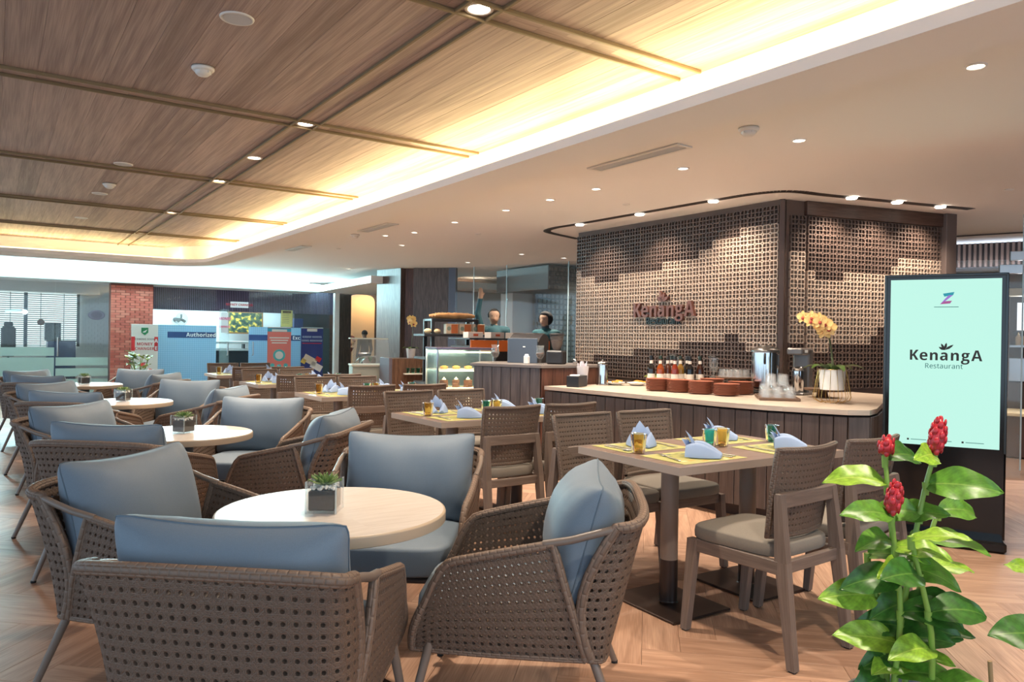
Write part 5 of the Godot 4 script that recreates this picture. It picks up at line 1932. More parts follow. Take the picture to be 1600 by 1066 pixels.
	obj("bowl", m, pane("thin_glass", rgb(225, 235, 235), 0.05, 0.02), lb)
	for k in 22:
		var a := rng.randf() * TAU
		var r := rng.randf_range(0, 0.05)
		obj("lettuce_leaf", leaf_strip(a, rng.randf_range(0.05, 0.08), 0.03, rng.randf_range(0.2, 0.9), Vector3(cos(a) * r, 0.02 + rng.randf() * 0.07, sin(a) * r), 0.8, 0.5), mat(["lettuce", "lettuce_pale"][k % 2], [rgb(140, 170, 60), rgb(190, 206, 120)][k % 2], 0.5), lb)
	# bottles
	var bs := [[5.20, -5.13, "white-labelled dark sauce bottle with a black cap", rgb(34, 28, 24), "dark", rgb(14, 14, 17)], [5.24, -5.05, "amber syrup bottle with a green cap", rgb(133, 60, 20), "amber", rgb(21, 43, 31)], [5.35, -5.06, "brown syrup bottle between amber ones", rgb(74, 37, 18), "brown", rgb(43, 36, 33)], [5.33, -4.95, "red-orange syrup bottle in the front row", rgb(120, 43, 21), "red", rgb(25, 28, 28)], [5.44, -4.98, "clear golden syrup bottle in the middle", rgb(136, 100, 43), "gold", rgb(28, 40, 31)], [5.46, -4.88, "black syrup bottle with a white neck label", rgb(21, 18, 20), "black", rgb(25, 21, 21)], [5.58, -4.86, "deep cola-brown syrup bottle at the end of the row", rgb(53, 25, 15), "cola", rgb(21, 37, 25)], [5.47, -5.12, "tall brown bottle in the back row", rgb(66, 37, 23), "brown2", rgb(24, 33, 28)], [5.58, -5.02, "tall dark bottle in the back row", rgb(31, 24, 21), "dark2", rgb(36, 31, 28)]]
	for b in bs:
		bottle(b[2], Vector3(b[0], Y, b[1]), b[3], b[4], b[5])
	# syphon glasses standing among the bottles
	for q in [[5.64, -5.25, "glass siphon with a black lid beside the lettuce bowl"], [5.68, -4.78, "glass siphon with a black lid behind the plates"]]:
		var t := thing("coffee_siphon", q[2], "coffee maker", Vector3(q[0], Y, q[1]))
		m = MB.new()
		m.lathe([Vector2(0.001, 0.0), Vector2(0.045, 0.004), Vector2(0.06, 0.05), Vector2(0.05, 0.09), Vector2(0.015, 0.13), Vector2(0.015, 0.16), Vector2(0.042, 0.18), Vector2(0.045, 0.30), Vector2(0.043, 0.30), Vector2(0.04, 0.182), Vector2(0.012, 0.165)], 22)
		obj("glass", m, pane("thin_glass"), t)
		m = MB.new()
		m.lathe([Vector2(0.05, 0.298), Vector2(0.052, 0.312), Vector2(0.001, 0.316)], 20)
		obj("lid", m, blackp, t)
		m = MB.new()
		m.tube([Vector3(0.06, 0.0, 0.03), Vector3(0.06, 0.15, 0.0), Vector3(0.016, 0.15, 0)], 0.005, 6)
		obj("stand", m, blackp, t)
	# stacks of brown plates
	var plate := MB.new()
	plate.lathe([Vector2(0.001, 0.003), Vector2(0.062, 0.002), Vector2(0.068, 0.0), Vector2(0.074, 0.003), Vector2(0.106, 0.012), Vector2(0.1075, 0.0145), Vector2(0.106, 0.0155), Vector2(0.072, 0.007), Vector2(0.001, 0.006)], 30)
	var ps := plate.mesh()
	var clay := mat("clay_plate", rgb(150, 88, 66), 0.4)
	var si := 0
	for q in [[4.93, -4.78, 11, "nearest the bottles"], [4.98, -4.57, 11, "second from the bottles"], [5.00, -4.34, 11, "in the middle of the row"], [5.04, -4.10, 10, "in front of the row"], [5.30, -4.16, 11, "beside the glass tray"], [5.28, -4.46, 12, "behind the row"]]:
		for k in q[2]:
			var o := obj("clay_plate", ps, clay)
			tag(o, ("topmost brown clay plate of the stack " if k == q[2] - 1 else ("lowest brown clay plate of the stack " if k == 0 else "brown clay plate inside the stack ")) + q[3], "plate", "clay plates stacked " + q[3])
			o.position = Vector3(q[0] + rng.randf_range(-0.002, 0.002), Y + k * 0.0095, q[1] + rng.randf_range(-0.002, 0.002))
			o.rotation.y = rng.randf() * TAU
	# raised tray of upturned tumblers behind the plates
	var ft := thing("raised_tray", "round brown tray on a short foot holding upturned glasses", "tray", Vector3(5.66, Y, -4.52))
	m = MB.new()
	m.lathe([Vector2(0.001, 0), Vector2(0.08, 0), Vector2(0.07, 0.02), Vector2(0.03, 0.03), Vector2(0.03, 0.10), Vector2(0.16, 0.112), Vector2(0.172, 0.125), Vector2(0.168, 0.127), Vector2(0.158, 0.118), Vector2(0.001, 0.118)], 30)
	obj("tray", m, mat("tray_brown", rgb(104, 78, 60), 0.5), ft)
	for k in 12:
		var a := k * TAU / 9
		var r := 0.115 if k < 9 else 0.045
		upturned(Vector3(5.66 + cos(a * (1.0 if k < 9 else 3.0)) * r, Y + 0.119, -4.52 + sin(a * (1.0 if k < 9 else 3.0)) * r), "clear tumbler upturned on the raised round tray", "tumblers on the raised tray", 0.85)
	# pyramid of upturned tumblers on a flat tray
	var ty := thing("glass_tray", "flat brown tray under a heap of upturned clear glasses", "tray", Vector3(5.16, Y, -3.70), 0.72)
	m = MB.new()
	m.box(Vector3(0, 0.007, 0), Vector3(0.46, 0.012, 0.30), 0.004)
	for s in [-1, 1]:
		m.box(Vector3(0, 0.012, 0.147 * s), Vector3(0.46, 0.020, 0.01), 0.003)
		m.box(Vector3(0.227 * s, 0.012, 0), Vector3(0.01, 0.020, 0.30), 0.003)
	obj("tray", m, mat("tray_brown"), ty)
	var tx := Transform3D(Basis(Vector3.UP, 0.72), Vector3(5.16, Y, -3.70))
	for k in 15:
		var p: Vector3 = tx * Vector3(-0.172 + 0.086 * (k % 5), 0.014, -0.09 + 0.09 * int(k / 5.0))
		upturned(p, "clear tumbler upturned in the bottom layer on the flat tray", "tumblers in the bottom layer of the heap", 1.0)
	for k in 6:
		var p: Vector3 = tx * Vector3(-0.129 + 0.086 * (k % 3) + 0.043, 0.108, -0.045 + 0.09 * int(k / 3.0))
		upturned(p, "clear tumbler upturned in the top layer on the flat tray", "tumblers in the top layer of the heap", 1.0)
	# urn and dispenser
	var ur := thing("hot_water_urn", "tall polished steel hot water urn with a black lid rim", "urn", Vector3(5.55, Y, -4.10), 0.6)
	m = MB.new()
	m.lathe([Vector2(0.001, 0.03), Vector2(0.115, 0.03), Vector2(0.118, 0.05), Vector2(0.118, 0.36), Vector2(0.122, 0.37)], 36)
	obj("body", m, steel, ur)
	m = MB.new()
	m.lathe([Vector2(0.001, 0.0), Vector2(0.112, 0.0), Vector2(0.118, 0.032), Vector2(0.001, 0.033)], 28)
	obj("foot", m, blackp, ur)
	m = MB.new()
	m.lathe([Vector2(0.124, 0.366), Vector2(0.126, 0.38), Vector2(0.11, 0.40), Vector2(0.06, 0.412), Vector2(0.055, 0.425), Vector2(0.001, 0.428)], 30)
	obj("lid", m, mat("lid_steel", rgb(120, 118, 116), 0.25, 0.9), ur)
	for s in [-1, 1]:
		m = MB.new()
		m.tube([Vector3(0.118 * s, 0.27, 0), Vector3(0.15 * s, 0.28, 0), Vector3(0.15 * s, 0.34, 0), Vector3(0.118 * s, 0.35, 0)], 0.010, 8)
		obj("handle", m, blackp, ur)
	m = MB.new()
	m.tube([Vector3(0, 0.09, 0.115), Vector3(0, 0.09, 0.16), Vector3(0, 0.06, 0.165)], 0.011, 8)
	m.box(Vector3(0, 0.115, 0.15), Vector3(0.014, 0.04, 0.02), 0.004)
	obj("tap", m, blackp, ur)
	m = MB.new()
	m.lathe([Vector2(0.1185, 0.05), Vector2(0.1185, 0.062)], 30)
	obj("band", m, blackp, ur)
	var dp := thing("water_dispenser", "grey upright drink machine with a steel jug beside the urn", "dispenser", Vector3(5.80, Y, -3.92), 0.2)
	m = MB.new()
	m.box(Vector3(0.05, 0.20, 0), Vector3(0.10, 0.40, 0.14), 0.012)
	m.box(Vector3(-0.04, 0.375, 0), Vector3(0.20, 0.06, 0.14), 0.012)
	m.box(Vector3(-0.03, 0.010, 0), Vector3(0.20, 0.02, 0.16), 0.006)
	obj("body", m, mat("machine_silver", rgb(112, 108, 106), 0.35, 0.4), dp)
	m = MB.new()
	m.lathe([Vector2(0.001, 0.022), Vector2(0.05, 0.022), Vector2(0.052, 0.20), Vector2(0.046, 0.24), Vector2(0.001, 0.245)], 22)
	obj("jug", m, steel, dp).position.x = -0.06
	m = MB.new()
	m.box(Vector3(-0.06, 0.378, 0.071), Vector3(0.06, 0.024, 0.004), 0.0)
	obj("badge", m, mat("letter_white", rgb(235, 240, 240), 0.6), dp)
	var rt := thing("round_serving_tray", "round brown serving tray on a low stand behind the orchid", "tray", Vector3(5.66, Y, -3.62))
	m = MB.new()
	m.lathe([Vector2(0.001, 0), Vector2(0.05, 0), Vector2(0.04, 0.05), Vector2(0.14, 0.06), Vector2(0.15, 0.075), Vector2(0.145, 0.076), Vector2(0.13, 0.066), Vector2(0.001, 0.066)], 28)
	obj("tray", m, mat("tray_brown"), rt)
	orchid("yellow orchid in a white pot on a gold wire stand", Vector3(5.19, Y, -3.24), 0.50, true, facing(-0.75, -0.3))

func upturned(at: Vector3, label: String, group: String, k: float) -> void:
	var key := "upturned" + str(k)
	if counts.has(key):
		copy_of(counts[key], at, rng.randf() * TAU, label, group)
		return
	var t := thing("tumbler", label, "glass", at, 0.0, group)
	var g := MB.new()
	var q := []
	for p in [Vector2(0.040, 0.0), Vector2(0.030, 0.088), Vector2(0.027, 0.092), Vector2(0.0005, 0.093), Vector2(0.0005, 0.080), Vector2(0.027, 0.079), Vector2(0.038, 0.0)]:
		q.append(p * k)
	g.lathe(q, 20)
	obj("glass", g, pane("tumbler_clear", rgb(235, 240, 240), 0.06, 0.02), t)
	counts[key] = t

# ---------------------------------------------------------------- woven panels
func weave_mat(key: String, col: Color) -> StandardMaterial3D:
	if mats.has(key):
		return mats[key]
	var m := mat(key, Color.WHITE, 0.55)
	var N := 64
	var hm := Image.create(N, N, false, Image.FORMAT_RGB8)
	var im := Image.create(N, N, false, Image.FORMAT_RGB8)
	var r := RandomNumberGenerator.new()
	r.seed = 5
	for y in N:
		for x in N:
			var u := (x + 0.5) / N
			var v := (y + 0.5) / N
			var h := 0.15
			var tone := 0.0
			# pairs of upright and level strands along the cell's borders, crossed by diagonals
			for e in [[u, v, 0.0], [v, u, 0.06]]:
				for off in [0.07, 0.20, 0.80, 0.93]:
					var d: float = absf(e[0] - off) / 0.062
					if d < 1.0:
						var over := 0.5 + 0.5 * sin(e[1] * TAU * 2.0 + (PI if off > 0.5 else 0.0))
						var hh: float = sqrt(1.0 - d * d) * (0.55 + 0.35 * over)
						if hh > h:
							h = hh
							tone = e[2]
			for dg in [u - v, u + v - 1.0]:
				for off in [-0.62, 0.62]:
					var d: float = absf(dg - off) / 0.085
					if d < 1.0 and sqrt(1.0 - d * d) * 0.8 > h:
						h = sqrt(1.0 - d * d) * 0.8
						tone = -0.05
			hm.set_pixel(x, y, Color(h, h, h))
			var k := 1.0 + tone + r.randf_range(-0.05, 0.05)
			im.set_pixel(x, y, Color(col.r * k, col.g * k, col.b * k))
	m.albedo_texture = ImageTexture.create_from_image(im)
	m.heightmap_enabled = true
	m.heightmap_texture = ImageTexture.create_from_image(hm)
	m.heightmap_scale = 0.35
	return m

func rim_mat(key: String, col: Color) -> StandardMaterial3D:
	if mats.has(key):
		return mats[key]
	var m := mat(key, Color.WHITE, 0.55)
	var N := 64
	var hm := Image.create(N, N, false, Image.FORMAT_RGB8)
	var im := Image.create(N, N, false, Image.FORMAT_RGB8)
	var r := RandomNumberGenerator.new()
	r.seed = 6
	for y in N:
		for x in N:
			var u := (x + 0.5) / N
			var v := (y + 0.5) / N
			var row := int(u * 6.0)
			var a := fposmod(u * 6.0, 1.0) - 0.5
			var b := fposmod(v * 2.0 + 0.5 * (row % 2), 1.0) - 0.5
			var h := clampf(1.0 - pow(absf(a) * 2.0, 4.0), 0, 1) * clampf(1.0 - pow(absf(b) * 2.0, 6.0), 0, 1)
			hm.set_pixel(x, y, Color(h, h, h))
			var k := 1.0 + r.randf_range(-0.06, 0.06) + (0.05 if row % 2 == 0 else -0.03)
			im.set_pixel(x, y, Color(col.r * k, col.g * k, col.b * k))
	m.albedo_texture = ImageTexture.create_from_image(im)
	m.heightmap_enabled = true
	m.heightmap_texture = ImageTexture.create_from_image(hm)
	m.heightmap_scale = 0.3
	return m

# cells with a real hole each; P(s, t) gives the surface for s, t in 0..1
func woven(P: Callable, ns: int, nt: int, hole: float, th: float, skip_hole = null) -> MB:
	var m := MB.new()
	var N := func(s: float, t: float) -> Vector3:
		var e := 0.004
		var du: Vector3 = P.call(minf(s + e, 1.0), t) - P.call(maxf(s - e, 0.0), t)
		var dv: Vector3 = P.call(s, minf(t + e, 1.0)) - P.call(s, maxf(t - e, 0.0))
		return du.cross(dv).normalized()
	# shared lattice of surface points and normals at half cells
	var pts := []
	var nrm := []
	for b in nt * 2 + 1:
		var pr := PackedVector3Array()
		var nr := PackedVector3Array()
		for a in ns * 2 + 1:
			pr.append(P.call(a / (2.0 * ns), b / (2.0 * nt)))
			nr.append(N.call(a / (2.0 * ns), b / (2.0 * nt)))
		pts.append(pr)
		nrm.append(nr)
	var ring := [[0, 0], [1, 0], [2, 0], [2, 1], [2, 2], [1, 2], [0, 2], [0, 1]]
	for b in nt:
		for a in ns:
			var c: Vector3 = pts[b * 2 + 1][a * 2 + 1]
			var cn: Vector3 = nrm[b * 2 + 1][a * 2 + 1]
			var hx: Vector3 = (pts[b * 2 + 1][a * 2 + 2] - pts[b * 2 + 1][a * 2]) * 0.5
			var hy: Vector3 = (pts[b * 2 + 2][a * 2 + 1] - pts[b * 2][a * 2 + 1]) * 0.5
			var h := hole
			if skip_hole != null and skip_hole.call(a, b):
				h = 0.0
			for side in [0.5, -0.5]:
				var io := []
				var ii := []
				for k in 8:
					var g: Array = ring[k]
					var p: Vector3 = pts[b * 2 + g[1]][a * 2 + g[0]]
					var n: Vector3 = nrm[b * 2 + g[1]][a * 2 + g[0]]
					var uv := Vector2(a + g[0] * 0.5, b + g[1] * 0.5)
					io.append(m.vert(p + n * th * side, n * signf(side), uv))
					if h > 0.0:
						var an := atan2(g[1] - 1.0, g[0] - 1.0)
						var q := Vector2(cos(an), sin(an)) * h * 2.0
						ii.append(m.vert(c + hx * q.x + hy * q.y + cn * th * side, cn * signf(side), Vector2(a + 0.5 + q.x * 0.5, b + 0.5 + q.y * 0.5)))
				if h > 0.0:
					for k in 8:
						var k2 := (k + 1) % 8
						m.tri(io[k], io[k2], ii[k2])
						m.tri(io[k], ii[k2], ii[k])
				else:
					var cc := m.vert(c + cn * th * side, cn * signf(side), Vector2(a + 0.5, b + 0.5))
					for k in 8:
						m.tri(io[k], io[(k + 1) % 8], cc)
			if h > 0.0:
				for k in 8:
					var g0: Array = ring[k]
					var g1: Array = ring[(k + 1) % 8]
					var a0 := atan2(g0[1] - 1.0, g0[0] - 1.0)
					var a1 := atan2(g1[1] - 1.0, g1[0] - 1.0)
					var w0: Vector3 = hx * cos(a0) * h * 2.0 + hy * sin(a0) * h * 2.0
					var w1: Vector3 = hx * cos(a1) * h * 2.0 + hy * sin(a1) * h * 2.0
					var uv := Vector2(a + 0.5, b + 0.5)
					var v0 := m.vert(c + w0 + cn * th * 0.5, -w0, uv)
					var v1 := m.vert(c + w1 + cn * th * 0.5, -w1, uv)
					var v2 := m.vert(c + w1 - cn * th * 0.5, -w1, uv)
					var v3 := m.vert(c + w0 - cn * th * 0.5, -w0, uv)
					m.tri(v0, v1, v2)
					m.tri(v0, v2, v3)
	return m

# ---------------------------------------------------------------- cushions
func pillow(w: float, h: float, th: float, sag: float, seed_: int) -> Array:
	var m := MB.new()
	var rim := []
	var nz := noise(seed_, 3.0, 2)
	var nu := 22
	var nv := 16
	var outline := func(u: float, v: float) -> Vector2:
		# corners drawn out a little, long edges pulled in
		var x := u * w / 2 * (1.0 - 0.045 * (1.0 - v * v))
		var y := v * h / 2 * (1.0 - sag * (1.0 - u * u) * (1.0 if v > 0 else 0.5))
		var r := clampf((absf(u) - 0.86) / 0.14, 0, 1) * clampf((absf(v) - 0.86) / 0.14, 0, 1)
		return Vector2(x * (1.0 - 0.03 * r), y * (1.0 - 0.04 * r))
	for side in [1.0, -1.0]:
		var rows := []
		for b in nv + 1:
			var v := sin((b / float(nv) - 0.5) * PI)
			var row := PackedVector3Array()
			for a in nu + 1:
				var u := sin((a / float(nu) - 0.5) * PI)
				var p: Vector2 = outline.call(u, v)
				var puff := pow(maxf(1.0 - pow(absf(u), 3.0), 0.0), 0.5) * pow(maxf(1.0 - pow(absf(v), 2.4), 0.0), 0.5)
				var edge := clampf(minf(1.0 - absf(u), 1.0 - absf(v)) * 6.0, 0.0, 1.0)
				var wr := nz.get_noise_2d(p.x * 0.55, p.y * 0.35) * 0.022 * edge + sin(p.x * 46.0 + nz.get_noise_1d(p.x * 2.0) * 3.0) * 0.006 * clampf((absf(v) - 0.35) * 2.0, 0, 1) * edge
				row.append(Vector3(p.x, p.y, side * (th / 2 * puff + wr * puff)))
			rows.append(row)
		m.surf(rows)
	for k in 81:
		var q := k / 80.0 * 4.0
		var e := int(q) % 4
		var f := (q - int(q)) * 2.0 - 1.0
		var uv: Vector2 = [Vector2(f, -1), Vector2(1, f), Vector2(-f, 1), Vector2(-1, -f)][e]
		var p: Vector2 = outline.call(uv.x, uv.y)
		rim.append(Vector3(p.x, p.y, 0))
	var pip := MB.new()
	pip.tube(rim, 0.0028, 5, false)
	return [m, pip]

# soft slab with rounded edges and a slightly domed top, base at y = 0
func seat_pad(w: float, d: float, th: float, dome: float, taper := 0.0) -> MB:
	var m := MB.new()
	var rows := []
	var seg := 40
	var sq := func(a: float, hw: float, hd: float, n: float) -> Vector2:
		var c := cos(a)
		var s := sin(a)
		return Vector2(signf(c) * pow(absf(c), 2.0 / n) * hw, signf(s) * pow(absf(s), 2.0 / n) * hd)
	for q in [[0.0, 0.001], [0.0, 0.93], [0.03, 0.975], [0.12, 1.0], [0.5, 1.008], [0.86, 0.995], [0.96, 0.97], [1.0, 0.92], [1.0 + dome * 0.5, 0.72], [1.0 + dome * 0.85, 0.42], [1.0 + dome, 0.001]]:
		var row := PackedVector3Array()
		for k in seg:
			var p: Vector2 = sq.call(TAU * k / seg, w / 2 * q[1], d / 2 * q[1], 5.0 if q[1] > 0.5 else 3.0)
			row.append(Vector3(p.x * (1.0 + taper * p.y / d), th * q[0], p.y))
		rows.append(row)
	m.surf(rows, true)
	return m

# ---------------------------------------------------------------- woven tub chair, front +z
func lounge_chair() -> Node3D:
	var t := thing("lounge_chair", "", "chair")
	var wm := weave_mat("chair_weave", rgb(106, 87, 74))
	var rm := rim_mat("chair_rim", rgb(116, 96, 82))
	var metal := mat("taupe_metal", rgb(118, 104, 94), 0.38)
	# back panel
	# cells keep an even width round the bend: s follows the length of the plan curve
	var even := PackedFloat32Array([0.0])
	var acc := 0.0
	var last := Vector2(-0.325, 0.0)
	for k in range(1, 201):
		var ph := (k / 200.0 - 0.5) * PI
		var q := Vector2(0.325 * signf(ph) * pow(absf(sin(ph)), 0.66), -0.14 * pow(maxf(cos(ph), 0.0), 0.42))
		acc += (q - last).length()
		last = q
		even.append(acc)
	var back := func(s: float, t2: float) -> Vector3:
		var want: float = clampf(s, 0.0, 1.0) * acc
		var i0 := clampi(even.bsearch(want) - 1, 0, 199)
		var f := ((i0 + clampf((want - even[i0]) / maxf(even[i0 + 1] - even[i0], 1e-6), 0.0, 1.0)) / 200.0 - 0.5) * 2.0
		var ph := f * PI / 2
		var y0 := 0.275
		var ytop := lerpf(0.735, 0.712, pow(absf(f), 2.2))
		var w := lerpf(0.300, 0.342, pow(t2, 0.75))
		var ze := lerpf(-0.262, -0.335, t2) + 0.065 * sin(PI * pow(t2, 0.9))
		var zb := lerpf(-0.318, -0.435, pow(t2, 0.85))
		var x := w * signf(f) * pow(absf(sin(ph)), 0.66)
		var z := ze + (zb - ze) * pow(maxf(cos(ph), 0.0), 0.42)
		return Vector3(x, lerpf(y0, ytop, t2), z)
	obj("back_panel", woven(back, 28, 14, 0.215, 0.017), wm, t)
	# side panels
	for sg in [-1.0, 1.0]:
		var side := func(s: float, t2: float) -> Vector3:
			# s runs from the front to the back edge
			var drop := 0.0
			if s < 0.22:
				drop = pow(1.0 - s / 0.22, 2.0)
			var h := lerpf(0.275, 0.375, pow(s, 0.85)) * (1.0 - 0.42 * drop)
			var zf := 0.325 + 0.004 * t2
			var zr := lerpf(-0.245, -0.135, t2)
			var z := lerpf(zf - 0.05 * t2 * t2, zr, s)
			var x := lerpf(0.300, 0.336, t2) + 0.012 * sin(PI * t2) - 0.03 * pow(1.0 - s, 2.5)
			return Vector3(x * sg, 0.275 + h * t2, z)
		obj("side_panel", woven(side, 20, 12, 0.215, 0.017), wm, t)
		# rim round the side panel
		var pth := []
		for k in 9:
			pth.append(side.call(0.0, k / 8.0))
		for k in range(1, 17):
			pth.append(side.call(k / 16.0, 1.0))
		for k in range(1, 9):
			pth.append(side.call(1.0, 1.0 - k / 8.0))
		var m := MB.new()
		m.tube(pth, 0.0155, 10, true, 16.0)
		var bt := []
		for k in 9:
			bt.append(side.call(k / 8.0, 0.0))
		m.tube(bt, 0.013, 8, true, 16.0)
		obj("side_rim", m, rm, t)
		# bare tube joining the arm to the back
		m = MB.new()
		var a: Vector3 = side.call(1.0, 1.0)
		var b: Vector3 = back.call(0.5 + 0.5 * sg, 1.0)
		m.tube([a + Vector3(0, 0, 0.03), a.lerp(b, 0.3) + Vector3(0.006 * sg, 0, 0), a.lerp(b, 0.65) + Vector3(0.008 * sg, 0, 0), b + Vector3(0, 0, -0.012)], 0.0125, 10)
		obj("arm_tube", m, metal, t)
		# legs
		for q in [[0.280, 0.265, 0.315, 0.335], [0.282, -0.258, 0.335, -0.372]]:
			m = MB.new()
			m.tube([Vector3(q[0] * sg, 0.30, q[1]), Vector3(q[2] * sg, 0.008, q[3])], [0.0155, 0.0125], 10)
			var lg := obj("leg", m, metal, t)
			m = MB.new()
			m.lathe([Vector2(0.001, 0.0), Vector2(0.013, 0.0), Vector2(0.0138, 0.010), Vector2(0.001, 0.011)], 10)
			var ft := obj("foot_cap", m, mat("rubber_black", rgb(24, 22, 22), 0.7), lg)
			ft.position = Vector3(q[2] * sg, 0.0, q[3])
	# rim round the back panel
	var pb := []
	for k in 9:
		pb.append(back.call(0.0, k / 8.0))
	for k in range(1, 29):
		pb.append(back.call(k / 28.0, 1.0))
	for k in range(1, 9):
		pb.append(back.call(1.0, 1.0 - k / 8.0))
	var rb := MB.new()
	rb.tube(pb, 0.0185, 10, true, 16.0)
	var lo := []
	for k in 25:
		lo.append(back.call(k / 24.0, 0.0))
	rb.tube(lo, 0.013, 8, true, 16.0)
	obj("back_rim", rb, rm, t)
	# seat frame and cushions
	var m2 := MB.new()
	m2.box(Vector3(0, 0.285, 0.012), Vector3(0.545, 0.025, 0.60), 0.008)
	obj("seat_frame", m2, mat("frame_dark", rgb(62, 54, 50), 0.6), t)
	var cm := cloth("cushion_blue_grey", rgb(109, 124, 138), 0.62, 0.05, 9.0)
	cm.rim_enabled = true
	cm.rim = 0.25
	var pad := obj("seat_cushion", seat_pad(0.535, 0.60, 0.125, 0.16), cm, t)
	pad.position = Vector3(0, 0.300, 0.035)
	var pl := pillow(0.635, 0.44, 0.27, 0.11, 17)
	var pw := obj("back_pillow", pl[0], cm, t)
	pw.transform = Transform3D(Basis(Vector3.RIGHT, -0.27), Vector3(0, 0.62, -0.235))
	obj("piping", pl[1], mat("piping_grey", rgb(92, 108, 122), 0.7), pw)
	return t

func round_table() -> Node3D:
	var t := thing("round_table", "", "table")
	var top := MB.new()
	top.lathe([Vector2(0.0005, 0.684), Vector2(0.392, 0.684)], 64)
	var tm := mat("table_white", Color.WHITE, 0.32)
	tm.albedo_texture = grain(256, 256, 1, rgb(200, 189, 178), rgb(222, 213, 205), 91, 0.05, 0.5)
	tm.uv1_triplanar = true
	tm.uv1_scale = Vector3(1.3, 1.3, 1.3)
	obj("tabletop", top, tm, t)
	var ed := MB.new()
	ed.lathe([Vector2(0.392, 0.684), Vector2(0.398, 0.681), Vector2(0.400, 0.676), Vector2(0.400, 0.648), Vector2(0.396, 0.645), Vector2(0.0005, 0.645)], 64)
	obj("table_edge", ed, mat("table_edge", rgb(186, 166, 142), 0.4), t)
	var col := MB.new()
	col.lathe([Vector2(0.048, 0.012), Vector2(0.048, 0.64)], 28)
	obj("column", col, mat("column_grey", rgb(104, 100, 96), 0.4), t)
	var pl := MB.new()
	pl.box(Vector3(0, 0.0065, 0), Vector3(0.46, 0.012, 0.46), 0.003, Basis(Vector3.UP, 0.2))
	obj("base_plate", pl, mat("plate_brown", rgb(66, 52, 46), 0.3, 0.5), t)
	var fl := MB.new()
	fl.lathe([Vector2(0.12, 0.645), Vector2(0.12, 0.637), Vector2(0.048, 0.630)], 24)
	obj("mounting_plate", fl, mat("plate_brown"), t)
	return t

func succulent() -> Node3D:
	var t := thing("succulent_vase", "", "plant")
	var g := pane("cube_glass", rgb(228, 238, 238), 0.02, 0.02)
	var s := 0.052
	for q in [[Vector3(s, 0.055, 0), Vector3(0.005, 0.11, 2 * s + 0.005)], [Vector3(-s, 0.055, 0), Vector3(0.005, 0.11, 2 * s + 0.005)], [Vector3(0, 0.055, s), Vector3(2 * s - 0.005, 0.11, 0.005)], [Vector3(0, 0.055, -s), Vector3(2 * s - 0.005, 0.11, 0.005)], [Vector3(0, 0.004, 0), Vector3(2 * s - 0.006, 0.008, 2 * s - 0.006)]]:
		var m := MB.new()
		m.box(q[0], q[1], 0.001)
		obj("glass_wall", m, g, t)
	g.metallic_specular = 0.5
	for sx in [-1.0, 1.0]:
		for sz in [-1.0, 1.0]:
			var m := MB.new()
			m.box(Vector3(sx * s, 0.055, sz * s), Vector3(0.006, 0.112, 0.006), 0.0015)
			obj("glass_corner", m, pane("cube_corner", rgb(222, 234, 232), 0.3, 0.05), t)
	var so := MB.new()
	so.box(Vector3(0, 0.043, 0), Vector3(0.092, 0.068, 0.092), 0.004)
	var sm := mat("soil", Color.WHITE, 0.95)
	var si := Image.create(64, 64, false, Image.FORMAT_RGB8)
	var r := RandomNumberGenerator.new()
	r.seed = 12
	for y in 64:
		for x in 64:
			var k := r.randf()
			si.set_pixel(x, y, rgb(30, 27, 27).lerp(rgb(84, 78, 76), k * k))
	sm.albedo_texture = ImageTexture.create_from_image(si)
	sm.uv1_triplanar = true
	sm.uv1_scale = Vector3.ONE * 9.0
	obj("soil", so, sm, t)
	var pb := MB.new()
	for k in 70:
		pb.ball(Vector3(r.randf_range(-0.041, 0.041), 0.081 + r.randf() * 0.011, r.randf_range(-0.041, 0.041)), Vector3(0.0065, 0.005, 0.0055) * r.randf_range(0.8, 1.2), 6, 4)
	stuff(obj("pebbles", pb, mat("pebble_white", rgb(236, 233, 226), 0.7), t))
	for k in 34:
		var ring := int(k / 9.0)
		var a := k * 2.399
		var up: float = [0.35, 0.75, 1.25, 2.2][ring]
		var l: float = [0.058, 0.056, 0.050, 0.042][ring]
		var m := MB.new()
		var rows := []
		for q in 6:
			var u := q / 5.0
			var w := 0.0095 * sin(PI * (0.18 + 0.80 * u)) * (1.0 if q < 5 else 0.1)
			var c := Vector3(0, 0.090 + l * u * sin(atan(up)) , l * u * cos(atan(up)) + 0.004)
			rows.append(PackedVector3Array([(c + Vector3(-w, 0.002, 0)).rotated(Vector3.UP, a), (c + Vector3(0, -0.003, 0)).rotated(Vector3.UP, a), (c + Vector3(w, 0.002, 0)).rotated(Vector3.UP, a), (c + Vector3(0, 0.004, 0)).rotated(Vector3.UP, a)]))
		m.surf(rows, true)
		obj("leaf", m, mat(["succulent_a", "succulent_b"][k % 2], [rgb(104, 132, 66), rgb(140, 160, 92)][k % 2], 0.5), t)
	return t

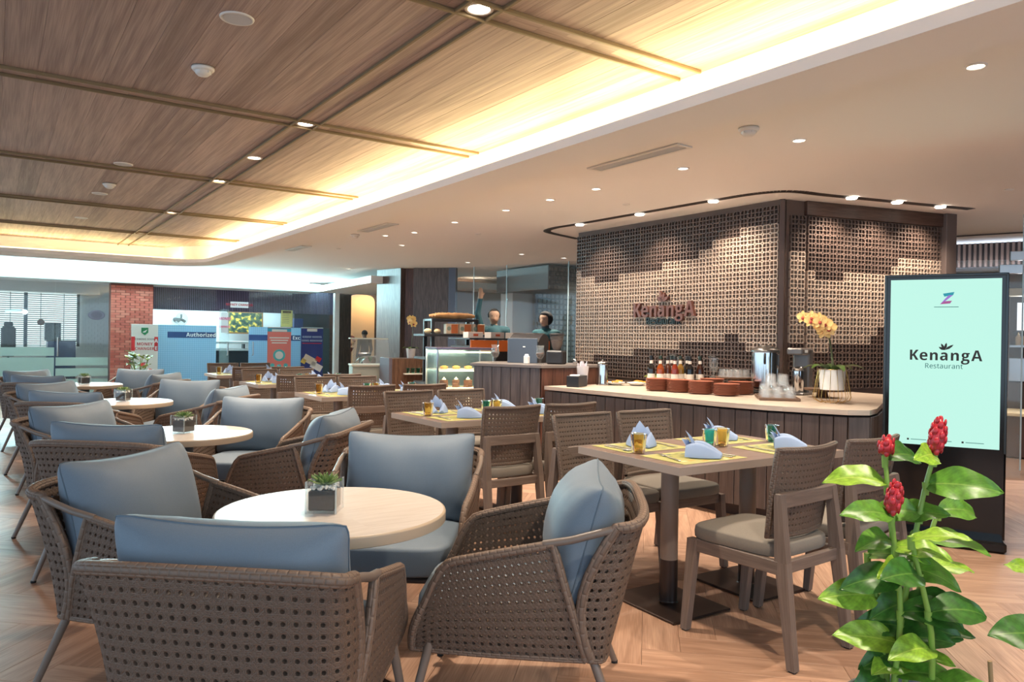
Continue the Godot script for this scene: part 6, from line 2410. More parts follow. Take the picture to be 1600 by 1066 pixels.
func build_lounge() -> void:
	var proto := lounge_chair()
	var tproto := round_table()
	var sproto := succulent()
	var words := ["nearest the ginger plants", "second from the ginger plants", "third from the ginger plants", "nearest the brick pillar"]
	var tz := [Vector2(1.0, -2.54), Vector2(0.99, -4.98), Vector2(0.975, -7.49), Vector2(0.90, -10.14)]
	var first := true
	for k in 4:
		var c: Vector2 = tz[k]
		var lt: String = "round white pedestal table, " + words[k]
		if k == 0:
			tproto.set_meta("label", lt)
			tproto.set_meta("group", "round white tables")
			tproto.position = Vector3(c.x, 0, c.y)
			sproto.set_meta("label", "succulent in a glass cube on the round table " + words[k])
			sproto.set_meta("group", "succulents on the round tables")
			sproto.position = Vector3(c.x - 0.035, 0.6845, c.y + 0.01)
			sproto.rotation.y = 0.95
		else:
			copy_of(tproto, Vector3(c.x, 0, c.y), 0.3 * k, lt, "round white tables")
			copy_of(sproto, Vector3(c.x - 0.01, 0.6845, c.y), [0.0, 0.62, 0.9, 0.3][k], "succulent in a glass cube on the round table " + words[k], "succulents on the round tables")
		# four chairs round each table: offset, heading, what they look like from the room
		var seats := [[Vector2(-0.308, 0.350), Vector2(0.66, -0.75), "turned away towards the shops"], [Vector2(0.572, 0.335), Vector2(-0.77, -0.64), "on the buffet side"], [Vector2(0.54, -0.555), Vector2(-0.60, 0.80), "with its seat cushion in view"], [Vector2(-0.375, -0.563), Vector2(0.64, 0.77), "on the outer side"]]
		for q in seats.size():
			var s: Array = seats[q]
			var p: Vector2 = c + s[0]
			var label: String = "tub chair " + s[2] + ", round table " + words[k]
			var turn := facing(s[1].x, s[1].y)
			if first:
				first = false
				proto.set_meta("label", label)
				proto.set_meta("group", "woven tub chairs")
				proto.position = Vector3(p.x, 0, p.y)
				proto.rotation.y = turn
			else:
				copy_of(proto, Vector3(p.x, 0, p.y), turn, label, "woven tub chairs")

# ---------------------------------------------------------------- dining chair, front +z
func dining_chair() -> Node3D:
	var t := thing("dining_chair", "", "chair")
	var wm := wood("chair_wood", rgb(108, 93, 84), rgb(132, 115, 104), 101, 1, 0.0, 0.5)
	var B := func(a: Vector3, b: Vector3, s0: Vector2, s1: Vector2, m: MB) -> void:
		# square bar from a to b, sections s0 and s1 (x by z)
		var rows := []
		for q in [[a, s0], [b, s1]]:
			var row := PackedVector3Array()
			for c in [[-1, -1], [1, -1], [1, 1], [-1, 1]]:
				row.append(q[0] + Vector3(c[0] * q[1].x / 2, 0, c[1] * q[1].y / 2))
			rows.append(row)
		for k in 4:
			var k2 := (k + 1) % 4
			var n: Vector3 = (rows[0][k] + rows[0][k2]) / 2 - a
			n = (n - (b - a).normalized() * n.dot((b - a).normalized())).normalized()
			var l := (b - a).length()
			m.face([rows[0][k], rows[0][k2], rows[1][k2], rows[1][k]], n, [Vector2(0, 0.1 * k), Vector2(0, 0.1 * k + 0.1), Vector2(l, 0.1 * k + 0.1), Vector2(l, 0.1 * k)])
		m.face(rows[0], (a - b).normalized())
		m.face(rows[1], (b - a).normalized())
	for sx in [-1.0, 1.0]:
		var m := MB.new()
		B.call(Vector3(0.205 * sx, 0.006, -0.270), Vector3(0.200 * sx, 0.42, -0.215), Vector2(0.034, 0.036), Vector2(0.036, 0.055), m)
		B.call(Vector3(0.200 * sx, 0.42, -0.215), Vector3(0.190 * sx, 0.685, -0.190), Vector2(0.036, 0.055), Vector2(0.034, 0.034), m)
		var lg := obj("leg", m, wm, t)
		m = MB.new()
		m.box(Vector3(0.205 * sx, 0.004, -0.270), Vector3(0.026, 0.008, 0.028), 0.002)
		obj("foot_cap", m, mat("rubber_black", rgb(24, 22, 22), 0.7), lg)
		m = MB.new()
		B.call(Vector3(0.213 * sx, 0.006, 0.262), Vector3(0.208 * sx, 0.42, 0.225), Vector2(0.034, 0.034), Vector2(0.036, 0.052), m)
		lg = obj("leg", m, wm, t)
		m = MB.new()
		m.box(Vector3(0.213 * sx, 0.004, 0.262), Vector3(0.026, 0.008, 0.026), 0.002)
		obj("foot_cap", m, mat("rubber_black"), lg)
		m = MB.new()
		m.box(Vector3(0.204 * sx, 0.395, 0.005), Vector3(0.030, 0.056, 0.42), 0.003)
		obj("side_rail", m, wm, t)
	var m := MB.new()
	m.box(Vector3(0, 0.395, 0.222), Vector3(0.39, 0.05, 0.026), 0.003)
	obj("front_rail", m, wm, t)
	m = MB.new()
	m.box(Vector3(0, 0.395, -0.212), Vector3(0.38, 0.05, 0.026), 0.003)
	obj("rear_rail", m, wm, t)
	m = MB.new()
	m.box(Vector3(0, 0.660, -0.192), Vector3(0.416, 0.062, 0.030), 0.004)
	obj("top_rail", m, wm, t)
	var sm := cloth("seat_taupe", rgb(130, 122, 112), 0.9, 0.07, 9.0)
	var pad := obj("seat_cushion", seat_pad(0.432, 0.46, 0.060, 0.35, 0.10), sm, t)
	pad.position = Vector3(0, 0.422, 0.03)
	# woven back, bowed and rolled at the top
	var bk := func(s: float, t2: float) -> Vector3:
		var f := (s - 0.5) * 2.0
		var w := lerpf(0.192, 0.212, t2)
		return Vector3(f * w, lerpf(0.505, 0.862, t2) + 0.006 * f * f * t2, -0.165 - 0.035 * (1.0 - f * f) + 0.03 * (1.0 - t2) * (1.0 - t2) - 0.055 * pow(maxf(t2 - 0.35, 0.0), 1.6))
	var wv := weave_mat("dining_weave", rgb(110, 92, 80))
	obj("woven_back", woven(bk, 18, 14, 0.20, 0.010, func(a, b): return a == 0 or a == 17 or b == 0 or b == 13), wv, t)
	var rp := []
	for k in 9:
		rp.append(bk.call(0.0, k / 8.0))
	for k in range(1, 13):
		rp.append(bk.call(k / 12.0, 1.0))
	for k in range(1, 9):
		rp.append(bk.call(1.0, 1.0 - k / 8.0))
	for k in range(1, 13):
		rp.append(bk.call(1.0 - k / 12.0, 0.0))
	m = MB.new()
	m.tube(rp, 0.0125, 9, false, 30.0)
	obj("back_rim", m, rim_mat("dining_rim", rgb(108, 91, 79)), t)
	for sx in [-1.0, 1.0]:
		m = MB.new()
		m.box(Vector3(0.150 * sx, 0.655, -0.184), Vector3(0.03, 0.04, 0.03), 0.004)
		obj("back_bracket", m, wm, t)
	return t

func dining_table() -> Node3D:
	var t := thing("dining_table", "", "table")
	var m := MB.new()
	m.box(Vector3(0, 0.732, 0), Vector3(1.16, 0.036, 0.72), 0.002, Basis.IDENTITY, Vector2.ZERO, 0.8)
	obj("tabletop", m, wood("table_taupe", rgb(114, 92, 82), rgb(140, 117, 105), 111, 1, 0.0, 0.38), t)
	m = MB.new()
	for q in [[Vector3(0, 0.732, 0.361), Vector3(1.164, 0.0365, 0.003)], [Vector3(0, 0.732, -0.361), Vector3(1.164, 0.0365, 0.003)], [Vector3(0.581, 0.732, 0), Vector3(0.003, 0.0365, 0.722)], [Vector3(-0.581, 0.732, 0), Vector3(0.003, 0.0365, 0.722)]]:
		m.box(q[0], q[1])
	obj("edge_band", m, mat("edge_taupe", rgb(168, 152, 140), 0.4), t)
	for sx in [-0.285, 0.285]:
		m = MB.new()
		m.lathe([Vector2(0.0435, 0.22), Vector2(0.0435, 0.712)], 28)
		obj("column", m, mat("column_taupe", rgb(140, 124, 112), 0.4), t).position.x = sx
		m = MB.new()
		m.lathe([Vector2(0.050, 0.012), Vector2(0.047, 0.016), Vector2(0.0445, 0.02), Vector2(0.0445, 0.22), Vector2(0.0435, 0.222)], 28)
		obj("column_sleeve", m, mat("sleeve_brown", rgb(58, 46, 42), 0.3, 0.4), t).position.x = sx
		m = MB.new()
		m.box(Vector3(0, 0.0065, 0), Vector3(0.38, 0.012, 0.46), 0.003)
		obj("base_plate", m, mat("plate_brown", rgb(66, 52, 46), 0.3, 0.5), t).position.x = sx
	return t

# linen napkin folded to a bird: two rolled lobes in front, a fan of points behind
func napkin() -> Node3D:
	var t := thing("napkin", "", "napkin")
	var cm := cloth("linen_blue", rgb(150, 170, 202), 0.85, 0.04, 30.0)
	for sx in [-1.0, 1.0]:
		var m := MB.new()
		var rows := []
		for k in 11:
			var u := k / 10.0
			var row := PackedVector3Array()
			var r := 0.042 * (0.60 + 0.40 * sin(PI * clampf(u * 0.9 + 0.1, 0, 1)))
			var c := Vector3(sx * lerpf(0.050, 0.020, u * u), 0.0, lerpf(-0.06, 0.10, u))
			for q in 13:
				var a := -0.25 + (PI + 0.5) * q / 12.0
				row.append(c + Vector3(cos(a) * r * 0.8, lerpf(maxf(sin(a), 0.0), 1.0 - absf(cos(a)), 0.6) * r * 1.75 * (1.0 - 0.55 * u * u) + 0.003, 0))
			rows.append(row)
		m.surf(rows)
		# close the front of the roll
		var cap := []
		for q in 13:
			cap.append(rows[10][q])
		m.face(cap, Vector3(0, 0, 1))
		obj("lobe", m, cm, t)
	var k0 := 0
	for q in [[-0.60, 0.060, -0.05], [-0.12, 0.088, 0.02], [0.45, 0.062, -0.04], [0.95, 0.045, -0.08]]:
		var m := MB.new()
		var rows := []
		for k in 8:
			var u := k / 7.0
			var w := 0.034 * sin(PI * (0.32 + 0.68 * u)) + 0.0004
			var row := PackedVector3Array()
			for s in [-1.0, -0.4, 0.4, 1.0]:
				row.append(Vector3(s * w, 0.035 + q[1] * u, -0.012 + 0.016 * s * s * (1.0 - u) - 0.03 * u * u).rotated(Vector3(0, 0, 1), -q[0] * 0.75) + Vector3(0, 0, -0.03 + q[2] * 0.2))
			rows.append(row)
		m.surf(rows)
		obj("point", m, cm, t)
		k0 += 1
	return t

func cutlery(kind: String) -> Node3D:
	var t := thing(kind, "", kind)
	var steel := mat("cutlery_steel", rgb(214, 214, 214), 0.3, 1.0)
	var m := MB.new()
	m.box(Vector3(0, 0.0035, 0.035), Vector3(0.011, 0.004, 0.12), 0.0015)
	m.box(Vector3(0, 0.0045, -0.035), Vector3(0.006, 0.004, 0.035), 0.0015)
	obj("handle", m, steel, t)
	m = MB.new()
	if kind == "fork":
		m.box(Vector3(0, 0.0045, -0.065), Vector3(0.022, 0.003, 0.028), 0.001)
		for k in 4:
			m.box(Vector3(-0.0085 + k * 0.00567, 0.0055, -0.097), Vector3(0.003, 0.002, 0.038), 0.0008, Basis(Vector3.RIGHT, 0.06))
		obj("tines", m, steel, t)
	elif kind == "spoon":
		m.ball(Vector3(0, 0.005, -0.082), Vector3(0.018, 0.005, 0.030), 14, 6)
		obj("bowl", m, steel, t)
	else:
		m.box(Vector3(0.001, 0.004, -0.095), Vector3(0.017, 0.0022, 0.10), 0.001)
		obj("blade", m, steel, t)
	return t

func mat_mesh() -> ArrayMesh:
	var m := MB.new()
	m.box(Vector3(0, 0.0011, 0), Vector3(0.42, 0.0018, 0.285), 0.0, Basis.IDENTITY, Vector2.ZERO, 1.0)
	return m.mesh()

func mat_print() -> StandardMaterial3D:
	var m := mat("placemat_print", Color.WHITE, 0.7)
	var im := Image.create(210, 144, false, Image.FORMAT_RGB8)
	im.fill(rgb(174, 170, 102))
	var r := RandomNumberGenerator.new()
	r.seed = 44
	# printed blocks of small pictures and lines of text round the edge
	for k in 16:
		var x := r.randi_range(8, 180)
		var y := r.randi_range(6, 40) if k % 2 == 0 else r.randi_range(104, 128)
		im.fill_rect(Rect2i(x, y, r.randi_range(8, 24), r.randi_range(4, 12)), [rgb(136, 144, 72), rgb(204, 200, 150), rgb(88, 112, 92), rgb(196, 150, 70)][k % 4])
	for k in 22:
		im.fill_rect(Rect2i(r.randi_range(10, 150), 50 + (k % 8) * 7, r.randi_range(14, 44), 2), rgb(146, 144, 78))
	im.fill_rect(Rect2i(0, 0, 210, 3), rgb(196, 192, 132))
	im.fill_rect(Rect2i(0, 141, 210, 3), rgb(196, 192, 132))
	m.albedo_texture = ImageTexture.create_from_image(im)
	m.uv1_scale = Vector3(1.0 / 0.42, 1.0 / 0.285, 1)
	return m

func build_dining() -> void:
	var cproto := dining_chair()
	var tproto := dining_table()
	var nproto := napkin()
	var fproto := cutlery("fork")
	var sproto := cutlery("spoon")
	var kproto := cutlery("knife")
	var pm := mat_mesh()
	var pmat := mat_print()
	var ord := ["nearest the screen", "second from the screen", "third from the screen", "fourth from the screen", "nearest the shop fronts"]
	var ctr := [Vector2(3.05, -2.575), Vector2(2.96, -4.58), Vector2(2.985, -6.77), Vector2(2.965, -8.67), Vector2(3.03, -10.75)]
	var tn := [-0.045, 0.01, 0.0, 0.02, 0.0]
	var first := {}
	var put := func(proto: Node3D, at: Vector3, turn: float, label: String, group: String) -> void:
		if not first.has(proto):
			first[proto] = true
			proto.position = at
			proto.rotation.y = turn
			proto.set_meta("label", label)
			proto.set_meta("group", group)
		else:
			copy_of(proto, at, turn, label, group)
	for k in 5:
		var c: Vector2 = ctr[k]
		var w: String = "dining table " + ord[k]
		put.call(tproto, Vector3(c.x, 0, c.y), tn[k], "rectangular taupe two-column dining table, " + ord[k], "rectangular dining tables")
		var ch := [[-0.25, 0.51, PI, "on the lounge-near long side"], [0.27, 0.51, PI, "on the lounge-near long side"], [-0.25, -0.53, 0.0, "on the far long side"], [0.22, -0.53, 0.0, "on the far long side"]]
		if k == 1:
			ch[0][0] = -0.245
			ch[1][0] = 0.23
		for q in ch:
			var wall := "lounge side" if q[0] < 0 else "buffet side"
			put.call(cproto, Vector3(c.x + q[0], 0, c.y + q[1] + rng.randf_range(-0.015, 0.015)), q[2] + rng.randf_range(-0.04, 0.04), "woven-back chair " + ("facing the shop fronts, " if q[1] > 0 else "backing the shop fronts, ") + wall + ", " + w, "woven-back dining chairs")
		# settings: mat, napkin, tumbler, cutlery
		var tf := Transform3D(Basis(Vector3.UP, tn[k]), Vector3(c.x, 0.7505, c.y))
		var sets := [[-0.30, 0.17, 0.0, "green", 0.02, -0.03], [0.33, 0.17, 0.0, "green", 0.50, -0.02], [-0.30, -0.20, PI, "amber", -0.46, -0.04], [0.28, -0.20, PI, "amber", 0.115, -0.03]]
		for i in 4:
			var q: Array = sets[i]
			var where := ("lounge side, " if q[0] < 0 else "buffet side, ") + ("plant end, " if q[1] > 0 else "shop end, ")
			var o := obj("placemat", pm, pmat)
			tag(o, "yellow-green printed paper placemat " + where + w, "placemat", "yellow-green placemats")
			o.position = tf * Vector3(q[0], 0.0, q[1])
			o.rotation.y = tn[k] + q[2] + rng.randf_range(-0.03, 0.03)
			var np: Vector3 = tf * Vector3(q[0] + 0.02, 0.0025, q[1] + (0.02 if q[1] > 0 else -0.02))
			put.call(nproto, np, tn[k] + [0.75, 0.8, -0.5, 0.5][i] + rng.randf_range(-0.25, 0.25), "folded pale blue linen napkin " + where + w, "folded blue napkins")
			tumbler(("emerald green tumbler " if q[3] == "green" else "amber glass tumbler ") + where + w, tf * Vector3(q[4], 0.0005 if i != 2 else 0.0025, q[5]), q[3], "green tumblers" if q[3] == "green" else "amber tumblers")
			if k < 3:
				var d := 1.0 if q[1] > 0 else -1.0
				put.call(fproto, tf * Vector3(q[0] - 0.145 * d, 0.0026, q[1] - 0.01 * d), tn[k] + q[2] + rng.randf_range(-0.3, 0.1), "steel fork " + where + w, "steel forks")
				put.call(sproto, tf * Vector3(q[0] + 0.165 * d, 0.0026, q[1]), tn[k] + q[2] + rng.randf_range(-0.1, 0.25), "steel spoon " + where + w, "steel spoons")
				if k < 2:
					put.call(kproto, tf * Vector3(q[0] + 0.125 * d, 0.0026, q[1] + 0.02 * d), tn[k] + q[2] + rng.randf_range(-0.1, 0.2), "steel knife " + where + w, "steel knives")

func build_display() -> void:
	# floor-standing screen: foot at (4.99, -2.73) .. (5.31, -2.10)
	var a := Vector2(4.985, -2.735)
	var b := Vector2(5.306, -2.103)
	var W := (b - a).length()
	var t := thing("display_totem", "tall black floor-standing screen showing the KenangA Restaurant logo", "screen", Vector3((a.x + b.x) / 2, 0, (a.y + b.y) / 2), atan2(-(b - a).y, (b - a).x))
	var black := mat("totem_black", rgb(14, 14, 16), 0.12)
	var m := MB.new()
	m.box(Vector3(0, 0.905, -0.035), Vector3(W, 1.73, 0.06), 0.012)
	obj("body", m, black, t)
	m = MB.new()
	m.box(Vector3(0, 0.035, -0.02), Vector3(W, 0.07, 0.30), 0.015)
	obj("base", m, black, t)
	for q in [[Vector3(0, 1.762, 0.0), Vector3(W, 0.016, 0.012)], [Vector3(-W / 2 + 0.008, 1.19, 0.0), Vector3(0.016, 1.16, 0.012)], [Vector3(W / 2 - 0.008, 1.19, 0.0), Vector3(0.016, 1.16, 0.012)]]:
		m = MB.new()
		m.box(q[0], q[1], 0.003)
		obj("bezel", m, mat("totem_edge", rgb(60, 64, 66), 0.2, 0.6), t)
	var sw := W - 0.075
	m = MB.new()
	m.box(Vector3(0, 1.185, -0.003), Vector3(sw, 1.10, 0.006), 0.0)
	var sc := obj("screen", m, glow("screen_mint", Color(0.78, 1.0, 0.935), 0.80), t)
	var l := AreaLight3D.new()
	l.area_size = Vector2(sw, 1.10)
	l.light_energy = 0.16
	l.light_color = Color(0.55, 0.95, 0.86)
	l.shadow_enabled = true
	l.position = Vector3(0, 1.185, 0.004)
	l.rotation.y = PI
	l.name = "screen_light"
	t.add_child(l)
	var ink := glow("screen_ink", Color(0.10, 0.09, 0.085), 1.0)
	var word := ["K", "e", "n", "a", "n", "g", "A"]
	var wid := [0.060, 0.058, 0.060, 0.060, 0.060, 0.060, 0.066]
	var x := -0.205
	for k in 7:
		var o := obj("screen_letter", text(word[k], 0.084, 0.001, true), ink, sc)
		o.position = Vector3(x + wid[k] / 2, 1.232, 0.0015)
		x += wid[k]
	letters("Restaurant", 0.040, Vector3(0.0, 1.162, 0.0015), glow("screen_teal", Color(0.10, 0.36, 0.36), 1.0), sc, 0.001, false, true)
	for k in 4:
		var an: float = [1.05, 0.45, -0.2, -0.95][k]
		var ll: float = [0.040, 0.048, 0.050, 0.062][k]
		m = MB.new()
		m.xf = Transform3D(Basis(Vector3(0, 0, 1), an) * Basis(Vector3.RIGHT, PI / 2), Vector3(0.005, 1.268, 0.0012))
		m.slab(PackedVector2Array([Vector2(0, 0), Vector2(0.008, -ll * 0.4), Vector2(0.006, -ll * 0.75), Vector2(0, -ll), Vector2(-0.006, -ll * 0.75), Vector2(-0.008, -ll * 0.4)]), 0.0, 0.001)
		obj("screen_leaf", m, ink, sc)
	# emblem at the top: slanted ribbon in teal and violet
	for q in [[[Vector2(-0.02, -0.055), Vector2(0.045, -0.065), Vector2(0.038, -0.045), Vector2(-0.012, -0.035)], "screen_emblem_teal", Color(0.12, 0.55, 0.62)], [[Vector2(0.038, -0.045), Vector2(0.012, -0.045), Vector2(-0.036, 0.015), Vector2(-0.012, 0.0)], "screen_emblem_violet", Color(0.58, 0.42, 0.75)], [[Vector2(-0.036, 0.015), Vector2(0.022, 0.01), Vector2(0.032, -0.008), Vector2(-0.016, -0.004)], "screen_emblem_red", Color(0.62, 0.30, 0.52)]]:
		m = MB.new()
		m.xf = Transform3D(Basis(Vector3.RIGHT, PI / 2), Vector3(0.01, 1.585, 0.0008))
		m.slab(PackedVector2Array(q[0]), 0.0, 0.0012)
		obj("screen_emblem", m, glow(q[1], q[2], 1.0), sc)
	m = MB.new()
	m.box(Vector3(0.01, 1.552, 0.001), Vector3(0.14, 0.004, 0.001))
	obj("screen_line", m, glow("screen_teal", Color(0.10, 0.36, 0.36), 1.0), sc)
	for q in [[-0.20, 0.10], [-0.045, 0.09], [0.115, 0.11]]:
		m = MB.new()
		m.box(Vector3(q[0], 0.668, 0.001), Vector3(0.012, 0.012, 0.001))
		obj("screen_icon", m, ink, sc)
		m = MB.new()
		m.box(Vector3(q[0] + 0.012 + q[1] / 2, 0.668, 0.001), Vector3(q[1] - 0.008, 0.005, 0.001))
		obj("screen_line", m, glow("screen_grey", Color(0.34, 0.55, 0.52), 1.0), sc)

# ---------------------------------------------------------------- foreground ginger plant
func big_leaf(length: float, width: float, droop: float, fold: float, twist: float) -> MB:
	var m := MB.new()
	var rows := []
	for k in 15:
		var t := k / 14.0
		var w := width * 0.5 * pow(sin(PI * pow(clampf(0.03 + 0.97 * t, 0, 1), 0.82)), 0.8)
		if k == 14:
			w = 0.0008
		var ang := 0.35 - droop * t
		var row := PackedVector3Array()
		# walk along the drooping midrib
		var p := Vector3.ZERO
		var steps := 12
		for s in steps:
			var u := t * (s + 0.5) / steps
			var an := 0.45 - droop * u
			p += Vector3(0, sin(an), cos(an)) * length * t / steps
		for s in 9:
			var f := (s - 4) / 4.0
			row.append(p + Vector3(f * w, absf(f) * w * fold * (1.0 - 0.3 * t) + 0.004 * sin(t * 14.0 + f * 2.0) * absf(f) - 0.002 * (1.0 - absf(f)), 0).rotated(Vector3(0, 0, 1), twist * t))
		rows.append(row)
	m.surf(rows, false, 1.0, 1.0)
	return m

func leaf_mat(key: String, base: Color, rib: Color) -> StandardMaterial3D:
	if mats.has(key):
		return mats[key]
	var m := mat(key, Color.WHITE, 0.38)
	var im := Image.create(96, 192, false, Image.FORMAT_RGB8)
	var nz := noise(key.hash() % 1000, 0.03)
	for y in 192:
		for x in 96:
			var f := absf(x / 95.0 - 0.5) * 2.0
			var vein := 0.5 + 0.5 * sin((y * 0.42 - f * 30.0))
			var k := 1.0 + 0.16 * nz.get_noise_2d(x, y) + 0.05 * vein
			var c := Color(base.r * k, base.g * k, base.b * k)
			im.set_pixel(x, y, c.lerp(rib, clampf(1.0 - f * 16.0, 0, 1) * 0.75))
	m.albedo_texture = ImageTexture.create_from_image(im)
	m.backlight_enabled = true
	m.backlight = Color(0.22, 0.32, 0.06)
	return m

func build_plants() -> void:
	var greens := [leaf_mat("ginger_leaf_mid", rgb(84, 128, 40), rgb(136, 166, 78)), leaf_mat("ginger_leaf_deep", rgb(54, 98, 34), rgb(120, 152, 66)), leaf_mat("ginger_leaf_lime", rgb(128, 164, 50), rgb(190, 206, 100))]
	var stem := mat("ginger_stem", rgb(128, 160, 66), 0.4)
	var red := mat("ginger_bract", rgb(176, 38, 48), 0.35)
	# pot at the foot, below the frame
	var C := Vector3(2.035, 0.0, -1.03)
	var pt := thing("ginger_plant", "leafy ginger plant with red cone flowers in a low pot before the screen", "plant", C)
	var m := MB.new()
	m.lathe([Vector2(0.001, 0), Vector2(0.13, 0), Vector2(0.135, 0.01), Vector2(0.165, 0.335), Vector2(0.160, 0.34), Vector2(0.15, 0.335), Vector2(0.145, 0.30), Vector2(0.001, 0.295)], 36)
	obj("pot", m, mat("pot_slate", rgb(96, 104, 108), 0.5), pt)
	# camera-side axes, so that stems can be spread across and along the view
	var ax := Vector3(0.8212, 0, 0.5704)
	var az := Vector3(0.5704, 0, -0.8213)
	var stems := [
		{"r": -0.05, "d": 0.00, "tr": -0.055, "td": 0.0, "h": 0.845, "flower": 0.085},
		{"r": -0.015, "d": 0.05, "tr": 0.075, "td": 0.03, "h": 1.005, "flower": 0.095},
		{"r": 0.045, "d": -0.03, "tr": -0.035, "td": -0.06, "h": 0.80, "flower": 0.0},
		{"r": -0.03, "d": 0.07, "tr": -0.03, "td": 0.09, "h": 0.99, "flower": 0.05},
		{"r": 0.02, "d": 0.06, "tr": 0.13, "td": 0.10, "h": 0.84, "flower": 0.0},
		{"r": -0.06, "d": 0.04, "tr": -0.09, "td": 0.06, "h": 0.72, "flower": 0.0}]
	var r := RandomNumberGenerator.new()
	r.seed = 7
	var li := 0
	for s in stems:
		var p0: Vector3 = ax * s.r + az * s.d + Vector3(0, 0.29, 0)
		var p1: Vector3 = ax * s.tr + az * s.td + Vector3(0, s.h, 0)
		var path := []
		for k in 9:
			var u := k / 8.0
			path.append(p0.lerp(p1, u) + ax * 0.022 * sin(u * PI) * (1 if s.tr < 0 else -1) + az * 0.006 * sin(u * 9.0))
		m = MB.new()
		m.tube(path, [0.0085, 0.0085, 0.008, 0.0078, 0.0075, 0.007, 0.0068, 0.0065, 0.006], 9)
		obj("stem", m, stem, pt)
		var n := int((s.h - 0.42) / 0.066)
		for k in n:
			var u := lerpf(0.22, 0.99, k / float(n - 1))
			var i0 := mini(int(u * 8.0), 7)
			var p: Vector3 = path[i0].lerp(path[i0 + 1], u * 8.0 - i0)
			var sd := 1.0 if li % 2 == 0 else -1.0
			var dirv := ax * sd - az * r.randf_range(-0.35, 0.95)
			var a := facing(dirv.x, dirv.z)
			var L := r.randf_range(0.14, 0.19) * (0.85 if u > 0.9 else 1.0)
			var o := obj("leaf", big_leaf(L, L * r.randf_range(0.48, 0.56), r.randf_range(0.6, 1.5), r.randf_range(0.10, 0.28), r.randf_range(-0.3, 0.3)), greens[[0, 1, 2, 0, 2, 1, 0][(li * 3 + k) % 7]], pt)
			o.position = p
			var xa := Vector3(cos(a), 0, -sin(a))
			o.basis = Basis(Vector3.UP, a) * Basis(Vector3(0, 0, 1), r.randf_range(0.35, 0.95) * (-1.0 if xa.dot(az) < 0.0 else 1.0))
			# leaf sheath round the stem
			m = MB.new()
			m.tube([p + Vector3(0, -0.03, 0), p + Vector3(0, 0.004, 0)], [0.0082, 0.0102], 8, false)
			obj("sheath", m, stem, pt)
			li += 1
		if s.flower > 0.0:
			var tip: Vector3 = path[8]
			var H: float = s.flower
			m = MB.new()
			m.lathe([Vector2(0.010, 0.0), Vector2(0.020, H * 0.2), Vector2(0.021, H * 0.5), Vector2(0.015, H * 0.8), Vector2(0.005, H * 0.98), Vector2(0.0005, H)], 12)
			var cone := obj("flower_cone", m, red, pt)
			cone.position = tip
			cone.rotation = Vector3(0.10, 0, -0.10 if s.tr < 0 else -0.12)
			var nb := int(H / 0.0035)
			for k in nb:
				var u := (k + 0.5) / nb
				var rr := 0.021 * pow(sin(PI * (0.12 + 0.80 * u)), 0.7)
				var b := MB.new()
				b.ball(Vector3(0, 0, 0), Vector3(0.0075, 0.011, 0.004), 7, 5)
				var o := obj("bract", b, red, cone)
				o.position = Vector3(cos(k * 2.4) * rr, H * u, sin(k * 2.4) * rr)
				o.rotation = Vector3(0, -k * 2.4 + PI / 2, 0)
			if H > 0.095 and s.tr > 0:
				m = MB.new()
				m.tube([Vector3(0, H * 0.95, 0), Vector3(-0.006, H + 0.014, 0.0), Vector3(-0.012, H + 0.022, 0)], [0.006, 0.005, 0.002], 7)
				obj("petal_tip", m, mat("ginger_tip", rgb(226, 110, 80), 0.4), cone)
	# second plant, mostly outside the frame on the right
	var D := Vector3(2.27, 0.0, -0.80)
	var p2 := thing("ginger_plant", "second leafy ginger plant cut by the frame beside the first pot", "plant", D)
	m = MB.new()
	m.lathe([Vector2(0.001, 0), Vector2(0.13, 0), Vector2(0.135, 0.01), Vector2(0.165, 0.335), Vector2(0.160, 0.34), Vector2(0.15, 0.335), Vector2(0.145, 0.30), Vector2(0.001, 0.295)], 36)
	obj("pot", m, mat("pot_slate"), p2)
	for q in [[0.0, 0.0, 0.03, 0.80], [0.06, -0.02, 0.12, 0.9]]:
		m = MB.new()
		m.tube([ax * q[0] + Vector3(0, 0.29, 0), ax * q[2] * 0.5 + Vector3(0, 0.6, 0), ax * q[2] + Vector3(0, q[3], 0)], [0.011, 0.010, 0.008], 9)
		obj("stem", m, stem, p2)
	for q in [[Vector3(0.0, 0.545, 0.0), facing(-ax.x, -ax.z), 0.155, 0.10, 1.0, 1], [Vector3(0.02, 0.70, 0), facing(-ax.x * 0.6 + az.x, -ax.z * 0.6 + az.z), 0.12, 0.05, 1.0, 2], [Vector3(0.03, 0.74, 0), facing(ax.x, ax.z), 0.16, 0.07, 1.2, 0]]:
		var o := obj("leaf", big_leaf(q[2], q[3], q[4], 0.12, 0.2), greens[q[5]], p2)
		o.position = q[0]
		var xa := Vector3(cos(q[1]), 0, -sin(q[1]))
		o.basis = Basis(Vector3.UP, q[1]) * Basis(Vector3(0, 0, 1), 0.85 * (-1.0 if xa.dot(az) < 0.0 else 1.0))
	m = MB.new()
	m.tube([-ax * 0.13 + Vector3(0, 0.29, 0), -ax * 0.145 + Vector3(0, 0.475, 0)], 0.006, 8)
	obj("cut_stick", m, mat("dry_stick", rgb(150, 120, 84), 0.7), p2)

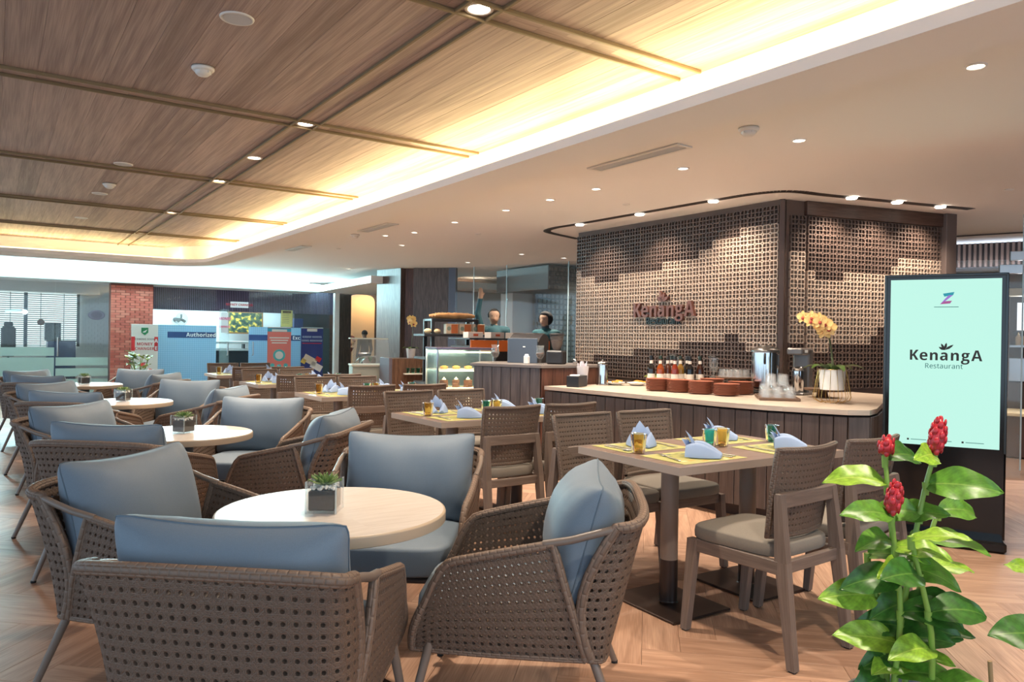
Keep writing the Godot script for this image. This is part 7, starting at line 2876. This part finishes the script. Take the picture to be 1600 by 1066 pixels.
# ---------------------------------------------------------------- open kitchen past the lattice wall
func build_side_kitchen() -> void:
	var c := Vector3(10.36, 0, -4.37)
	var turn := facing(-10.36, 4.37)
	var put := func(o: Node3D) -> void:
		o.position = c
		o.rotation.y = turn
	var m := MB.new()
	m.box(Vector3(0.1, 1.3, -0.75), Vector3(3.6, 2.6, 0.1))
	var w := struct("wall_side_kitchen", m, mat("side_wall_dark", rgb(70, 54, 48), 0.7))
	put.call(w)
	# slatted bulkhead with an openwork end
	m = MB.new()
	m.box(Vector3(-0.20, 2.45, -0.10), Vector3(1.30, 0.30, 0.3))
	var b := struct("wall_slat_bulkhead", m, mat("slat_back", rgb(48, 36, 32), 0.7))
	put.call(b)
	for k in 22:
		m = MB.new()
		m.box(Vector3(-0.82 + k * 0.058, 2.45, 0.066), Vector3(0.030, 0.30, 0.03), 0.003)
		obj("slat", m, mat("slat_brown", rgb(92, 70, 60), 0.5), b)
	m = MB.new()
	m.box(Vector3(0.92, 2.45, -0.10), Vector3(0.94, 0.30, 0.3))
	obj("screen_back", m, mat("screen_back", rgb(58, 60, 62), 0.7), b)
	for r in 4:
		for k in 10:
			m = MB.new()
			m.xf = Transform3D(Basis(Vector3.RIGHT, PI / 2), Vector3(0.49 + k * 0.095, 2.335 + r * 0.075, 0.06))
			m.slab(PackedVector2Array([Vector2(-0.035, 0.03), Vector2(0.035, 0.03), Vector2(0.0, -0.035)]), -0.01, 0.02)
			obj("tile", m, mat("side_tile", rgb(120, 122, 134), 0.5), b)
	# light shelf, fascia and hatch
	m = MB.new()
	m.box(Vector3(0.2, 2.255, 0.02), Vector3(2.4, 0.05, 0.5), 0.01)
	put.call(struct("trim_10", m, mat("shelf_cool", rgb(186, 196, 214), 0.4)))
	m = MB.new()
	m.box(Vector3(0.2, 2.12, 0.0), Vector3(2.4, 0.20, 0.3), 0.004)
	m.box(Vector3(0.2, 1.30, -0.1), Vector3(0.12, 1.5, 0.2), 0.004)
	put.call(struct("trim_11", m, mat("fascia_brown", rgb(74, 50, 42), 0.5)))
	m = MB.new()
	m.box(Vector3(0.2, 1.97, 0.02), Vector3(2.4, 0.09, 0.3), 0.006)
	put.call(struct("trim_12", m, mat("cream_beam", rgb(224, 206, 168), 0.6)))
	var t := thing("kitchen_hatch", "bright white lit kitchen hatch past the screen's edge", "hatch", c, turn)
	m = MB.new()
	m.box(Vector3(0.85, 1.69, -0.55), Vector3(1.0, 0.36, 0.02))
	obj("lit_window", m, glow("window_hatch", Color(0.95, 0.98, 1.0), 1.4), t)
	m = MB.new()
	m.box(Vector3(0.85, 1.47, -0.52), Vector3(1.1, 0.06, 0.08), 0.004)
	obj("sill", m, mat("counter_dark"), t)
	var kc := thing("side_counter", "cream-topped brown kitchen counter past the screen's edge", "counter", c, turn)
	m = MB.new()
	m.box(Vector3(0.75, 0.24, 0.35), Vector3(1.4, 0.48, 0.7), 0.006)
	obj("body", m, mat("fascia_brown"), kc)
	m = MB.new()
	m.box(Vector3(0.75, 0.50, 0.35), Vector3(1.46, 0.04, 0.76), 0.006)
	obj("top", m, mat("cream_beam"), kc)
	var sc := thing("steel_shelf", "steel kitchen shelf unit below the bright hatch", "shelf", c, turn)
	m = MB.new()
	m.box(Vector3(0.85, 1.0, -0.42), Vector3(1.2, 0.30, 0.3), 0.006)
	obj("steel_front", m, mat("brushed_steel"), sc)
	m = MB.new()
	m.box(Vector3(0.85, 1.30, -0.40), Vector3(1.2, 0.03, 0.34), 0.004)
	obj("shelf", m, mat("brushed_steel"), sc)
	m = MB.new()
	m.box(Vector3(0.85, 0.42, -0.45), Vector3(1.2, 0.84, 0.3), 0.006)
	obj("cabinet", m, mat("side_wall_dark"), sc)
	var tf := Transform3D(Basis(Vector3.UP, turn), c)
	for k in 3:
		var q := thing("sauce_bottle", "pale squeeze bottle on the steel kitchen shelf", "bottle", tf * Vector3(0.36 + 0.075 * k, 1.316, -0.36), 0.0, "squeeze bottles on the kitchen shelf")
		m = MB.new()
		m.lathe([Vector2(0.001, 0), Vector2(0.03, 0), Vector2(0.031, 0.10), Vector2(0.012, 0.125), Vector2(0.006, 0.16), Vector2(0.001, 0.162)], 14)
		obj("bottle", m, mat("bottle_cream", rgb(214, 186, 150), 0.5), q)
	area("hatch_light", tf * Vector3(0.85, 1.69, -0.50), Vector2(1.0, 0.36), 1.4, Color(0.95, 0.98, 1.0), Basis(Vector3.UP, turn) * Vector3(0, 0, 1))
	area("side_shelf_light", tf * Vector3(0.2, 2.29, 0.15), Vector2(2.2, 0.06), 0.8, Color(0.85, 0.92, 1.0), Basis(Vector3.UP, turn) * Vector3(0, 0.8, -0.4).normalized())
	# seat of a bench chair beside the counter
	var st := thing("side_chair", "grey padded chair seat beside the side counter, past the screen", "chair", tf * Vector3(0.72, 0, 1.8), turn + 2.6)
	m = seat_pad(0.46, 0.46, 0.07, 0.25)
	obj("seat", m, cloth("seat_taupe", rgb(140, 130, 118)), st).position.y = 0.42
	for q in [[-1, -1], [1, -1], [-1, 1], [1, 1]]:
		m = MB.new()
		m.tube([Vector3(0.19 * q[0], 0.43, 0.19 * q[1]), Vector3(0.20 * q[0], 0.0, 0.21 * q[1])], [0.02, 0.015], 8)
		obj("leg", m, mat("taupe_metal"), st)
	m = MB.new()
	m.box(Vector3(0, 0.68, -0.23), Vector3(0.42, 0.34, 0.03), 0.012)
	m.tube([Vector3(-0.19, 0.43, -0.2), Vector3(-0.19, 0.8, -0.23)], 0.014, 8)
	m.tube([Vector3(0.19, 0.43, -0.2), Vector3(0.19, 0.8, -0.23)], 0.014, 8)
	obj("backrest", m, mat("taupe_metal"), st)
	# frameless glass door with clamp fittings
	m = MB.new()
	m.box(Vector3(0, 0, 0), Vector3(0.62, 2.15, 0.012), 0.002)
	var g := struct("door_2", m, pane("side_door_glass", rgb(200, 210, 206), 0.12))
	g.position = Vector3(8.13, 1.08, -3.42)
	g.rotation.y = facing(-8.1, 3.4) + 0.2
	for q in [[0.20, 0.98, 0.20, 0.09], [0.30, 1.11, 0.22, 0.09]]:
		m = MB.new()
		m.box(Vector3(q[0], q[1], 0.0), Vector3(q[2], q[3], 0.04), 0.004)
		obj("clamp", m, mat("brushed_steel"), g)
	m = MB.new()
	m.box(Vector3(0.305, 0.3, 0), Vector3(0.012, 2.6, 0.014))
	obj("edge_seal", m, mat("glass_edge", rgb(190, 214, 222), 0.2), g)
	# curved dark slot in the ceiling over the kitchen
	m = MB.new()
	for k in 16:
		var a0 := -0.9 + k * 0.11
		var a1 := a0 + 0.11
		var P := func(a: float, r: float) -> Vector3: return tf * Vector3(0.3 + sin(a) * r * 1.5, 2.596, -1.2 + cos(a) * r)
		m.face([P.call(a0, 2.10), P.call(a1, 2.10), P.call(a1, 2.22), P.call(a0, 2.22)], Vector3.DOWN)
	struct("trim_13", m, mat("slot_dark"))
	for q in [[9.0, -2.9], [9.4, -3.3], [9.0, -1.9]]:
		downlight(Vector3(q[0], 2.598, q[1]), 3.0, Color(1.0, 0.94, 0.86), 0.04, "small round downlight in the ceiling before the side kitchen", "downlights before the side kitchen")
